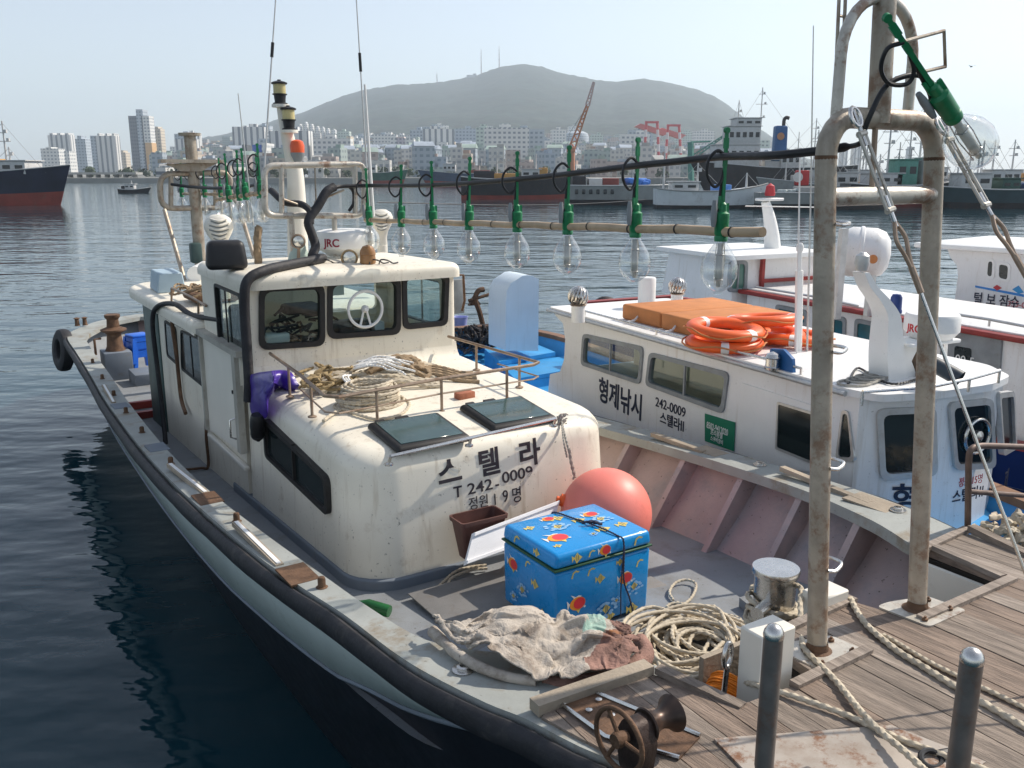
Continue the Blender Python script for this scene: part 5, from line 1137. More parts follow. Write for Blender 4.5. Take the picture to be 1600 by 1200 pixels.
# --- stern: tyre and blue stools
q = B.Y(99, 547, 14.0); ty = bt('tyre_fender', 'black tyre hung outside the stern quarter as a fender', 'tyre', q)
mb = MB(); mb.lathe([(.17,-.07),(.20,-.10),(.30,-.11),(.36,-.08),(.375,-.03),(.375,.03),(.36,.08),(.30,.11),(.20,.10),(.17,.07),(.17,-.07)], ax=(-1,-.15,.12), n=28, cap=False); mb.build('tyre', RUBBER, ty)
def stool(q, label, rz, s=1, tilt=None):
    t = bt('plastic_stool', label, 'stool', q, 'blue plastic stools'); t.rotation_euler.z += rz
    mb = MB(); mb.rbox((0,0,.40*s), (.30*s,.30*s,.04), .018, 2); mb.build('seat', BLUES, t)
    for sx in (-1,1):
        for sy in (-1,1):
            mb = MB(); a_ = Vector((sx*.13*s, sy*.13*s, .38*s)); b_ = Vector((sx*.18*s, sy*.18*s, 0)); mb.hexa([b_+Vector(d) for d in ((-.03,-.03,0),(.03,-.03,0),(.03,.03,0),(-.03,.03,0))] + [a_+Vector(d) for d in ((-.035,-.035,0),(.035,-.035,0),(.035,.035,0),(-.035,.035,0))]); mb.build('leg', BLUES, t)
    for sx, sy in ((1,0),(-1,0),(0,1),(0,-1)):
        mb = MB(); w_ = (.02, .30*s, .11) if sx else (.30*s, .02, .11); mb.box((sx*.155*s, sy*.155*s, .26*s), w_); mb.box((sx*.145*s, sy*.145*s, .35*s), (w_[0]*1., w_[1], .07)); mb.build('apron', BLUES, t)
sq_ = B.Z(222, 576, zd(12)+.06)
stool(sq_, 'lower blue plastic stool of the stack on the aft deck', .25, 1.1); stool(sq_ + Vector((-.01,.0,.14)), 'upper blue plastic stool stacked upside on the other on the aft deck', .25, 1.1)
# ============================================================ the white and blue boat beside it, and the two beyond
def hull(par, yb, ys, xc, hw, zfun, deckz_, cols, deckm, bulm, rail_h=.5, bow=True):
    n_ = 30; outl = []
    for sg in (-1, 1):
        O = []
        for i in range(n_+1):
            y = yb + (ys-yb)*i/n_; t = (y-yb)/(ys-yb)
            k = min(1, (t/.35)**.6 if t < .35 else 1) * (1 if t < .86 else 1 - ((t-.86)/.14)**2*.35)
            O.append(Vector((xc + sg*max(.02, hw*k), y, zfun(y))))
        mb = MB(); mb.loft([[p + Vector((-sg*.16,0,-.07)), p + Vector((0,0,-.07)), p, p + Vector((-sg*.16,0,0))] for p in O], closed=True); mb.build('gunwale', cols[1], par, recalc=True)
        mb = MB(); mb.loft([[p + Vector((-sg*.01,0,-.03)), p + Vector((-sg*.12,0,-.5)), Vector((p.x - sg*.4*min(1,abs(p.x-xc)), p.y, .1)), Vector((xc, p.y, -.6))] for p in O]); mb.build('hull_side', cols[0], par)
        mb = MB(); mb.loft([[p + Vector((-sg*.13,0,-.05)), Vector((p.x - sg*.25*min(1,abs(p.x-xc)), p.y, deckz_(p.y)))] for p in O]); mb.build('bulwark', bulm, par)
        outl.append(O)
    mb = MB(); mb.loft([[Vector((a.x+.1,a.y,deckz_(a.y))), Vector((b.x-.1,b.y,deckz_(b.y)))] for a, b in zip(*outl)]); mb.build('deck', deckm, par)
    a, b = outl[0][-1], outl[1][-1]; mb = MB(); mb.box(((a.x+b.x)/2, a.y, a.z-.35), (b.x-a.x, .08, .7)); mb.build('transom', bulm, par)
    mb = MB(); mb.box(((a.x+b.x)/2, a.y, a.z+.0), (b.x-a.x+.1, .18, .06)); mb.build('transom_cap', cols[1], par)
def t2(name, label, cat, q, group=None): return thing(name, label, cat, B2.wor(q), B2.rz, group)
b2 = thing('fishing_boat', 'white boat with sky-blue deck, orange life rings on its roof and navy lettering', 'boat', B2.p0, B2.rz)
BRWN = mat('brown_gunwale_wood', (.22,.115,.065), .6, var=.25, vs=6, dirt=.3, ds=5)
hull(b2, -5.6, 6.6, .8, 1.25, lambda y: 1.55 + .012*max(0,-y)**1.7 + .006*y, lambda y: 1.15 if y > -3.2 else 1.3, (BLUED, BRWN), BLUED, BLUED)
HT = 2.57
def x0(u, v): q = B2.X(u, v, 0); return (-q.y, q.z)
w1 = rpoly([x0(912,521), x0(1007,542), x0(1002,601), x0(909,570)][::-1], .07); w2 = rpoly([x0(1016,550), x0(1141,582), x0(1132,647), x0(1010,602)][::-1], .07)
aft = [(-1.95,HT),(-1.93,HT-.05),(-1.74,HT-.12),(-1.68,HT-.3),(-1.70,HT-.55),(-1.80,HT-.72),(-2.05,HT-.80),(-2.2,1.0)]
mb = MB(); mb.panel(aft[::-1][:0] + [(-2.2,1.0),(2.80,1.0),(2.80,HT)] + aft[:-1], [inset(w1,.03), inset(w2,.03)], (0,0,0), YN, ZP, .05)
mb.build('house_side', WHITE, b2)
mb = MB(); mb.panel([(-2.80,1.0),(1.75,1.0),(1.75,HT),(-2.80,HT)], [rrect(.15,1.98,1.2,2.38,.08), rrect(-1.2,1.98,-.1,2.38,.08)], (1.62,0,0), (0,1,0), ZP, .05); mb.build('house_side', WHITE, b2)
mb = MB(); mb.panel([(.05,1.0),(1.57,1.0),(1.57,1.9),(.05,1.9)], [], (0,1.72,0), (-1,0,0), ZP, .05) if False else mb.box((.81,1.70,1.45),(1.5,.05,.9)); mb.build('aft_bulkhead', WHITE, b2)
# roof with rounded aft end
rp_ = rpoly([(-.06,2.0),(-.06,-2.70),(.0,-2.97),(.46,-3.09),(1.06,-3.10),(1.45,-2.97),(1.68,-2.6),(1.68,2.0)], .08)
mb = MB(); mb.prism([Vector((x, y, HT)) for x, y in rp_], (0,0,.055)); mb.build('roof', WHITE, b2)
mb = MB(); mb.tube([Vector((-.07,2.0,HT+.015)), Vector((-.07,-2.72,HT+.015))], .022, 8); mb.build('roof_edge', ALU, b2)
for l, mu in ((w1,(.5,)),(w2,(.5,))): win(b2, (0,0,0), YN, ZP, l, .045, .02, fm=GREYF, gm=GLASSC, mull=mu, depth=.04)
mb = MB(); mb.box((.81,-.3,1.7), (1.5,4.0,.06)); mb.box((.45,.2,1.95), (.5,2.2,.1)); mb.box((.7,.1,2.05),(.08,2.2,.3)); mb.build('cabin_floor', BEIGE, b2)
mb = MB(); mb.box((.81,-2.0,1.9), (1.5,.05,1.3)); mb.build('inner_bulkhead', BEIGE, b2)
# doorway with dark window, tall side window
dp = [x0(1160,598), x0(1292,640), x0(1287,740), x0(1156,720)]
mb = MB(); mb.panel(dp[::-1], [], Vector((-.012,0,0)), YN, ZP, .012); sd_ = mb.build('sliding_door', WHITEP, b2)
win(b2, (-.012,0,0), YN, ZP, rpoly([x0(1217,627), x0(1290,649), x0(1288,731), x0(1214,701)][::-1], .02), .02, .012, fm=ALU)
win(b2, (-.002,0,0), YN, ZP, rpoly([x0(1317,640), x0(1327,642), x0(1338,722), x0(1307,718)][::-1], .05), .028, .015, fm=ALU)
# faceted wheelhouse front
fc = [(0,-2.76),(.02,-2.93),(.47,-3.04),(1.05,-3.05),(1.42,-2.93),(1.62,-2.6)]
fc = [(0,-2.80),(.47,-3.03),(1.04,-3.04),(1.40,-2.93),(1.62,-2.6)]
fr0 = []
for i in range(4):
    a, b = Vector((*fc[i],0)), Vector((*fc[i+1],0)); ux = (b-a).normalized(); L0 = (b-a).length; uy = Vector((0,0,1))
    mb = MB(); mb.panel([(0,1.0),(L0,1.0),(L0,HT),(0,HT)], [], a, ux, uy, .05); mb.build('wheelhouse_front', WHITE, b2); fr0.append((a, ux))
def onf(i, u, v):
    a, ux = fr0[i]; n_ = ux.cross(Vector((0,0,1))); e = B2.loc(EYE); d = (B2.loc(EYE + ray(u, v)) - e); q = e + d*((a-e).dot(n_)/d.dot(n_)); return ((q-a).dot(ux), q.z)
for i, cs, r in ((0,((1368,638),(1461,634),(1463,742),(1374,750)),.07),(1,((1479,628),(1548,621),(1552,730),(1488,734)),.07),(2,((1556,613),(1580,610),(1584,700),(1563,712)),.05)):
    l = rpoly([onf(i, *c) for c in cs][::-1], r); win(b2, fr0[i][0], fr0[i][1], ZP, l, .05, .03, fm=ALU, gm=GLASSD)
a, ux = fr0[1]; c = onf(1, 1522, 680); cc = a + ux*c[0] + Vector((0,0,c[1])) + ux.cross(Vector((0,0,1)))*.03
mb = MB(); mb.tube([cc + ux*(.135*math.cos(R(12*i))) + Vector((0,0,.135*math.sin(R(12*i)))) for i in range(30)], .014, 8, closed=True); cv = mb.build('clear_view_screen', STEEL, b2)
mb = MB(); mb.lathe([(.05,-.01),(.045,.02),(.0,.035)], cc, ax=ux.cross(Vector((0,0,1))), n=16); mb.build('hub', STEEL, cv)
# lettering
def wt(body, u, v, h, bold=0, sx=1, m=LETTERN, tilt=0):
    q = B2.X(u, v, -.004); return text(body, h, basis(q, (0,-math.cos(tilt),math.sin(tilt)), ZP), m, 'lettering', b2, .003, bold, sx)
wt('형제낚시', 935, 622, .30, .022, .80, tilt=-.03); wt('242-0009', 1024, 634, .135, .008, .98); wt('스텔라Ⅱ', 1031, 659, .135, .014, .92)
q = [B2.X(u, v, -.008) for u, v in ((1102,646),(1149,660),(1147,705),(1102,689))]
mb = MB(); mb.prism(q, (-.006,0,0)); sg_ = mb.build('green_sign', mat('sign_green', (.005,.18,.10), .5, var=.1), b2)
def sgt(body, u, v, h, sx=1): p = B2.X(u, v, -.016); return text(body, h, basis(p, YN, ZP), WHITEP, 'lettering', sg_, .002, .01, sx)
sgt('8502-9412020', 1104, 668, .085, .62); sgt('프리폼텔', 1110, 678, .06, .8); sgt('스쿠버장비', 1110, 687, .05, .8)
def ft(i, body, u, v, h, bold=0, sx=1, m=LETTERN):
    a, ux = fr0[i]; c = onf(i, u, v); n_ = ux.cross(Vector((0,0,1))); return text(body, h, basis(a + ux*c[0] + Vector((0,0,c[1])) + n_*.005, ux, ZP), m, 'lettering', b2, .003, bold, sx)
ft(0, '형', 1391, 795, .24, .02, 1.1); ft(1, '정원 15명', 1497, 760, .085, 0, .8, LETTERR); ft(1, '스텔라Ⅱ', 1487, 785, .12, .008, .9); ft(2, '제', 1566, 766, .22, .0, .5)
mb = MB(); mb.prism([Vector((x, y, 1.02)) for x, y in [(-.03,-2.7),(.46,-3.08),(1.06,-3.10),(1.45,-2.97),(1.62,-2.7)]], (0,0,.42)); mb.build('blue_base', BLUED, b2)
# on the roof: rails, poles, vents, radar, horn
RZ = HT + .055
mb = MB(); P = [B2.Z(u, v, RZ+.10) for u, v in ((1348,612),(1455,604),(1515,592),(1562,579))]; mb.tube(P, .014, 8)
for p in P: mb.tube([p, Vector((p.x, p.y, RZ))], .011, 8)
mb.build('roof_rail', STEEL, b2)
mb = MB(); P = [Vector((-.02, y, RZ+.05)) for y in (1.2,-.2,-1.3,-2.2)]; mb.tube(P, .012, 8)
for p in P: mb.tube([p, Vector((p.x, p.y, RZ))], .01, 8)
mb.build('roof_rail', STEEL, b2)
def turbine(q, s=1):
    mb = MB(); mb.lathe([(.075*s,0),(.075*s,.17*s),(.08*s,.17*s),(.08*s,.18*s)], q, n=18); o = mb.build('vent_neck', WHITEP, b2)
    mb = MB(); c = q + Vector((0,0,.28*s))
    for k in range(16):
        P = []
        for j in range(9): th_ = R(-75 + 150*j/8); ph = 2*math.pi*k/16 + .9*j/8; P.append(c + Vector((.105*s*math.cos(th_)*math.cos(ph), .105*s*math.cos(th_)*math.sin(ph), .10*s*math.sin(th_))))
        mb.tube(P, .014*s, 6)
    mb.build('turbine', STEEL, o); mb = MB(); mb.lathe([(.05*s,.02),(.09*s,.045*s),(.095*s,.05*s),(.05*s,.07*s)], q + Vector((0,0,.14*s)), n=16); mb.lathe([(.04*s,.09*s),(0,.11*s)], c, n=10); mb.build('turbine_core', RAILB, o)
turbine(B2.Z(903,503,RZ)); turbine(B2.Z(1057,482,RZ), .95)
q = B2.Z(1010,480,RZ); mb = MB(); mb.lathe([(.105,0),(.105,.34),(.095,.36),(0,.365)], q, n=24); mb.build('vent_pipe', WHITEP, b2)
q = B2.Z(1247,548,RZ); p1, p2 = q, B2.Y(1252,240,q.y)
mb = MB(); mb.tube([p1, p1.lerp(p2,.42)], .034, 12); mb.tube([p1.lerp(p2,.40), p1.lerp(p2,.52)], .022, 10); mb.lathe([(.03,0),(.035,.04),(.02,.07)], p1.lerp(p2,.52), n=12); po = mb.build('white_pole', WHITEP, b2)
q = B2.Z(1245,552,RZ); mb = MB(); mb.tube([q, B2.Y(1250,240,q.y)], .008, 6); mb.build('rod_aerial', WHITEP, b2)
q = B2.Z(1261,549,RZ); mb = MB(); mb.tube([q, B2.Y(1267,300,q.y), B2.Y(1271,40,q.y)], [.011,.008,.005], 6); mb.build('whip_aerial', ALU, b2)
mb = MB(); a, b = B2.Y(1165,322,.9), B2.Y(1284,324,.9); mb.tube([a, b], .008, 6); mb.build('rod_aerial', WHITEP, b2)
# curved mast with flood light, blue beacon, radar
my = B2.Z(1386, 590, RZ).y
mp = [B2.Y(u, v, my) for u, v in ((1388,592),(1385,550),(1385,515),(1384,490),(1372,468),(1356,448),(1345,425))]
secs = []
P = cr(mp, 5)
for i, p in enumerate(P):
    t = i/(len(P)-1); w_ = .16*(1-t) + .05; secs.append([p + Vector((a_*w_, b_*.10*(1-.4*t), 0)) for a_, b_ in ((-.5,-1),(.5,-1),(.5,1),(-.5,1))])
mb = MB(); mb.loft(secs, closed=True, cap=True); m2 = mb.build('curved_mast', WHITEP, b2)
q = B2.Y(1347,412,my); mb = MB(); mb.lathe([(.045,-.05),(.055,.0),(.05,.06),(.02,.085)], q, n=14); mb.build('flood_light', ALU, m2)
q = B2.Y(1399,485,my); mb = MB(); mb.lathe([(.05,-.02),(.05,.0),(.045,.01),(.043,.10),(.03,.125),(0,.13)], q, n=18); mb.build('blue_beacon', NAVY, m2)
mb = MB(); mb.rbox(B2.Y(1440,532,my), (.55,.3,.03), .01, 2); mb.tube([B2.Y(1478,535,my), B2.Y(1476,565,my)], .015, 8); mb.build('radar_shelf', WHITEP, m2)
mb = MB(); mb.prism([B2.Y(u, v, my+.05) for u, v in ((1385,522),(1430,530),(1415,540),(1405,560),(1418,595),(1385,595))], (0,-.12,0)); mb.build('mast_web', WHITEP, m2)
rq2 = B2.Y(1454,527,my)
mb = MB(); mb.lathe([(.16,0),(.20,.05),(.21,.06),(.21,.17),(.195,.195),(.12,.205),(0,.21)], rq2, n=30); rd2 = mb.build('radar_dome', WHITEP, m2)
RX = B2.loc(EYE) - rq2; av = math.atan2(RX.x, -RX.y); arc_text('JRC', rq2, .21, rq2.z + .06, .085, av - 1.0, mat('red_letters', (.5,.03,.04), .5), rd2, .02)
a, b = B2.Z(1450,564,RZ+.20), B2.Z(1501,592,RZ+.10); mb = MB(); mb.tube([a, b], .06, 18, cap=False); mb.tube([a, a.lerp(b,.3)], .058, 18); mb.build('horn', mat('dark_slate_horn', (.05,.065,.08), .45), b2)
mb = MB(); mb.rbox(B2.Z(1427,566,RZ+.1), (.08,.2,.2), .01, 2); mb.build('horn_bracket', RAILB, b2)
q = B2.Z(1206,577,RZ); mb = MB(); mb.prism([q + Vector(p) for p in ((.06,.12,0),(.06,-.18,0),(.06,-.16,.11),(.06,-.05,.17),(.06,.10,.15))], (.03,0,0)); nb = mb.build('nav_board', mat('board_blue', (.02,.12,.33), .5), b2)
mb = MB(); mb.lathe([(.06,0),(.065,.02),(.055,.03),(.055,.09),(.065,.10),(.05,.13),(0,.15)], q, n=16); mb.build('nav_light', STEEL, nb)
random.seed(9)
mb = MB()
for k in range(4):
    q = B2.Z(1335 + k*12, 598 - k*3, RZ+.012); mb.tube([q + Vector((.14*math.cos(R(20*i))*(1-.1*k), .10*math.sin(R(20*i)), .006*k)) for i in range(18)], .010, 6, closed=True)
mb.build('cable_coil', ROPEG, b2)
mb = MB(); mb.rope([B2.Z(u, v, RZ+.015) for u, v in ((1325,600),(1340,575),(1370,592),(1400,600),(1440,590),(1460,580))], .009, 6, 6); mb.build('loose_cable', BLACK, b2)
# stern: white arched hood, blue bollard with ropes, hatches
hy = 4.6
q = [B2.Y(u, v, hy) for u, v in ((790,548),(790,475),(792,455),(798,443),(809,436),(816,431),(824,430),(832,431),(842,436),(841,548))]
mb = MB(); mb.prism([p for p in q], (0,.62,0)); mb.build('arched_hood', PALEB, b2)
bq2 = B2.Z(786,540,1.2)
mb = MB(); mb.lathe([(.10,0),(.10,.62),(.13,.63),(.13,.68),(.08,.70),(.08,.85),(.12,.86),(.12,.9),(0,.9)], bq2, n=18); mb.build('mooring_post', BLUED, b2)
rr2 = t2('mooring_rope', 'grey-green rope coiled round the blue post at the stern of the blue boat', 'rope', (0,0,0)); mb = MB(); random.seed(14)
for k in range(9):
    c = bq2 + Vector((.02,-.02,.42 + .03*k)); rr_ = .13 + random.uniform(0,.07); tl = random.uniform(-.3,.3); mb.rope([c + Vector((rr_*math.cos(R(30*i)), rr_*math.sin(R(30*i)), tl*rr_*math.cos(R(30*i)) - .1*max(0,math.sin(R(30*i)+k)))) for i in range(13)], .018, 7, 3)
mb.rope([bq2 + Vector((.1,-.1,.5)), bq2 + Vector((.4,-.4,.3)), bq2 + Vector((.8,-.8,.05))], .016, 7, 5); mb.build('rope', ROPEG, rr2)
for cs, z in ((((757,545),(832,535),(868,550),(780,565)),1.42),(((782,570),(885,556),(905,575),(805,592)),1.34)):
    P = [B2.Z(u, v, z) for u, v in cs]; mb = MB(); mb.prism(P, (0,0,-.06)); ha = mb.build('deck_hatch', BLUED, b2); mb = MB(); mb.prism([p + Vector((0,0,-.065)) for p in P], (0,0,-.3)); mb.build('coaming', BLUED, ha)
def heap(fr, q, sx, sy, sz, name, label, m_, n_=40, r=.02):
    o = thing(name, label, 'net', fr.wor(q), fr.rz); mb = MB()
    for k in range(n_):
        a_ = Vector((random.gauss(0,.4)*sx, random.gauss(0,.4)*sy, 0)); mb.rope([Vector((a_.x + random.uniform(-.3,.3)*sx, a_.y + random.uniform(-.3,.3)*sy, random.random()*sz*math.exp(-(a_.x/sx)**2-(a_.y/sy)**2))) for _ in range(5)], r, 6, 4)
    mb.build('net', m_, o)
heap(B2, B2.Z(745,545,1.3), .5, .5, .45, 'net_heap', 'dark heap of net and rope on the stern of the blue boat', mat('dark_net', (.05,.045,.045), .95, var=.5, vs=20), 45, .022)
heap(B2, B2.Z(822,530,1.3), .25, .3, .4, 'net_heap', 'small dark net bundle beside the white arched hood', BLACK, 25, .022)
q = B2.Z(745,505,1.5); mb = MB(); mb.tube(cr([B2.Y(757,520,q.y), B2.Y(750,490,q.y), B2.Y(743,468,q.y), B2.Y(747,455,q.y), B2.Y(756,452,q.y)], 5), [.05]*21, 8); mb.tube([B2.Y(732,470,q.y), B2.Y(765,460,q.y)], .03, 8); mb.prism([B2.Y(u, v, q.y) for u, v in ((733,478),(742,462),(752,476))], (0,.08,0)); mb.build('anchor', RUST, b2)
q = B2.Z(719,512,1.5); bb = t2('bucket', 'lavender plastic bucket at the stern of the blue boat', 'bucket', q); mb = MB(); mb.lathe([(.11,0),(.14,.2),(.15,.2),(.13,.19),(.10,.02),(0,.02)], n=18); mb.build('bucket', mat('lavender_plastic', (.35,.38,.68), .5), bb)
for (u, v) in ((876,640),(900,655)):
    q = B2.X(u, v, -.3); mb = MB(); mb.rbox(q, (.1,.16,.2), .02, 2); mb.build('cleat', GREYF, b2)
# life-raft packs and life rings
def pack(cs, label, z=RZ):
    P = [B2.Z(u, v, z) for u, v in cs]; x_0, x_1 = min(p.x for p in P), max(p.x for p in P); y_0, y_1 = min(p.y for p in P), max(p.y for p in P)
    t = t2('raft_pack', label, 'raft pack', ((x_0+x_1)/2, (y_0+y_1)/2, z), 'orange raft packs'); mb = MB(); mb.rbox((0,0,.075), (x_1-x_0, y_1-y_0-.02, .15), .03, 3); mb.build('cover', ORANGEC, t)
    mb = MB(); mb.rope([(-(x_1-x_0)/2-.01,.05,.06),(-(x_1-x_0)/2-.08,.02,.03),(-(x_1-x_0)/2-.2,.03,.0)], .012, 6); mb.build('lashing', ROPEW, t)
pa = B2.Z(957,499,RZ); pb = B2.Z(1017,515,RZ); pc = B2.Z(1078,530,RZ)
for (ya, yb_), lab in (((pa.y, pb.y), 'orange canvas raft pack nearer the stern on the white roof'), ((pb.y, pc.y), 'orange canvas raft pack next to the life rings')):
    t = t2('raft_pack', lab, 'raft pack', (.85, (ya+yb_)/2, RZ), 'orange raft packs on the roof'); mb = MB(); mb.rbox((0,0,.085), (1.25, abs(ya-yb_)-.015, .17), .03, 3); mb.build('cover', ORANGEC, t)
    mb = MB(); mb.rope([(-.62,.05,.07),(-.70,.0,.04),(-.80,.02,.02)], .012, 6); mb.build('lashing', ROPEW, t)
def ring(q, label, tilt=(0,0), rz=0):
    t = t2('life_ring', label, 'life ring', q, 'orange life rings on the roof'); t.rotation_euler = (tilt[0], tilt[1], B2.rz + rz)
    mb = MB(); mb.tube([(.285*math.cos(R(10*i)), .285*math.sin(R(10*i)), 0) for i in range(36)], .072, 14, closed=True, sq=(1,.72)); mb.build('ring', ORANGE, t)
    for a_ in (35, 215):
        mb = MB(); mb.tube([(.285*math.cos(R(a_+2*i)), .285*math.sin(R(a_+2*i)), 0) for i in range(-3,4)], .074, 14, sq=(1,.72)); mb.build('reflective_band', WHITEP if a_ != 110 else FOAM, t)
    mb = MB(); P = []
    for i in range(32): a_ = R(11.25*i); P.append((.375*math.cos(a_)*(1 + .03*math.cos(8*a_)), .375*math.sin(a_)*(1+.03*math.cos(8*a_)), .02*math.sin(4*a_)))
    mb.tube(P, .008, 6, closed=True); mb.build('grab_line', ORANGEC, t)
q = B2.Z(1131,545,RZ); ring(q + Vector((0,0,.06)), 'lower orange life ring of the left stack on the white roof', (0,0), .3); ring(q + Vector((.02,.02,.18)), 'upper orange life ring of the left stack on the white roof', (.05,-.06), 1.1)
q = B2.Z(1192,532,RZ); ring(q + Vector((.05,0,.06)), 'bottom orange life ring of the right stack', (0,0), .7); ring(q + Vector((.0,.02,.20)), 'top orange life ring of the right stack, lying across the packs', (.05,.10), 2)
q = B2.Z(1238,538,RZ); ring(q + Vector((.05,.05,.06)), 'orange life ring half hidden behind the left gate post', (0,.05), .2)
heap(B2, B2.Z(1585,852,1.75), .35, .3, .2, 'net_heap', 'pale rope and net heap at the bow of the blue boat', ROPE, 25, .018)
# rusty rail standing on the near boat's outer gunwale
gq = B.Z(1512, 829, zg(-.55)); rt2 = [gq] + [B.Y(u, v, gq.y) for u, v in ((1513,760),(1514,715),(1518,702),(1530,697),(1560,697),(1640,700),(1720,703))]
mb = MB(); mb.tube(cr(rt2, 4), .019, 12); mb.tube([B.Y(1515,768,gq.y), B.Y(1720,783,gq.y)], .016, 10); mb.build('bow_rail', mat('dark_brown_rail', (.15,.105,.085), .5, metal=.4, var=.3, vs=12), boat)

# ---------------------------------------------------- red-trimmed boat behind
b3 = thing('fishing_boat', 'white boat with dark red roof edges carrying a white raft canister', 'boat', B2.p0, B2.rz)
xw = 3.35
RZ3 = B2.X(1268,473,xw).z
hull(b3, -6.5, 7.4, xw + 1.35, 1.75, lambda y: 1.55 + .012*max(0,-y)**1.7 + .012*max(0,y)**1.4, lambda y: 1.1, (NAVY, REDT), mat('blue_grey_deck', (.12,.18,.25), .6, dirt=.3), NAVY)
mb = MB(); mb.hexa([(xw,-4.2,1.0),(xw+1.6,-4.2,1.0),(xw+1.6,2.4,1.0),(xw,2.4,1.0),(xw,-4.2,RZ3-.03),(xw+1.6,-4.2,RZ3-.03),(xw+1.6,2.4,RZ3-.03),(xw,2.4,RZ3-.03)]); mb.build('house', WHITE, b3)
mb = MB(); mb.rbox((xw+.8,-.9,RZ3), (1.8,6.8,.06), .02, 2); mb.build('roof_trim', REDT, b3)
mb = MB(); mb.rbox((xw+.82,-.9,RZ3+.035), (1.62,6.6,.03), .01, 2); mb.build('roof_top', WHITE, b3)
z3 = B2.X(1540,513,xw-.35).z
mb = MB(); mb.rbox((xw+.45,-3.6,z3-.02), (1.6,3.0,.07), .02, 2); mb.build('lower_roof_trim', REDT, b3)
mb = MB(); P = [B2.X(u, v, xw-.05) for u, v in ((1180,455),(1268,470),(1340,486))]; mb.tube([p + Vector((0,0,.06)) for p in P], .015, 8); mb.build('roof_rail', ALU, b3)
mb = MB(); P = [B2.X(u, v, xw-.35) for u, v in ((1495,502),(1545,510),(1620,525))]; mb.tube([p + Vector((0,0,.07)) for p in P], .015, 8)
for p in P: mb.tube([p, p + Vector((0,0,.07))], .012, 6)
mb.build('roof_rail', ALU, b3)
def x3(u, v): q = B2.X(u, v, xw); return (-q.y, q.z)
for cs in (((1300,492),(1323,496),(1322,532),(1299,528)),((1337,497),(1376,505),(1375,545),(1335,538)),((1213,475),(1262,485),(1262,512),(1213,502))):
    win(b3, (xw,0,0), YN, ZP, rpoly([x3(*c) for c in cs][::-1], .06), .05, .02, fm=GREYF, gm=mat('teal_window', (.02,.10,.12), .06, var=.4, vs=1.5))
wv = [x3(*c) for c in ((1478,510),(1568,528),(1564,582),(1470,560))]
mb = MB(); mb.panel(wv[::-1], [], (xw-.03,0,0), YN, ZP, .03); gp_ = mb.build('grey_panel', GREYF, b3)
mb = MB(); mb.panel(rpoly([x3(*c) for c in ((1495,540),(1521,544),(1521,566),(1494,562))][::-1], .03), [], (xw-.036,0,0), YN, ZP, .004); mb.build('pane', GLASSD, gp_)
p = B2.X(1492, 566, xw-.045); text('00-5', .13, basis(p, YN, ZP), WHITEP, 'lettering', gp_, .003)
# pilot house
py = 2.6
pc_ = [B2.Y(u, v, py) for u, v in ((1135,490),(1182,490),(1182,402),(1140,402))]
x_0, x_1, zt3 = pc_[0].x, B2.Y(1275,402,py).x, pc_[2].z
mb = MB(); mb.hexa([(x_0,py-.1,RZ3-.2),(x_1,py-.1,RZ3-.2),(x_1,py+1.6,RZ3-.2),(x_0,py+1.6,RZ3-.2),(x_0+.05,py,zt3),(x_1,py,zt3),(x_1,py+1.5,zt3),(x_0+.05,py+1.5,zt3)]); ph_ = mb.build('pilot_house', WHITE, b3)
mb = MB(); mb.box(((x_0+x_1)/2, py+.7, zt3+.03), (x_1-x_0+.2, 1.9, .06)); mb.build('pilot_roof', WHITEP, b3)
mb = MB(); mb.box((B2.Y(1184,440,py).x, py-.08, (RZ3+zt3)/2), (.05,.06,zt3-RZ3)); mb.box(((B2.Y(1184,440,py).x + x_1)/2, py-.09, RZ3+.12), (x_1 - B2.Y(1184,440,py).x, .05, .05)); mb.build('red_edge', REDT, b3)
wl = [B2.Y(u, v, py-.1) for u, v in ((1142,408),(1170,407),(1168,457),(1139,457))]
win(b3, (0,py-.06,0), XP, ZP, rpoly([(p.x, p.z) for p in wl][::-1], .07), .05, .03, fm=GREYF, gm=mat('green_window', (.10,.22,.18), .08), mull=(.5,))
# raft canister
a, b = B2.Y(1312,392,.4), B2.Y(1372,396,.1)
ax = (b-a); L0 = ax.length; r3 = .29
mb = MB(); mb.lathe([(0,-.06),(.15,-.04),(.24,.02),(r3,.12),(r3,L0*.5-.01),(r3+.015,L0*.5),(r3+.015,L0*.5+.03),(r3,L0*.5+.04),(r3,L0-.04),(.25,L0+.06),(.16,L0+.12),(0,L0+.14)], a, ax=ax, n=32, cap=False); can = mb.build('raft_canister', WHITE, b3)
mb = MB(); q = B2.Y(1364,405,-.12); mb.lathe([(.05,0),(.05,.01),(0,.012)], q, ax=(-.5,-1,.1), n=18); mb.build('orange_mark', ORANGEC, can)
mb = MB(); q = B2.Y(1316,385,.05); mb.box((q.x, q.y, (RZ3 + q.z)/2 + .1), (.09,.06,q.z-RZ3+.2)); mb.box((q.x+.5, q.y, (RZ3+q.z)/2-.05), (.09,.06,q.z-RZ3-.1)); mb.build('cradle', ALU, can)
P = [B2.Y(u, v, 3.2) for u, v in ((1207,405),(1206,370),(1202,340),(1196,315))]; mb = MB(); mb.tube(cr(P, 5), [.14 - .005*i for i in range(16)], 14); ms3 = mb.build('mast', WHITEP, b3)
q = B2.Y(1203,303,3.2); mb = MB(); mb.lathe([(.07,-.03),(.08,.0),(.06,.12),(0,.16)], q, n=14); mb.build('red_lamp', LETTERR, ms3); mb = MB(); mb.rbox(q + Vector((0,0,-.08)), (.4,.2,.04), .01, 1); mb.build('lamp_shelf', WHITEP, ms3)
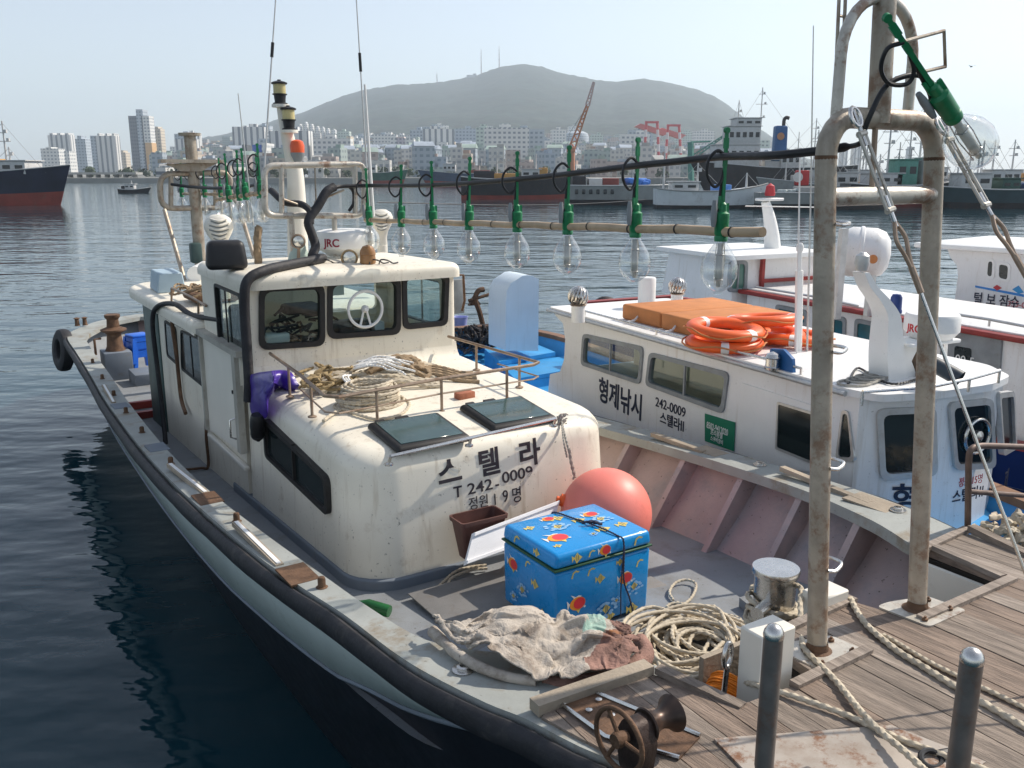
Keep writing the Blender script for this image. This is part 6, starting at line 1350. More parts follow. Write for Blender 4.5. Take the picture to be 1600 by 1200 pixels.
q = B2.Z(946,487,1.3); ty = bt('tyre_fender', 'black tyre on the stern corner of the red-railed boat', 'tyre', B.loc(B2.wor(q))); mb = MB(); mb.lathe([(.14,-.07),(.18,-.10),(.28,-.10),(.33,-.05),(.33,.05),(.28,.10),(.18,.10),(.14,.07),(.14,-.07)], ax=(-.4,-1,.1), n=24, cap=False); mb.build('tyre', RUBBER, ty)

# ---------------------------------------------------- fourth boat, far right
p4 = W.Y(1490, 485, 12.5); B4 = Frame((p4.x, p4.y, 0), 38)
b4 = thing('fishing_boat', 'white boat house at the right edge lettered in black with a blue stripe', 'boat', B4.p0, B4.rz)
hull(b4, -7, 4.5, 1.3, 1.6, lambda y: 1.5, lambda y: 1.0, (WHITE, REDT), GREYDK, WHITE)
def x4(u, v): q = B4.X(u, v, 0); return (-q.y, q.z)
ol = [x4(u, v) for u, v in ((1487,500),(1493,460),(1497,430),(1495,415),(1485,402),(1480,388))] + [(5.0, x4(1480,388)[1]), (5.0, 1.0)]
mb = MB(); mb.panel([(ol[0][0],1.0)] + ol if False else (ol + [(ol[0][0], 1.0)])[::-1], [], (0,0,0), YN, ZP, 1.9); mb.build('house', WHITE, b4, recalc=True)
zt4 = x4(1480,388)[1]; mb = MB(); mb.rbox((1.0,-2.2,zt4+.03), (2.3,5.6,.07), .02, 2); mb.build('roof', WHITEP, b4)
for cs in (((1541,404),(1555,405),(1554,437),(1539,434)),((1558,408),(1580,412),(1578,442),(1557,437))): win(b4, (0,0,0), YN, ZP, rpoly([x4(*c) for c in cs][::-1], .06), .035, .012, fm=WHITEP, gm=GLASSD)
cs = [x4(*c) for c in ((1524,446),(1600,460),(1600,464),(1524,449))]; mb = MB(); mb.panel(cs[::-1], [], (-.006,0,0), YN, ZP, .006); mb.build('blue_stripe', mat('stripe_blue', (.05,.25,.62), .5), b4)
q = B4.X(1521, 473, -.012); text('털 보 잠수', .18, basis(q, YN, ZP), LETTERN, 'lettering', b4, .003, .012, .8)
q = B4.X(1574, 478, -.006); text('355-0001', .10, basis(q, YN, ZP), LETTERR, 'lettering', b4, .003)
cs = [x4(*c) for c in ((1552,449),(1558,445),(1566,450),(1558,454))]; mb = MB(); mb.panel(cs[::-1], [], (-.008,0,0), YN, ZP, .004); mb.build('red_fish_mark', LETTERR, b4)
cs = [x4(*c) for c in ((1582,452),(1592,446),(1600,457),(1592,459))]; mb = MB(); mb.panel(cs[::-1], [], (-.009,0,0), YN, ZP, .004); mb.build('blue_fish_mark', BLUED, b4)
# ============================================================ far shore, city, mountain, ships, cranes, haze
def wy(u, v, y): return W.Y(u, v, y)
def terr(x, y):                       # height of the far shore
    u = 800 + FPX*x/max(y,1)/math.cos(PITCH)*1.0
    top = lerp([(150,4),(240,14),(300,34),(420,48),(700,50),(1000,48),(1150,36),(1250,10),(1330,4)], u)
    t = max(0, min(1, (y-520)/980)); return 2.0 + (top-2)*t**1.15
def shore():
    mb = MB(); secs = []
    ys = [395, 396, 440, 520, 620, 740, 880, 1050, 1250, 1500]
    for k, y in enumerate(ys):
        secs.append([Vector((x*(.55 + .45*y/1500)*1.0, y, -.5 if k == 0 else terr(x*(.55+.45*y/1500), y))) for x in [(-1400 + 2400*i/80) for i in range(81)]])
    mb.loft(secs); tag(mb.build('shore', mat('shore_ground', (.22,.22,.2), .9, var=.4, vs=.02, dirt=.6, dcol=(.07,.09,.06), ds=.03)), kind='structure')
shore()
RIDGE = [(150,268),(200,262),(245,250),(290,224),(330,213),(345,212),(400,198),(440,186),(480,175),(510,162),(540,150),(570,141),(600,136),(625,132),(650,131.5),(680,129),(700,127),(725,122),(745,118),(765,110),(785,104),(815,100),(835,102),(850,106),(875,114),(900,119),(930,125),(960,128),(985,124),(1000,123),(1030,127),(1060,134),(1080,139),(1110,150),(1130,163),(1150,178),(1180,200),(1200,212),(1225,230),(1260,248),(1320,262),(1380,268)]
def mountain():
    mb = MB(); secs = []
    us = [150 + 6*i for i in range(206)]
    for j in range(34):
        t = j/24; row = []
        for u in us:
            y = 1480 + 2020*t if t <= 1 else 3500 + 2600*(t-1); zr = wy(u, lerp(RIDGE, u), 3500).z
            x = wy(u, 270, y).x; zb = terr(wy(u,270,1480).x, 1480) - 3
            n_ = NZ.noise(Vector((x*.004, y*.004, 0)))*.5 + NZ.noise(Vector((x*.012, y*.012, 7)))*.25
            if t <= 1: z = zb + (zr - zb)*(t**1.12) + (zr-zb)*.10*n_*math.sin(math.pi*t)
            else: z = zr*(1 - ((t-1)/.375)**1.3)
            z += NZ.noise(Vector((x*.05, y*.05, 3)))*4*(1 if t > .02 else 0) + 1.8*NZ.noise(Vector((x*.2, y*.2, 3)))
            row.append(Vector((x, y, z)))
        secs.append(row)
    mb.loft(secs); m_ = mat('mountain_forest', (.016,.030,.024), .95, var=.75, vs=.03, dirt=.6, dcol=(.045,.052,.036), ds=.012, dth=.5, bump=1, bs=.08)
    tag(mb.build('mountain', m_, ang=180), kind='structure')
mountain()
def facade(name, col, wcol=(.10,.12,.14), fh=3.0, bw=3.2, wz=(.35,.8), wx=(.2,.75), rough=.7):
    m = bpy.data.materials.new(name); m.use_nodes = True; n = m.node_tree.nodes; L = m.node_tree.links; b = n['Principled BSDF']; b.inputs['Roughness'].default_value = rough
    tc = n.new('ShaderNodeTexCoord'); sp = n.new('ShaderNodeSeparateXYZ'); L.new(tc.outputs['Object'], sp.inputs[0])
    def M(op, a, k=None, c_=None):
        q = n.new('ShaderNodeMath'); q.operation = op
        for s_, x in zip(q.inputs, (a, k, c_)):
            if x is None: continue
            if hasattr(x, 'is_linked'): L.new(x, s_)
            else: s_.default_value = x
        return q.outputs[0]
    fz = M('FRACT', M('DIVIDE', sp.outputs[2], fh)); fx = M('FRACT', M('DIVIDE', M('ADD', sp.outputs[0], sp.outputs[1]), bw))
    k = M('MULTIPLY', M('MULTIPLY', M('GREATER_THAN', fz, wz[0]), M('LESS_THAN', fz, wz[1])), M('MULTIPLY', M('GREATER_THAN', fx, wx[0]), M('LESS_THAN', fx, wx[1])))
    ge = n.new('ShaderNodeNewGeometry'); sn = n.new('ShaderNodeSeparateXYZ'); L.new(ge.outputs['Normal'], sn.inputs[0]); k = M('MULTIPLY', k, M('LESS_THAN', sn.outputs[2], .5))
    mx = n.new('ShaderNodeMix'); mx.data_type = 'RGBA'; L.new(k, mx.inputs['Factor']); mx.inputs['A'].default_value = (*col, 1); mx.inputs['B'].default_value = (*wcol, 1)
    L.new(mx.outputs['Result'], b.inputs['Base Color']); return m
FW = facade('white_apartment_facade', (.66,.66,.64), (.26,.29,.32)); FB = facade('blue_grey_facade', (.42,.47,.52), (.2,.25,.3)); FBG = facade('beige_facade', (.60,.53,.43), (.32,.29,.26)); FD = facade('dark_tower_facade', (.17,.19,.22), (.10,.11,.13), fh=3.4, bw=2.2)  # most window tones lightened, so distance haze sits in the facade colour
FO = facade('ochre_panel', (.62,.40,.20), (.58,.37,.19)); FP = facade('pinkish_facade', (.56,.48,.45), (.32,.28,.28)); FG = facade('pale_green_facade', (.48,.55,.50), (.2,.25,.24)); FS = facade('strip_window_facade', (.64,.63,.60), (.12,.14,.17), fh=3.6, bw=4, wx=(-.1,1.1)); FV = facade('vertical_strip_facade', (.68,.68,.66), (.22,.24,.27), fh=3, bw=5.2, wz=(-.1,1.1), wx=(.3,.7))
PLAINS = [facade('town_facade', c_, w_, fh=2.9, bw=b_) for c_, w_, b_ in (((.50,.50,.48),(.26,.28,.30),2.6),((.42,.42,.42),(.24,.26,.28),3.4),((.46,.41,.34),(.26,.24,.22),2.8),((.44,.37,.34),(.26,.22,.21),3),((.36,.42,.40),(.2,.24,.25),2.6),((.34,.39,.44),(.2,.25,.29),3.2),((.56,.55,.52),(.3,.32,.34),2.7))]  # window colours kept close to the walls to paint in haze
def block(name, label, cat, u0, u1, vt, y, m_, vb=None, depth=None, rz=0, group=None, parts=()):
    d = depth or 14; d = min(d, 12) if y > 600 else d
    if u1 < 800: u1 = max(u0 + .45*(u1-u0), 800 - (800-u1)*(y+d)/y)
    elif u0 > 800: u0 = min(u1 - .45*(u1-u0), 800 + (u0-800)*(y+d)/y)
    a, b = wy(u0, vt, y), wy(u1, vt, y); x = (a.x+b.x)/2; w_ = b.x - a.x; z0 = terr(x, y) if vb is None else wy(u0, vb, y).z
    t = thing(name, label, cat, (x, y, z0), rz, group); h = a.z - z0
    mb = MB(); mb.box((0, d/2, h/2), (w_, d, h)); mb.build('block', m_, t)
    for (p0, p1, q0, q1, dy, pm, nm) in parts:     # extra boxes in shares of width, height
        mb = MB(); mb.box((w_*((p0+p1)/2 - .5), d/2 + dy, h*(q0+q1)/2), (w_*(p1-p0), d*1.0 + (.6 if dy == 0 else 0), h*(q1-q0))); mb.build(nm, pm, t)
    return t
GR = mat('grey_concrete', (.35,.35,.34), .85, var=.15, vs=.3); DKB = mat('dark_block', (.10,.11,.12), .8, var=.2, vs=.2)
Y0 = 900
block('apartment_tower', 'dark slab tower with an ochre lower corner, tallest on the far left shore', 'tower', 200, 240, 181, Y0, FD, depth=30, parts=((.40,.72,1.0,1.115,0,FB,'lift_house'),(.40,.62,.0,1.0,-.5,FB,'pale_strip'),(.70,1.02,.52,1.0,-1.2,FW,'window_strip'),(.72,1.04,0,.52,-1.2,FO,'ochre_panel')))
block('apartment_tower', 'beige tower half hidden behind the dark slab tower', 'tower', 239, 257, 201, Y0+60, FBG, depth=25, parts=((.3,.7,1,1.05,0,FBG,'lift_house'),))
block('apartment_tower', 'wide white apartment slab with vertical stripes left of the dark tower', 'tower', 141, 187, 212, Y0+20, FV, depth=24, parts=((0,.2,0,1,-.6,FB,'blank_end'),(.3,.38,1,1.06,0,FW,'lift_house'),(.62,.7,1,1.06,0,FW,'lift_house'),(.9,.97,1,1.06,0,FW,'lift_house')))
block('apartment_tower', 'blue-grey narrow tower between two white apartment slabs', 'tower', 117, 141, 217, Y0+60, FB, depth=24, parts=((.25,.65,1,1.09,0,FB,'lift_house'),))
block('apartment_tower', 'white apartment tower with a notched roof at the far left', 'tower', 74, 117, 211, Y0+80, FV, depth=24, parts=((.1,.25,1,1.05,0,FW,'lift_house'),(.45,.6,1,1.05,0,FW,'lift_house'),(.8,.95,1,1.05,0,FW,'lift_house')))
block('apartment_block', 'lower white stepped block in front of the notched tower', 'apartment block', 63, 101, 232, Y0-60, FW, depth=30, parts=((.3,.6,1,1.05,0,FW,'lift_house'),))
block('apartment_block', 'short white block right of the stepped white one', 'apartment block', 100, 117, 236, Y0-80, FW, depth=20)
block('apartment_block', 'small pale block between white slab and dark tower', 'apartment block', 188, 203, 238, Y0+120, FBG, depth=20, parts=((.2,.6,1,1.1,0,FBG,'lift_house'),))
block('harbour_shed', 'low white shed on the shore right of the dark tower', 'shed', 243, 277, 262, 470, FS, depth=18)
block('harbour_building', 'flat ochre-roofed building behind the aft mast', 'building', 280, 350, 252, 600, FBG, depth=30, parts=((.2,.5,1,1.25,0,FBG,'roof_block'),))
block('harbour_building', 'white two-storey harbour building near the thin pole aerial', 'building', 363, 379, 255, 440, FS, depth=14)
block('harbour_building', 'dark grey block beside the white building with blue sign', 'building', 378, 394, 226, 560, DKB, depth=20)
block('harbour_building', 'white building with a blue sign board on its roof', 'building', 392, 429, 238, 540, FW, depth=20, parts=((.12,.75,1.02,1.32,0,mat('sign_board_blue', (.05,.12,.42), .6),'sign_board'),(.76,1,1,1.4,0,FW,'roof_block')))
block('apartment_block', 'cream block with a tall stair tower behind the lamp frame', 'apartment block', 542, 562, 232, 620, FBG, depth=16, parts=((.0,.42,1,1.55,0,FBG,'stair_tower'),))
block('apartment_tower', 'big white apartment block behind the two tall whip aerials', 'tower', 609, 649, 216, 760, FW, depth=30, parts=((.28,.6,1,1.06,0,FP,'roof_block'),(.28,.62,0,1,-.6,facade('mauve_strip', (.45,.42,.46), (.2,.2,.24)),'balcony_strip')))
block('apartment_tower', 'narrow greenish tower right of the big white block', 'tower', 649, 656, 214, 800, FG, depth=20)
for k, (u0, u1, vt) in enumerate(((466,473,196),(475,482,193),(484,491,196),(493,500,199),(502,508,200),(510,516,202),(518,526,203))):
    block('apartment_tower', ('leftmost','second','third','fourth','fifth','sixth','rightmost')[k] + ' of the row of pale towers high on the mountain foot', 'tower', u0, u1, vt, 1420, FW, vb=217, depth=15, group='row of pale towers on the slope', parts=((.25,.75,1,1.12,0,FW,'lift_house'),))
for k, (u0, u1, vt) in enumerate(((388,399,199),(402,412,203),(415,424,202),(426,436,204))):
    block('apartment_tower', ('first','second','third','fourth')[k] + ' from the left of the pale towers left of the mast lights', 'tower', u0, u1, vt, 1400, FV, vb=222, depth=15, group='pale towers left of the mast')
for u0, u1, vt, y, m_, lb in ((682,700,222,820,FW,'white slab tower with beige neighbour above the middle ships'),(702,712,221,840,FBG,'beige tower above the middle ships'),(712,722,226,830,FP,'pinkish tower above the middle ships'),(726,742,230,900,FB,'blue-grey tower above the middle ships'),
        (757,790,213,1300,FW,'tight cluster of white flats high in the middle of town'),(862,884,211,1350,FW,'pale office block on the slope beside the round building'),(815,830,222,1100,FG,'greenish block on the middle slope'),(933,952,236,900,FB,'grey-blue block right of the orange crane'),
        (872,880,240,620,FW,'white narrow building left of the orange crane mast'),(902,911,240,640,FG,'green-glass building right of the orange crane mast'),(960,985,232,1000,FW,'pale block just left of the red gantry cranes')):
    block('apartment_block', lb, 'apartment block', u0, u1, vt, y, m_, depth=18)
block('harbour_building', 'long white office building with strip windows in mid town', 'building', 744, 822, 238, 700, FS, depth=24, parts=((0,1,1,1.12,0,FW,'parapet'),(.2,1,.0,.98,-.5,FV,'column_front')))
a = wy(901, 228, 1200); t = thing('round_building', 'pale round-topped building on the slope behind the orange crane', 'building', (a.x, 1200, terr(a.x,1200))); h_ = wy(901,205,1200).z - terr(a.x,1200)
mb = MB(); mb.lathe([(15.5,0),(15.5,h_*.72),(14,h_*.88),(9,h_*.98),(0,h_)], n=24); mb.build('drum', FB, t)
for k, (u0, u1, vt, y) in enumerate(((1312,1326,226,1300),(1330,1345,229,1300),(1416,1426,232,1500))): block('apartment_tower', ('hazy pale tower seen between the gate posts, left one','hazy pale tower seen between the gate posts, middle one','hazy pale tower beside the right gate post')[k], 'tower', u0, u1, vt, y, FV, depth=20, parts=((.3,.7,1,1.08,0,FW,'lift_house'),))
# elevated road on the left shore
a, b = wy(85, 272, 430), wy(215, 270, 430); rd = thing('elevated_road', 'grey elevated road on piers along the left shore', 'road bridge', (0,0,0)); mb = MB(); mb.box(((a.x+b.x)/2, 432, a.z+.3), (b.x-a.x, 8, 1.0)); mb.build('road_deck', GR, rd)
for k in range(9): x = a.x + (b.x-a.x)*(k+.5)/9; mb = MB(); mb.box((x, 432, (a.z+1)/2), (1.2, 3, a.z-1)); mb.build('pier', GR, rd)
# hillside houses: the nearest and largest singly, the rest as one mass
random.seed(77)
def house_mesh(k):
    w_, d, h = random.uniform(6,10.5), random.uniform(6,9), random.choice((5,6,6,8,9,12,15)); mb = MB(); mb.box((0,d/2,h/2-2), (w_, d, h+4), mi=0)
    if k % 2: mb.hexa([Vector(p) for p in ((-w_/2-.4,-.4,h),(w_/2+.4,-.4,h),(w_/2+.4,d+.4,h),(-w_/2-.4,d+.4,h),(-w_/2,d*.4,h+2.2),(w_/2,d*.4,h+2.2),(w_/2,d*.6,h+2.2),(-w_/2,d*.6,h+2.2))], mi=1)
    else: mb.box((w_*.2, d*.5, h+.9), (w_*.4, d*.5, 1.8), mi=1)
    return mb
ROOFS = [mat('roof_rust', (.36,.27,.23), .8, var=.2, vs=.2), mat('roof_green', (.30,.38,.34), .8, var=.2, vs=.2), mat('roof_blue', (.34,.39,.45), .8, var=.2, vs=.2), GR]
protos = []
for k in range(24):
    o = house_mesh(k).build('hillside_house', [PLAINS[k % 7], ROOFS[(k//2) % 4]]); protos.append(o)
cand = []
while len(cand) < 2300:
    y = 430 + 1060*random.random()**.75; u = random.uniform(244, 1225)
    if y < 520 and u < 560 and random.random() < .3: continue
    x = wy(u, 270, y).x; cand.append((y, x))
cand.sort(); n_ = 0; keep = cand[::1]
near = sorted(random.sample(cand[:700], 270))
rest = [c for c in cand if c not in set(near)]
for k, (y, x) in enumerate(near):
    o = protos[k] if k < 24 else protos[random.randrange(24)].copy()
    if k >= 24: COL.objects.link(o)
    o.location = (x, y, terr(x, y)); o.rotation_euler.z = random.uniform(-.5,.5)
    tag(o, 'small pale house packed among others on the slope below the mountain', 'house', 'small houses below the mountain')
mb = MB(); mi_ = 0
for (y, x) in rest:
    w_, d, h = random.uniform(6,12), 8, random.choice((4,6,6,8,10,14)); z = terr(x, y); k = random.randrange(7)
    mb.box((x, y, z + h/2 - 2), (w_, d, h + 4), mi=k)
    if random.random() < .5: mb.box((x + random.uniform(-2,2), y, z + h + .7), (w_*.45, 4, 1.5), mi=random.choice((7,8,9,10)))
for k in range(900):
    y = 1380 + 330*random.random(); u = random.uniform(300,1180); x = wy(u,270,y).x; z = terr(x,1480) + (y-1480)*.045*(y > 1480); w_ = random.uniform(7,14); h = random.choice((5,7,9,14)); mb.box((x, y, z+h/2-4), (w_, 9, h+8), mi=random.randrange(7))
tag(mb.build('town_houses', PLAINS + ROOFS), 'dense mass of small far houses climbing towards the mountain', kind='stuff')
random.seed(12)
for k in range(46):
    y = random.uniform(560, 1350); u = random.uniform(265, 1190); x = wy(u, 270, y).x; h = random.uniform(16, 34); w_ = random.uniform(12, 30); fm_ = random.choice((FW, FV, FW, FS, FB, FG, FB))
    t = thing('apartment_block', 'pale hazy apartment block rising among the small houses below the mountain', 'apartment block', (x, y, terr(x, y)-1), random.uniform(-.15,.15), 'apartment blocks among the houses')
    mb = MB(); mb.box((0, 5, h/2), (w_, 10, h)); mb.build('block', fm_, t); mb = MB(); mb.box((random.uniform(-.2,.2)*w_, 5, h+1.2), (w_*.25, 5, 2.6)); mb.build('lift_house', fm_, t)
# woods between the houses and at the waterside
def tree_far(mb, x, y, z, s):
    for k in range(5):
        c = Vector((x + random.gauss(0,.35)*s, y + random.gauss(0,.3)*s, z + s*random.uniform(.4,1.0))); r = s*random.uniform(.3,.55); vs = []
        for i in range(14):
            v = Vector((random.gauss(0,1), random.gauss(0,1), random.gauss(0,1))).normalized()*r; w_ = v.orthogonal().normalized()*r*.45; q = v.cross(w_).normalized()*r*.45
            mb.add([c+v+w_, c+v+q, c+v-w_, c+v-q], [(0,1,2,3)])
mb = MB(); random.seed(5)
for k in range(300):
    y = random.choice((random.uniform(405,520), random.uniform(900,1500), random.uniform(1300,1520), random.uniform(1380,1520))); u = random.uniform(90,1200); x = wy(u,270,y).x; tree_far(mb, x, y, terr(x,y) if y < 1480 else terr(x,1480), random.uniform(2.5,4) if y < 600 else random.uniform(4,8))
tag(mb.build('far_woodland', mat('far_foliage', (.07,.095,.06), .95, var=.5, vs=.3)), 'dark far trees between the houses of the town', kind='stuff')
# masts on the mountain top
for u, vt, vb, lb in ((752,76,116,'left of two thin transmitter masts on the mountain top'),(780,72,108,'right of two thin transmitter masts on the mountain top'),(683,114,130,'small lone mast on the left shoulder of the mountain')):
    p, q = wy(u, vt, 3480), wy(u, vb+6, 3480); t = thing('transmitter_mast', lb, 'mast', q); h = p.z-q.z; mb = MB(); mb.tube([(0,0,0),(0,0,h*.6),(0,0,h)], [2.2,1.6,.7], 6); mb.build('mast', mat('mast_red_grey', (.35,.25,.25), .7), t); mb = MB()
    for f in (.3,.5,.7,.85): mb.lathe([(2.4,-1.2),(2.4,1.2)], (0,0,h*f), n=6)
    mb.build('platforms', GR, t) if False else mb.build('platform', GR, t)
block('summit_building', 'small white building on the ridge beside the masts', 'building', 729, 746, 117, 3450, FW, vb=124, depth=20, parts=((.6,.9,1,1.3,0,FW,'tower'),))

# ---------------------------------------------------------------- ships
HR = mat('hull_red', (.26,.05,.035), .6, var=.25, vs=.5, dirt=.4, ds=.8); HN = mat('hull_navy', (.018,.022,.045), .45, var=.3, vs=.4); HK = mat('hull_black', (.025,.026,.03), .5, var=.4, vs=.4, rust=.3); HB = mat('hull_blue', (.05,.08,.14), .5, var=.3, vs=.4, rust=.3)
HG = mat('hull_grey', (.30,.31,.30), .6, var=.2, vs=.5, dirt=.4, ds=.9); HWH = mat('hull_white', (.66,.69,.70), .5, var=.08, vs=.6, dirt=.3, ds=.9); SW = mat('ship_white', (.56,.555,.54), .5, var=.08, dirt=.3, dcol=(.35,.25,.17), ds=1); SY = mat('ship_ochre', (.5,.27,.08), .6)
DW = mat('ship_dark_window', (.03,.035,.04), .2); SG = mat('ship_green', (.10,.28,.22), .6, var=.2)
def ship(name, label, cat, u, y, L, h, bm, top, boot=None, bow=1, rz=0, sheer=1.2, hb=.35, rake=.12, houses=(), masts=(), extra=None, bootw=.3):
    p = wy(u, 300, y); t = thing(name, label, cat, (p.x, y, 0), rz); n_ = 24
    def sec(i, z0, z1):
        s_ = i/n_; x = (s_-.5)*L*bow; k = max(.02, 1 - max(0,(s_-.7)/.3)**2) if s_ > .7 else (1 if s_ > .08 else .8 + s_*2.5)
        sh = h + sheer*max(0,(s_-.5)/.5)**2 + sheer*.35*max(0,(.35-s_)/.35)**2; xr = bow*rake*L*max(0,(s_-.8)/.2)
        return [Vector((x + xr*(z/max(h,.1)), sg*bm/2*k*(.82+.18*z/h), z*sh/h)) for sg, z in ((-1,z1),(-1,z0),(1,z0),(1,z1))]
    b_ = h*hb if boot else -.6
    mb = MB(); mb.loft([sec(i, b_, h) for i in range(n_+1)], closed=True, cap=True); mb.build('hull', top, t, recalc=True)
    if boot: mb = MB(); mb.loft([sec(i, -.6, b_) for i in range(n_+1)], closed=True, cap=True); mb.build('hull_bottom', boot, t, recalc=True)
    mb = MB(); mb.loft([[sec(i,0,h)[0] + Vector((0,-.05,.0)), sec(i,0,h)[0] + Vector((0,.15,.12))] for i in range(n_+1)]); mb.tube([sec(i,0,h)[0] + Vector((0,-.02,.05)) for i in range(n_+1)], .09, 6); mb.build('rail', SW if top is not HWH else GR, t)
    for (x_, w_, z_, hh, m_, win_) in houses:
        mb = MB(); mb.rbox((x_*bow, 0, z_ + hh/2), (w_, bm*.7, hh), .12, 2); o = mb.build('deckhouse', m_, t)
        if win_:
            k = max(2, int(w_/1.3))
            for j in range(k): mb = MB(); mb.box((x_*bow - w_/2 + w_*(j+.5)/k, -bm*.35-.02, z_ + hh*win_), (w_/k*.6, .05, hh*.28)); mb.build('window', DW, o)
            mb = MB(); mb.box((x_*bow, 0, z_+hh+.06), (w_+.5, bm*.75, .12)); mb.build('deckhouse_roof', m_, o)
    for (x_, z_, hh, arms) in masts:
        mb = MB(); mb.tube([(x_*bow,0,z_),(x_*bow,0,z_+hh)], [.16,.09], 8)
        for f, w_ in arms: mb.tube([(x_*bow-w_,0,z_+hh*f),(x_*bow+w_,0,z_+hh*f)], .06, 6); mb.box((x_*bow+w_*.6,0,z_+hh*f+.2), (.35,.3,.4))
        mb.build('mast', SW, t)
        for e_ in (-1, 1):
            xe = max(-L*.47, min(L*.47, x_*bow + e_*hh*.9)); mb = MB(); mb.tube([(x_*bow,0,z_+hh*.96),(xe,-bm*.2,h+.2)], .025, 4); mb.build('rigging', GR, t)
    return t
s1 = ship('cargo_ship', 'navy ship with a red bottom poking its bow in from the left edge', 'ship', -62, 122, 27, 4.0, 6, HN, HR, 1, rz=-.05, sheer=1.2, rake=.07, houses=((8.0,5,4.0,1.7,SW,.55),(4.9,1.4,4.0,2.0,SY,None)), masts=((6.9,4,6.8,((.62,.9),(.78,.5))),(7.4,4,3.5,((.7,.5),))))
ship('tug_boat', 'tiny dark harbour launch with a pale cabin out on the water', 'boat', 209, 196, 6.2, .7, 2, HK, None, 1, sheer=.5, houses=((-.6,2.0,.7,1.1,SW,.6),(-2.0,.8,.7,.8,HK,None)), masts=((-.3,1.8,.8,()),))
ship('moored_ship', 'green-bowed ship moored beyond the lamp frame', 'ship', 596, 335, 16, 4.2, 6, mat('hull_dark_green', (.05,.12,.09), .6, var=.3, vs=.4), HR, 1, houses=((-4,5,4.2,3,SW,.5),), masts=((1,4,7,((.6,1),)),))
ship('moored_ship', 'blue-grey hulled ship with rusty patches in the middle distance', 'ship', 727, 300, 25, 4.0, 7, HB, HR, -1, houses=((5,4,4.6,2.4,SW,.5),(-5,6,4,1,HR,None)), masts=((6,7,4,((.6,1),)),))
ship('moored_ship', 'black ship with an orange-red bow stripe behind the middle lamps', 'ship', 805, 150, 17.5, 3.2, 5, HK, HR, 1, sheer=1.1, hb=.2, rake=.05, houses=((-5,3.4,3.2,1.3,HK,None),(-1.5,4,3.2,.9,SY,None),(2.5,3.0,3.3,1.4,SW,.55),(4.5,1.4,3.4,1.6,SY,None)), masts=((-3,3.2,4.4,((.6,1.1),(.8,.6))),(-1.6,3.2,4.0,((.7,.9),)),(3.4,4,3.2,())))
bg_ = ship('barge', 'grey barge with a row of dark ports and blue tarpaulin heaps', 'barge', 968, 124, 13.6, 2.5, 5, HG, HK, 1, sheer=.1, hb=.28, rake=.01, houses=((-5.6,1.8,2.5,1.3,HK,None),(-3.4,1.8,2.5,1.0,SW,None),(-1.4,2.2,2.5,1.0,mat('maroon_box', (.22,.06,.05), .7),None)))
for k in range(6): mb = MB(); mb.rbox((-6.0 + .95*k, -2.47, 1.75), (.42,.12,.62), .08, 2); mb.build('port_hole', DW, bg_)
random.seed(3)
mb = MB()
for k in range(16): mb.rbox((2.0 + random.uniform(-1.6,1.6), random.uniform(-1,1), 2.7 + random.random()*.5), (1.0,1.2,.7), .2, 2, rz=random.random())
mb.build('tarpaulin', mat('tarp_blue', (.04,.16,.52), .6, var=.3, vs=2), bg_)
ship('fishing_vessel', 'pale grey-white fishing vessel moored in front of the barge, bow right', 'ship', 1108, 112, 13.2, 2.0, 4, HWH, HK, 1, sheer=.9, hb=.18, rake=.04, houses=((-3.2,3.2,2.0,1.1,SW,.55),(1.4,2.0,2.0,.8,mat('tarp_light_blue', (.10,.25,.6), .6),None)), masts=((-5.6,2,4.6,()),(-1.5,2,3.4,((.7,.5),)),(4.5,2.2,2.0,())))
bf = ship('fishing_trawler', 'white superstructure trawler with a tall blue funnel', 'ship', 1215, 190, 30, 5.2, 8, HK, HR, -1, sheer=1.5, hb=.1, houses=((9.4,9,5.2,4.5,SW,.6),(8.2,6.5,9.7,3.6,SW,.55),(7.4,5,13.3,1.6,SW,.5),(-1.5,4,5.2,3,SW,.5)), masts=((4.4,8,13,((.55,.9),(.75,1.2),(.9,.7))),(-7,5,10,((.6,.9),(.8,.7))),(9,14,4.5,((.5,.7),))))
FBL = mat('funnel_blue', (.02,.10,.26), .5); mb = MB(); mb.rbox((-.4,-.5,9.6), (2.7,2.4,7.8), .35, 3, taper=(.92,.92)); fu = mb.build('funnel', FBL, bf)
mb = MB(); mb.tube(cr([(.2,-.5,13.2),(.2,-.5,14.6),(.6,-.5,15.1),(1.2,-.5,15.0)], 5), .36, 10); mb.build('exhaust_pipe', HK, fu); mb = MB(); mb.lathe([(.75,0),(.7,.05),(0,.06)], (-.6,-1.72,11.4), ax=(0,-1,0), n=16); mb.build('funnel_badge', mat('badge_orange', (.5,.24,.12), .6), fu)
mb = MB(); mb.box((-.2,-.4,5.9), (6.5,3,1.2)); mb.box((-.2,-.6,6.8), (6.8,3.4,.12)); mb.build('funnel_deck', SW, bf)
mb = MB(); mb.rbox((-4.4,-3.2,7.7), (3.2,1.2,1.1), .45, 4); mb.build('life_boat', SY, bf)
gb = ship('barge', 'long low grey barge under the blue-funnel trawler', 'barge', 1290, 108, 16, 1.9, 4, HG, HK, 1, sheer=.1, hb=.35, rake=.01, houses=((-2,3,1.9,.7,GR,None),))
mb = MB()
for k in range(9): mb.rbox((-5.2 + .55*k + random.uniform(-.1,.1), -.4, 2.1 + random.random()*.15), (.5,1.2,.35), .12, 2, rz=random.random())
mb.build('net_bags', mat('pale_net_bags', (.42,.47,.47), .8, var=.3, vs=3), gb)
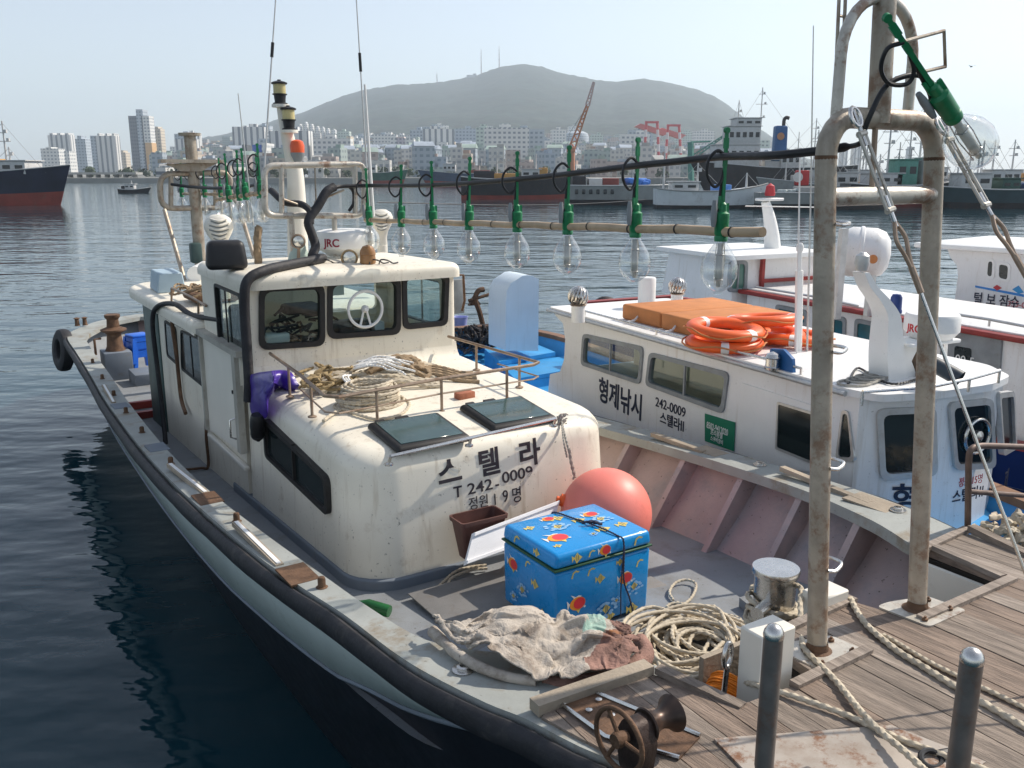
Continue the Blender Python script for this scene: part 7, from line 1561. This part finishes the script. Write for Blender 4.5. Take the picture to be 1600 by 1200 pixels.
t = thing('deck_crane', 'small red drum crane standing on the far quay left of the gate', 'crane', wy(1252, 290, 112)); mb = MB(); mb.rbox((0,0,.9), (1.5,1.2,1.8), .15, 2); mb.build('cabin', mat('crane_red', (.42,.03,.03), .6), t); mb = MB(); mb.tube([(-.7,-.6,1.1),(-.7,-.61,1.1001)], .01, 4) if False else mb.lathe([(.55,0),(.6,.1),(.3,.14),(0,.15)], (-.7,-.62,1.0), ax=(0,-1,0), n=18); mb.build('drum', SW, t)
ship('trawler', 'trawler with a sea-green deckhouse seen through the gate', 'ship', 1405, 118, 14, 2.6, 5, HK, HR, 1, sheer=.8, hb=.3, houses=((-2.5,4.2,2.6,1.5,SW,.5),(.1,2.6,2.6,3.2,SG,.6),(3.2,2.2,2.6,3.4,SW,.6)), masts=((-1.8,4,7,((.55,.7),(.75,1.0))),(2.2,4,8.6,((.45,.8),(.6,.5))),(5.2,3,4,())))
ship('trawler', 'dark trawler with blue drums on deck at the right edge', 'ship', 1560, 112, 15, 2.2, 5, mat('hull_dark_teal', (.03,.06,.07), .6, var=.3, vs=.5), HK, -1, sheer=.5, hb=.3, houses=((3.6,3.6,2.2,1.9,SW,.55),(-.6,2.2,2.2,1.3,mat('house_dark_green', (.04,.10,.08), .6),.5),(-3.5,1.6,2.2,.8,mat('drum_blue', (.04,.09,.30), .6),None)), masts=((2.4,3.6,4.4,((.6,.6),)),(-4.5,2.2,3.0,())))
ship('trawler', 'pale low trawler behind the gate with ochre gear on deck', 'ship', 1340, 128, 13, 2.2, 5, HG, HR, -1, sheer=.6, hb=.3, houses=((2.2,3.2,2.2,2.0,SW,.55),(-2,3,2.2,.8,SY,None)), masts=((0,3,5.2,((.6,.7),)),(4,3,4.2,((.7,.5),))))
ship('trawler', 'white trawler with a lattice of masts right of the big bulb', 'ship', 1478, 150, 16, 2.8, 5, HWH, HR, 1, sheer=.8, hb=.25, houses=((-3,4.5,2.8,2.2,SW,.55),(1.5,2.5,2.8,1.2,GR,None)), masts=((-2,5,6.5,((.5,.8),(.7,.6))),(3.4,3,4.5,((.7,.6),))))
random.seed(31)
for k, (u, y, L_, col, sc_, b_) in enumerate(((1432,138,12,HK,SG,1),(1530,140,11,HWH,SW,-1),(1365,150,14,HN,SW,1),(1258,160,14,HG,SW,-1),(1592,150,12,HB,SW,1))):
    ship('trawler', ('black-hulled trawler behind the right gate post','pale trawler with two masts right of the gate','navy trawler seen between the gate posts','grey workboat behind the blue funnel','blue-hulled trawler at the far right edge')[k], 'ship', u, y, L_, 2.6, 4.5, col, HR, b_, sheer=.8, hb=.25,
         houses=((-2.5,3.4,2.6,2.0,sc_,.55),(1.2,2.2,2.6,random.uniform(.8,1.6),random.choice((GR,SY,SW)),None)), masts=((-1.6,4.4,random.uniform(4,7),((.5,.7),(.72,.9))),(.6,2.6,random.uniform(4,6.5),((.7,.6),)),(3.6,3,random.uniform(3,5),())))
q = wy(1592, 285, 420); t = thing('breakwater', 'low dark breakwater on the horizon at the right edge', 'breakwater', (q.x, 420, 0)); mb = MB(); mb.hexa([(-8,0,-1),(90,0,-1),(90,30,-1),(-8,30,-1),(-6,4,3.6),(90,4,3.6),(90,26,3.6),(-6,26,3.6)]); mb.build('mound', GR, t)
for k in range(4):
    mb = MB(); mb.box((-4+4*k, 8, 4.6), (2.2,3,2.4)); mb.build('bollard_block', GR, t)
a, b = wy(1530, 272, 900), wy(1720, 272, 900); t = thing('sea_bridge', 'faint long flat bridge across the right horizon', 'bridge', (0,0,0)); mb = MB(); mb.box(((a.x+b.x)/2, 905, a.z), (b.x-a.x, 10, 1.6)); mb.build('road_deck', GR, t)
for k in range(8): x = a.x + (b.x-a.x)*(k+.3)/8; mb = MB(); mb.box((x, 905, a.z/2-.5), (2, 4, a.z)); mb.build('pier', GR, t)
# ---------------------------------------------------------------- cranes
CO = mat('crane_orange', (.55,.22,.11), .6, var=.2, vs=.3); CRD = mat('crane_pink_red', (.60,.13,.14), .6, var=.15, vs=.2); CWH = mat('crane_white', (.70,.66,.66), .6)
q = wy(892, 290, 330); t = thing('jib_crane', 'tall orange harbour crane with its jib raised to the right', 'crane', (q.x, 330, 0))
def lc(u, v, y=330): p = wy(u, v, y); return Vector((p.x - q.x, y-330, p.z))
mb = MB(); mb.tube([lc(893,290), lc(893,238)], [1.3,1.1], 8); mb.build('crane_tower', CO, t)
mb = MB(); mb.rbox((lc(892,234)), (3,3,1.8), .3, 2); mb.build('crane_cab', CO, t)
def lattice(mb, a, b, w_, n_, r):
    d = (b-a).normalized(); s_ = Vector((d.z,0,-d.x)); P = []
    for sg in (-1,1): mb.tube([a + s_*w_*sg, b + s_*w_*.35*sg], r, 5)
    for i in range(n_):
        f0, f1 = i/n_, (i+1)/n_; sg = 1 if i % 2 else -1; mb.tube([a.lerp(b,f0) + s_*w_*(1-.65*f0)*sg, a.lerp(b,f1) - s_*w_*(1-.65*f1)*sg], r*.7, 4)
mb = MB(); lattice(mb, lc(892,236), lc(918,165), 1.1, 12, .3); mb.build('jib_lower', CO, t); mb = MB(); lattice(mb, lc(918,165), lc(928,128), .7, 8, .26); mb.build('jib_upper', mat('crane_pale_pink', (.58,.42,.38), .6), t)
mb = MB(); mb.tube([lc(886,232), lc(890,208), lc(918,165)], .15, 4); mb.build('luffing_rope', GR, t)
for k, (us, lb) in enumerate(((((1000,199),(1023,262),(1010,191),(1004,268),(1027,191),(1031,262)),'left of two red and white striped gantry cranes'),(((1043,205),(1042,265),(1044,196),(1037,266),(1061,196),(1066,262)),'right of two red and white striped gantry cranes'))):
    y = 520; q = wy(us[2][0], 280, y); t = thing('gantry_crane', lb, 'gantry crane', (q.x, y, 0), 0, 'goliath cranes in the shipyard')
    def g(u, v, dy=0): p = wy(u, v, y); return Vector((p.x - q.x, dy, p.z))
    for (ut, ub) in ((us[2][0], us[3][0]), (us[4][0], us[5][0])):
        a, b = g(ut, us[2][1]), g(ub, 282)
        for j in range(8): mb = MB(); mb.tube([a.lerp(b, j/8), a.lerp(b, (j+1)/8)], .75, 8); mb.build('leg_segment', CRD if j % 2 == 0 else CWH, t)
    mb = MB(); mb.box((g(us[2][0],us[2][1]) + g(us[4][0],us[4][1]))/2, ((g(us[4][0],0)-g(us[2][0],0)).x + 1.6, 2, 1.1)); mb.build('portal_beam', CRD, t)
    mb = MB(); a, b = (g(994,197,4), g(1048,205,4)) if k == 0 else (g(1030,203,9), g(1077,210,9)); mb.prism([a + Vector((0,0,0)), a + Vector((6,0,-2.0)), b + Vector((-3,0,-2.2)), b, a + Vector((3,0,1.6))][::1], (0,6,0)); mb.build('girder', mat('girder_pink', (.62,.24,.23), .6), t)
q = wy(1080, 290, 300); t = thing('jib_crane', 'grey-green crane with a long low jib left of the white trawler', 'crane', (q.x, 300, 0))
def lc2(u, v): p = wy(u, v, 300); return Vector((p.x - q.x, 0, p.z))
mb = MB(); mb.tube([lc2(1080,292), lc2(1079,222)], 1.0, 6); mb.build('crane_tower', SG, t); mb = MB(); lattice(mb, lc2(1082,246), lc2(1130,213), .6, 10, .2); mb.build('jib', SG, t); mb = MB(); mb.tube([lc2(1079,222), lc2(1110,221)], .3, 5); mb.tube([lc2(1130,213), lc2(1146,232)], .2, 5); mb.build('stay_arm', SG, t)
for u, vt, vb, y, lb in ((1400,222,300,140,'thin mast just left of the green deckhouse'),(1418,232,300,135,'short thin mast above the green deckhouse'),(1243,206,290,210,'thin white mast right of the blue funnel'),(1356,238,300,150,'short mast in the middle of the gate opening'),(1505,258,310,120,'slim derrick pole right of the gate'),(1292,216,285,200,'thin mast left of the hazy towers'),(1345,228,300,160,'thin grey mast seen inside the gate'),(1440,200,300,170,'tall thin mast right of the right gate post'),(1150,190,230,300,'slim white mast left of the trawler bridge'),(987,215,290,240,'thin white mast below the red gantry cranes')):
    p, q = wy(u, vt, y), wy(u, vb, y); t = thing('ship_mast', lb, 'mast', q); h = p.z - q.z; mb = MB(); mb.tube([(0,0,0),(0,0,h)], [.16,.07], 6); mb.tube([(-.8,0,h*.7),(.8,0,h*.7)], .06, 5); mb.tube([(-.5,0,h*.85),(.5,0,h*.85)], .05, 5); mb.build('pole', GR, t)
# mooring line over the water and a gull
a, b = wy(590, 316, 60), wy(1010, 312, 110); t = thing('mooring_line', 'long thin mooring line sagging just above the water behind the lamps', 'rope', a); mb = MB(); mb.tube(cr([(0,0,0), (b-a)*.35 + Vector((0,0,-.35)), (b-a)*.7 + Vector((0,0,-.3)), b-a], 6), .035, 5); mb.build('line', BLACK, t)
q = wy(1518, 104, 60); t = thing('seagull', 'tiny gull gliding in the pale sky right of the gate', 'bird', q); mb = MB(); mb.tube([(-.02,-.14,0),(0,-.05,0),(0,.08,0),(0,.2,.01)], [.015,.045,.04,.01], 8)
for s_ in (-1,1): mb.add([(0,-.04,.01),(s_*.16,-.06,.07),(s_*.36,.03,.04),(s_*.16,.05,.07),(0,.06,.01)], [(0,1,2,3,4)]); 
mb.build('body', mat('gull_grey', (.3,.3,.3), .8), t)
# ---------------------------------------------------------------- haze
def haze():
    mb = MB(); mb.box((0, 3200, 229), (9000, 7600, 462)); m = bpy.data.materials.new('haze_air'); m.use_nodes = True; n = m.node_tree.nodes; L = m.node_tree.links; n.remove(n['Principled BSDF'])
    v = n.new('ShaderNodeVolumePrincipled'); v.inputs['Color'].default_value = (.80,.905,1,1); v.inputs['Density'].default_value = .00019; v.inputs['Anisotropy'].default_value = .2
    L.new(v.outputs[0], n['Material Output'].inputs['Volume']); o = mb.build('haze', m); tag(o, kind='stuff')
haze()
# ============================================================ water
def water():
    mb = MB(); S_ = 4400
    mb.add([(-S_,-500,0),(S_,-500,0),(S_,6900,0),(-S_,6900,0)], [(0,1,2,3)])
    m = bpy.data.materials.new('harbour_water'); m.use_nodes = True; n = m.node_tree.nodes; L = m.node_tree.links; b = n['Principled BSDF']
    b.inputs['Base Color'].default_value = (.008, .038, .052, 1); b.inputs['Roughness'].default_value = .04; b.inputs['IOR'].default_value = 1.333
    tc = n.new('ShaderNodeTexCoord'); prev = None
    for sc, det, st, dist, stretch, rot in ((.75, 2, .23, .22, (1, 2.0, 1), 20), (3.2, 2, .20, .04, (1, 1.5, 1), -15), (.16, 2, .25, .5, (1, 2.2, 1), 35)):
        mp = n.new('ShaderNodeMapping'); mp.inputs['Scale'].default_value = stretch; mp.inputs['Rotation'].default_value = (0, 0, R(rot)); L.new(tc.outputs['Object'], mp.inputs[0])
        q = n.new('ShaderNodeTexNoise'); q.inputs['Scale'].default_value = sc; q.inputs['Detail'].default_value = det; q.inputs['Roughness'].default_value = .45; L.new(mp.outputs[0], q.inputs['Vector'])
        bp = n.new('ShaderNodeBump'); bp.inputs['Strength'].default_value = st; bp.inputs['Distance'].default_value = dist; L.new(q.outputs['Fac'], bp.inputs['Height'])
        if prev: L.new(prev, bp.inputs['Normal'])
        prev = bp.outputs[0]
    L.new(prev, b.inputs['Normal'])
    tag(mb.build('water', m), kind='structure')
water()
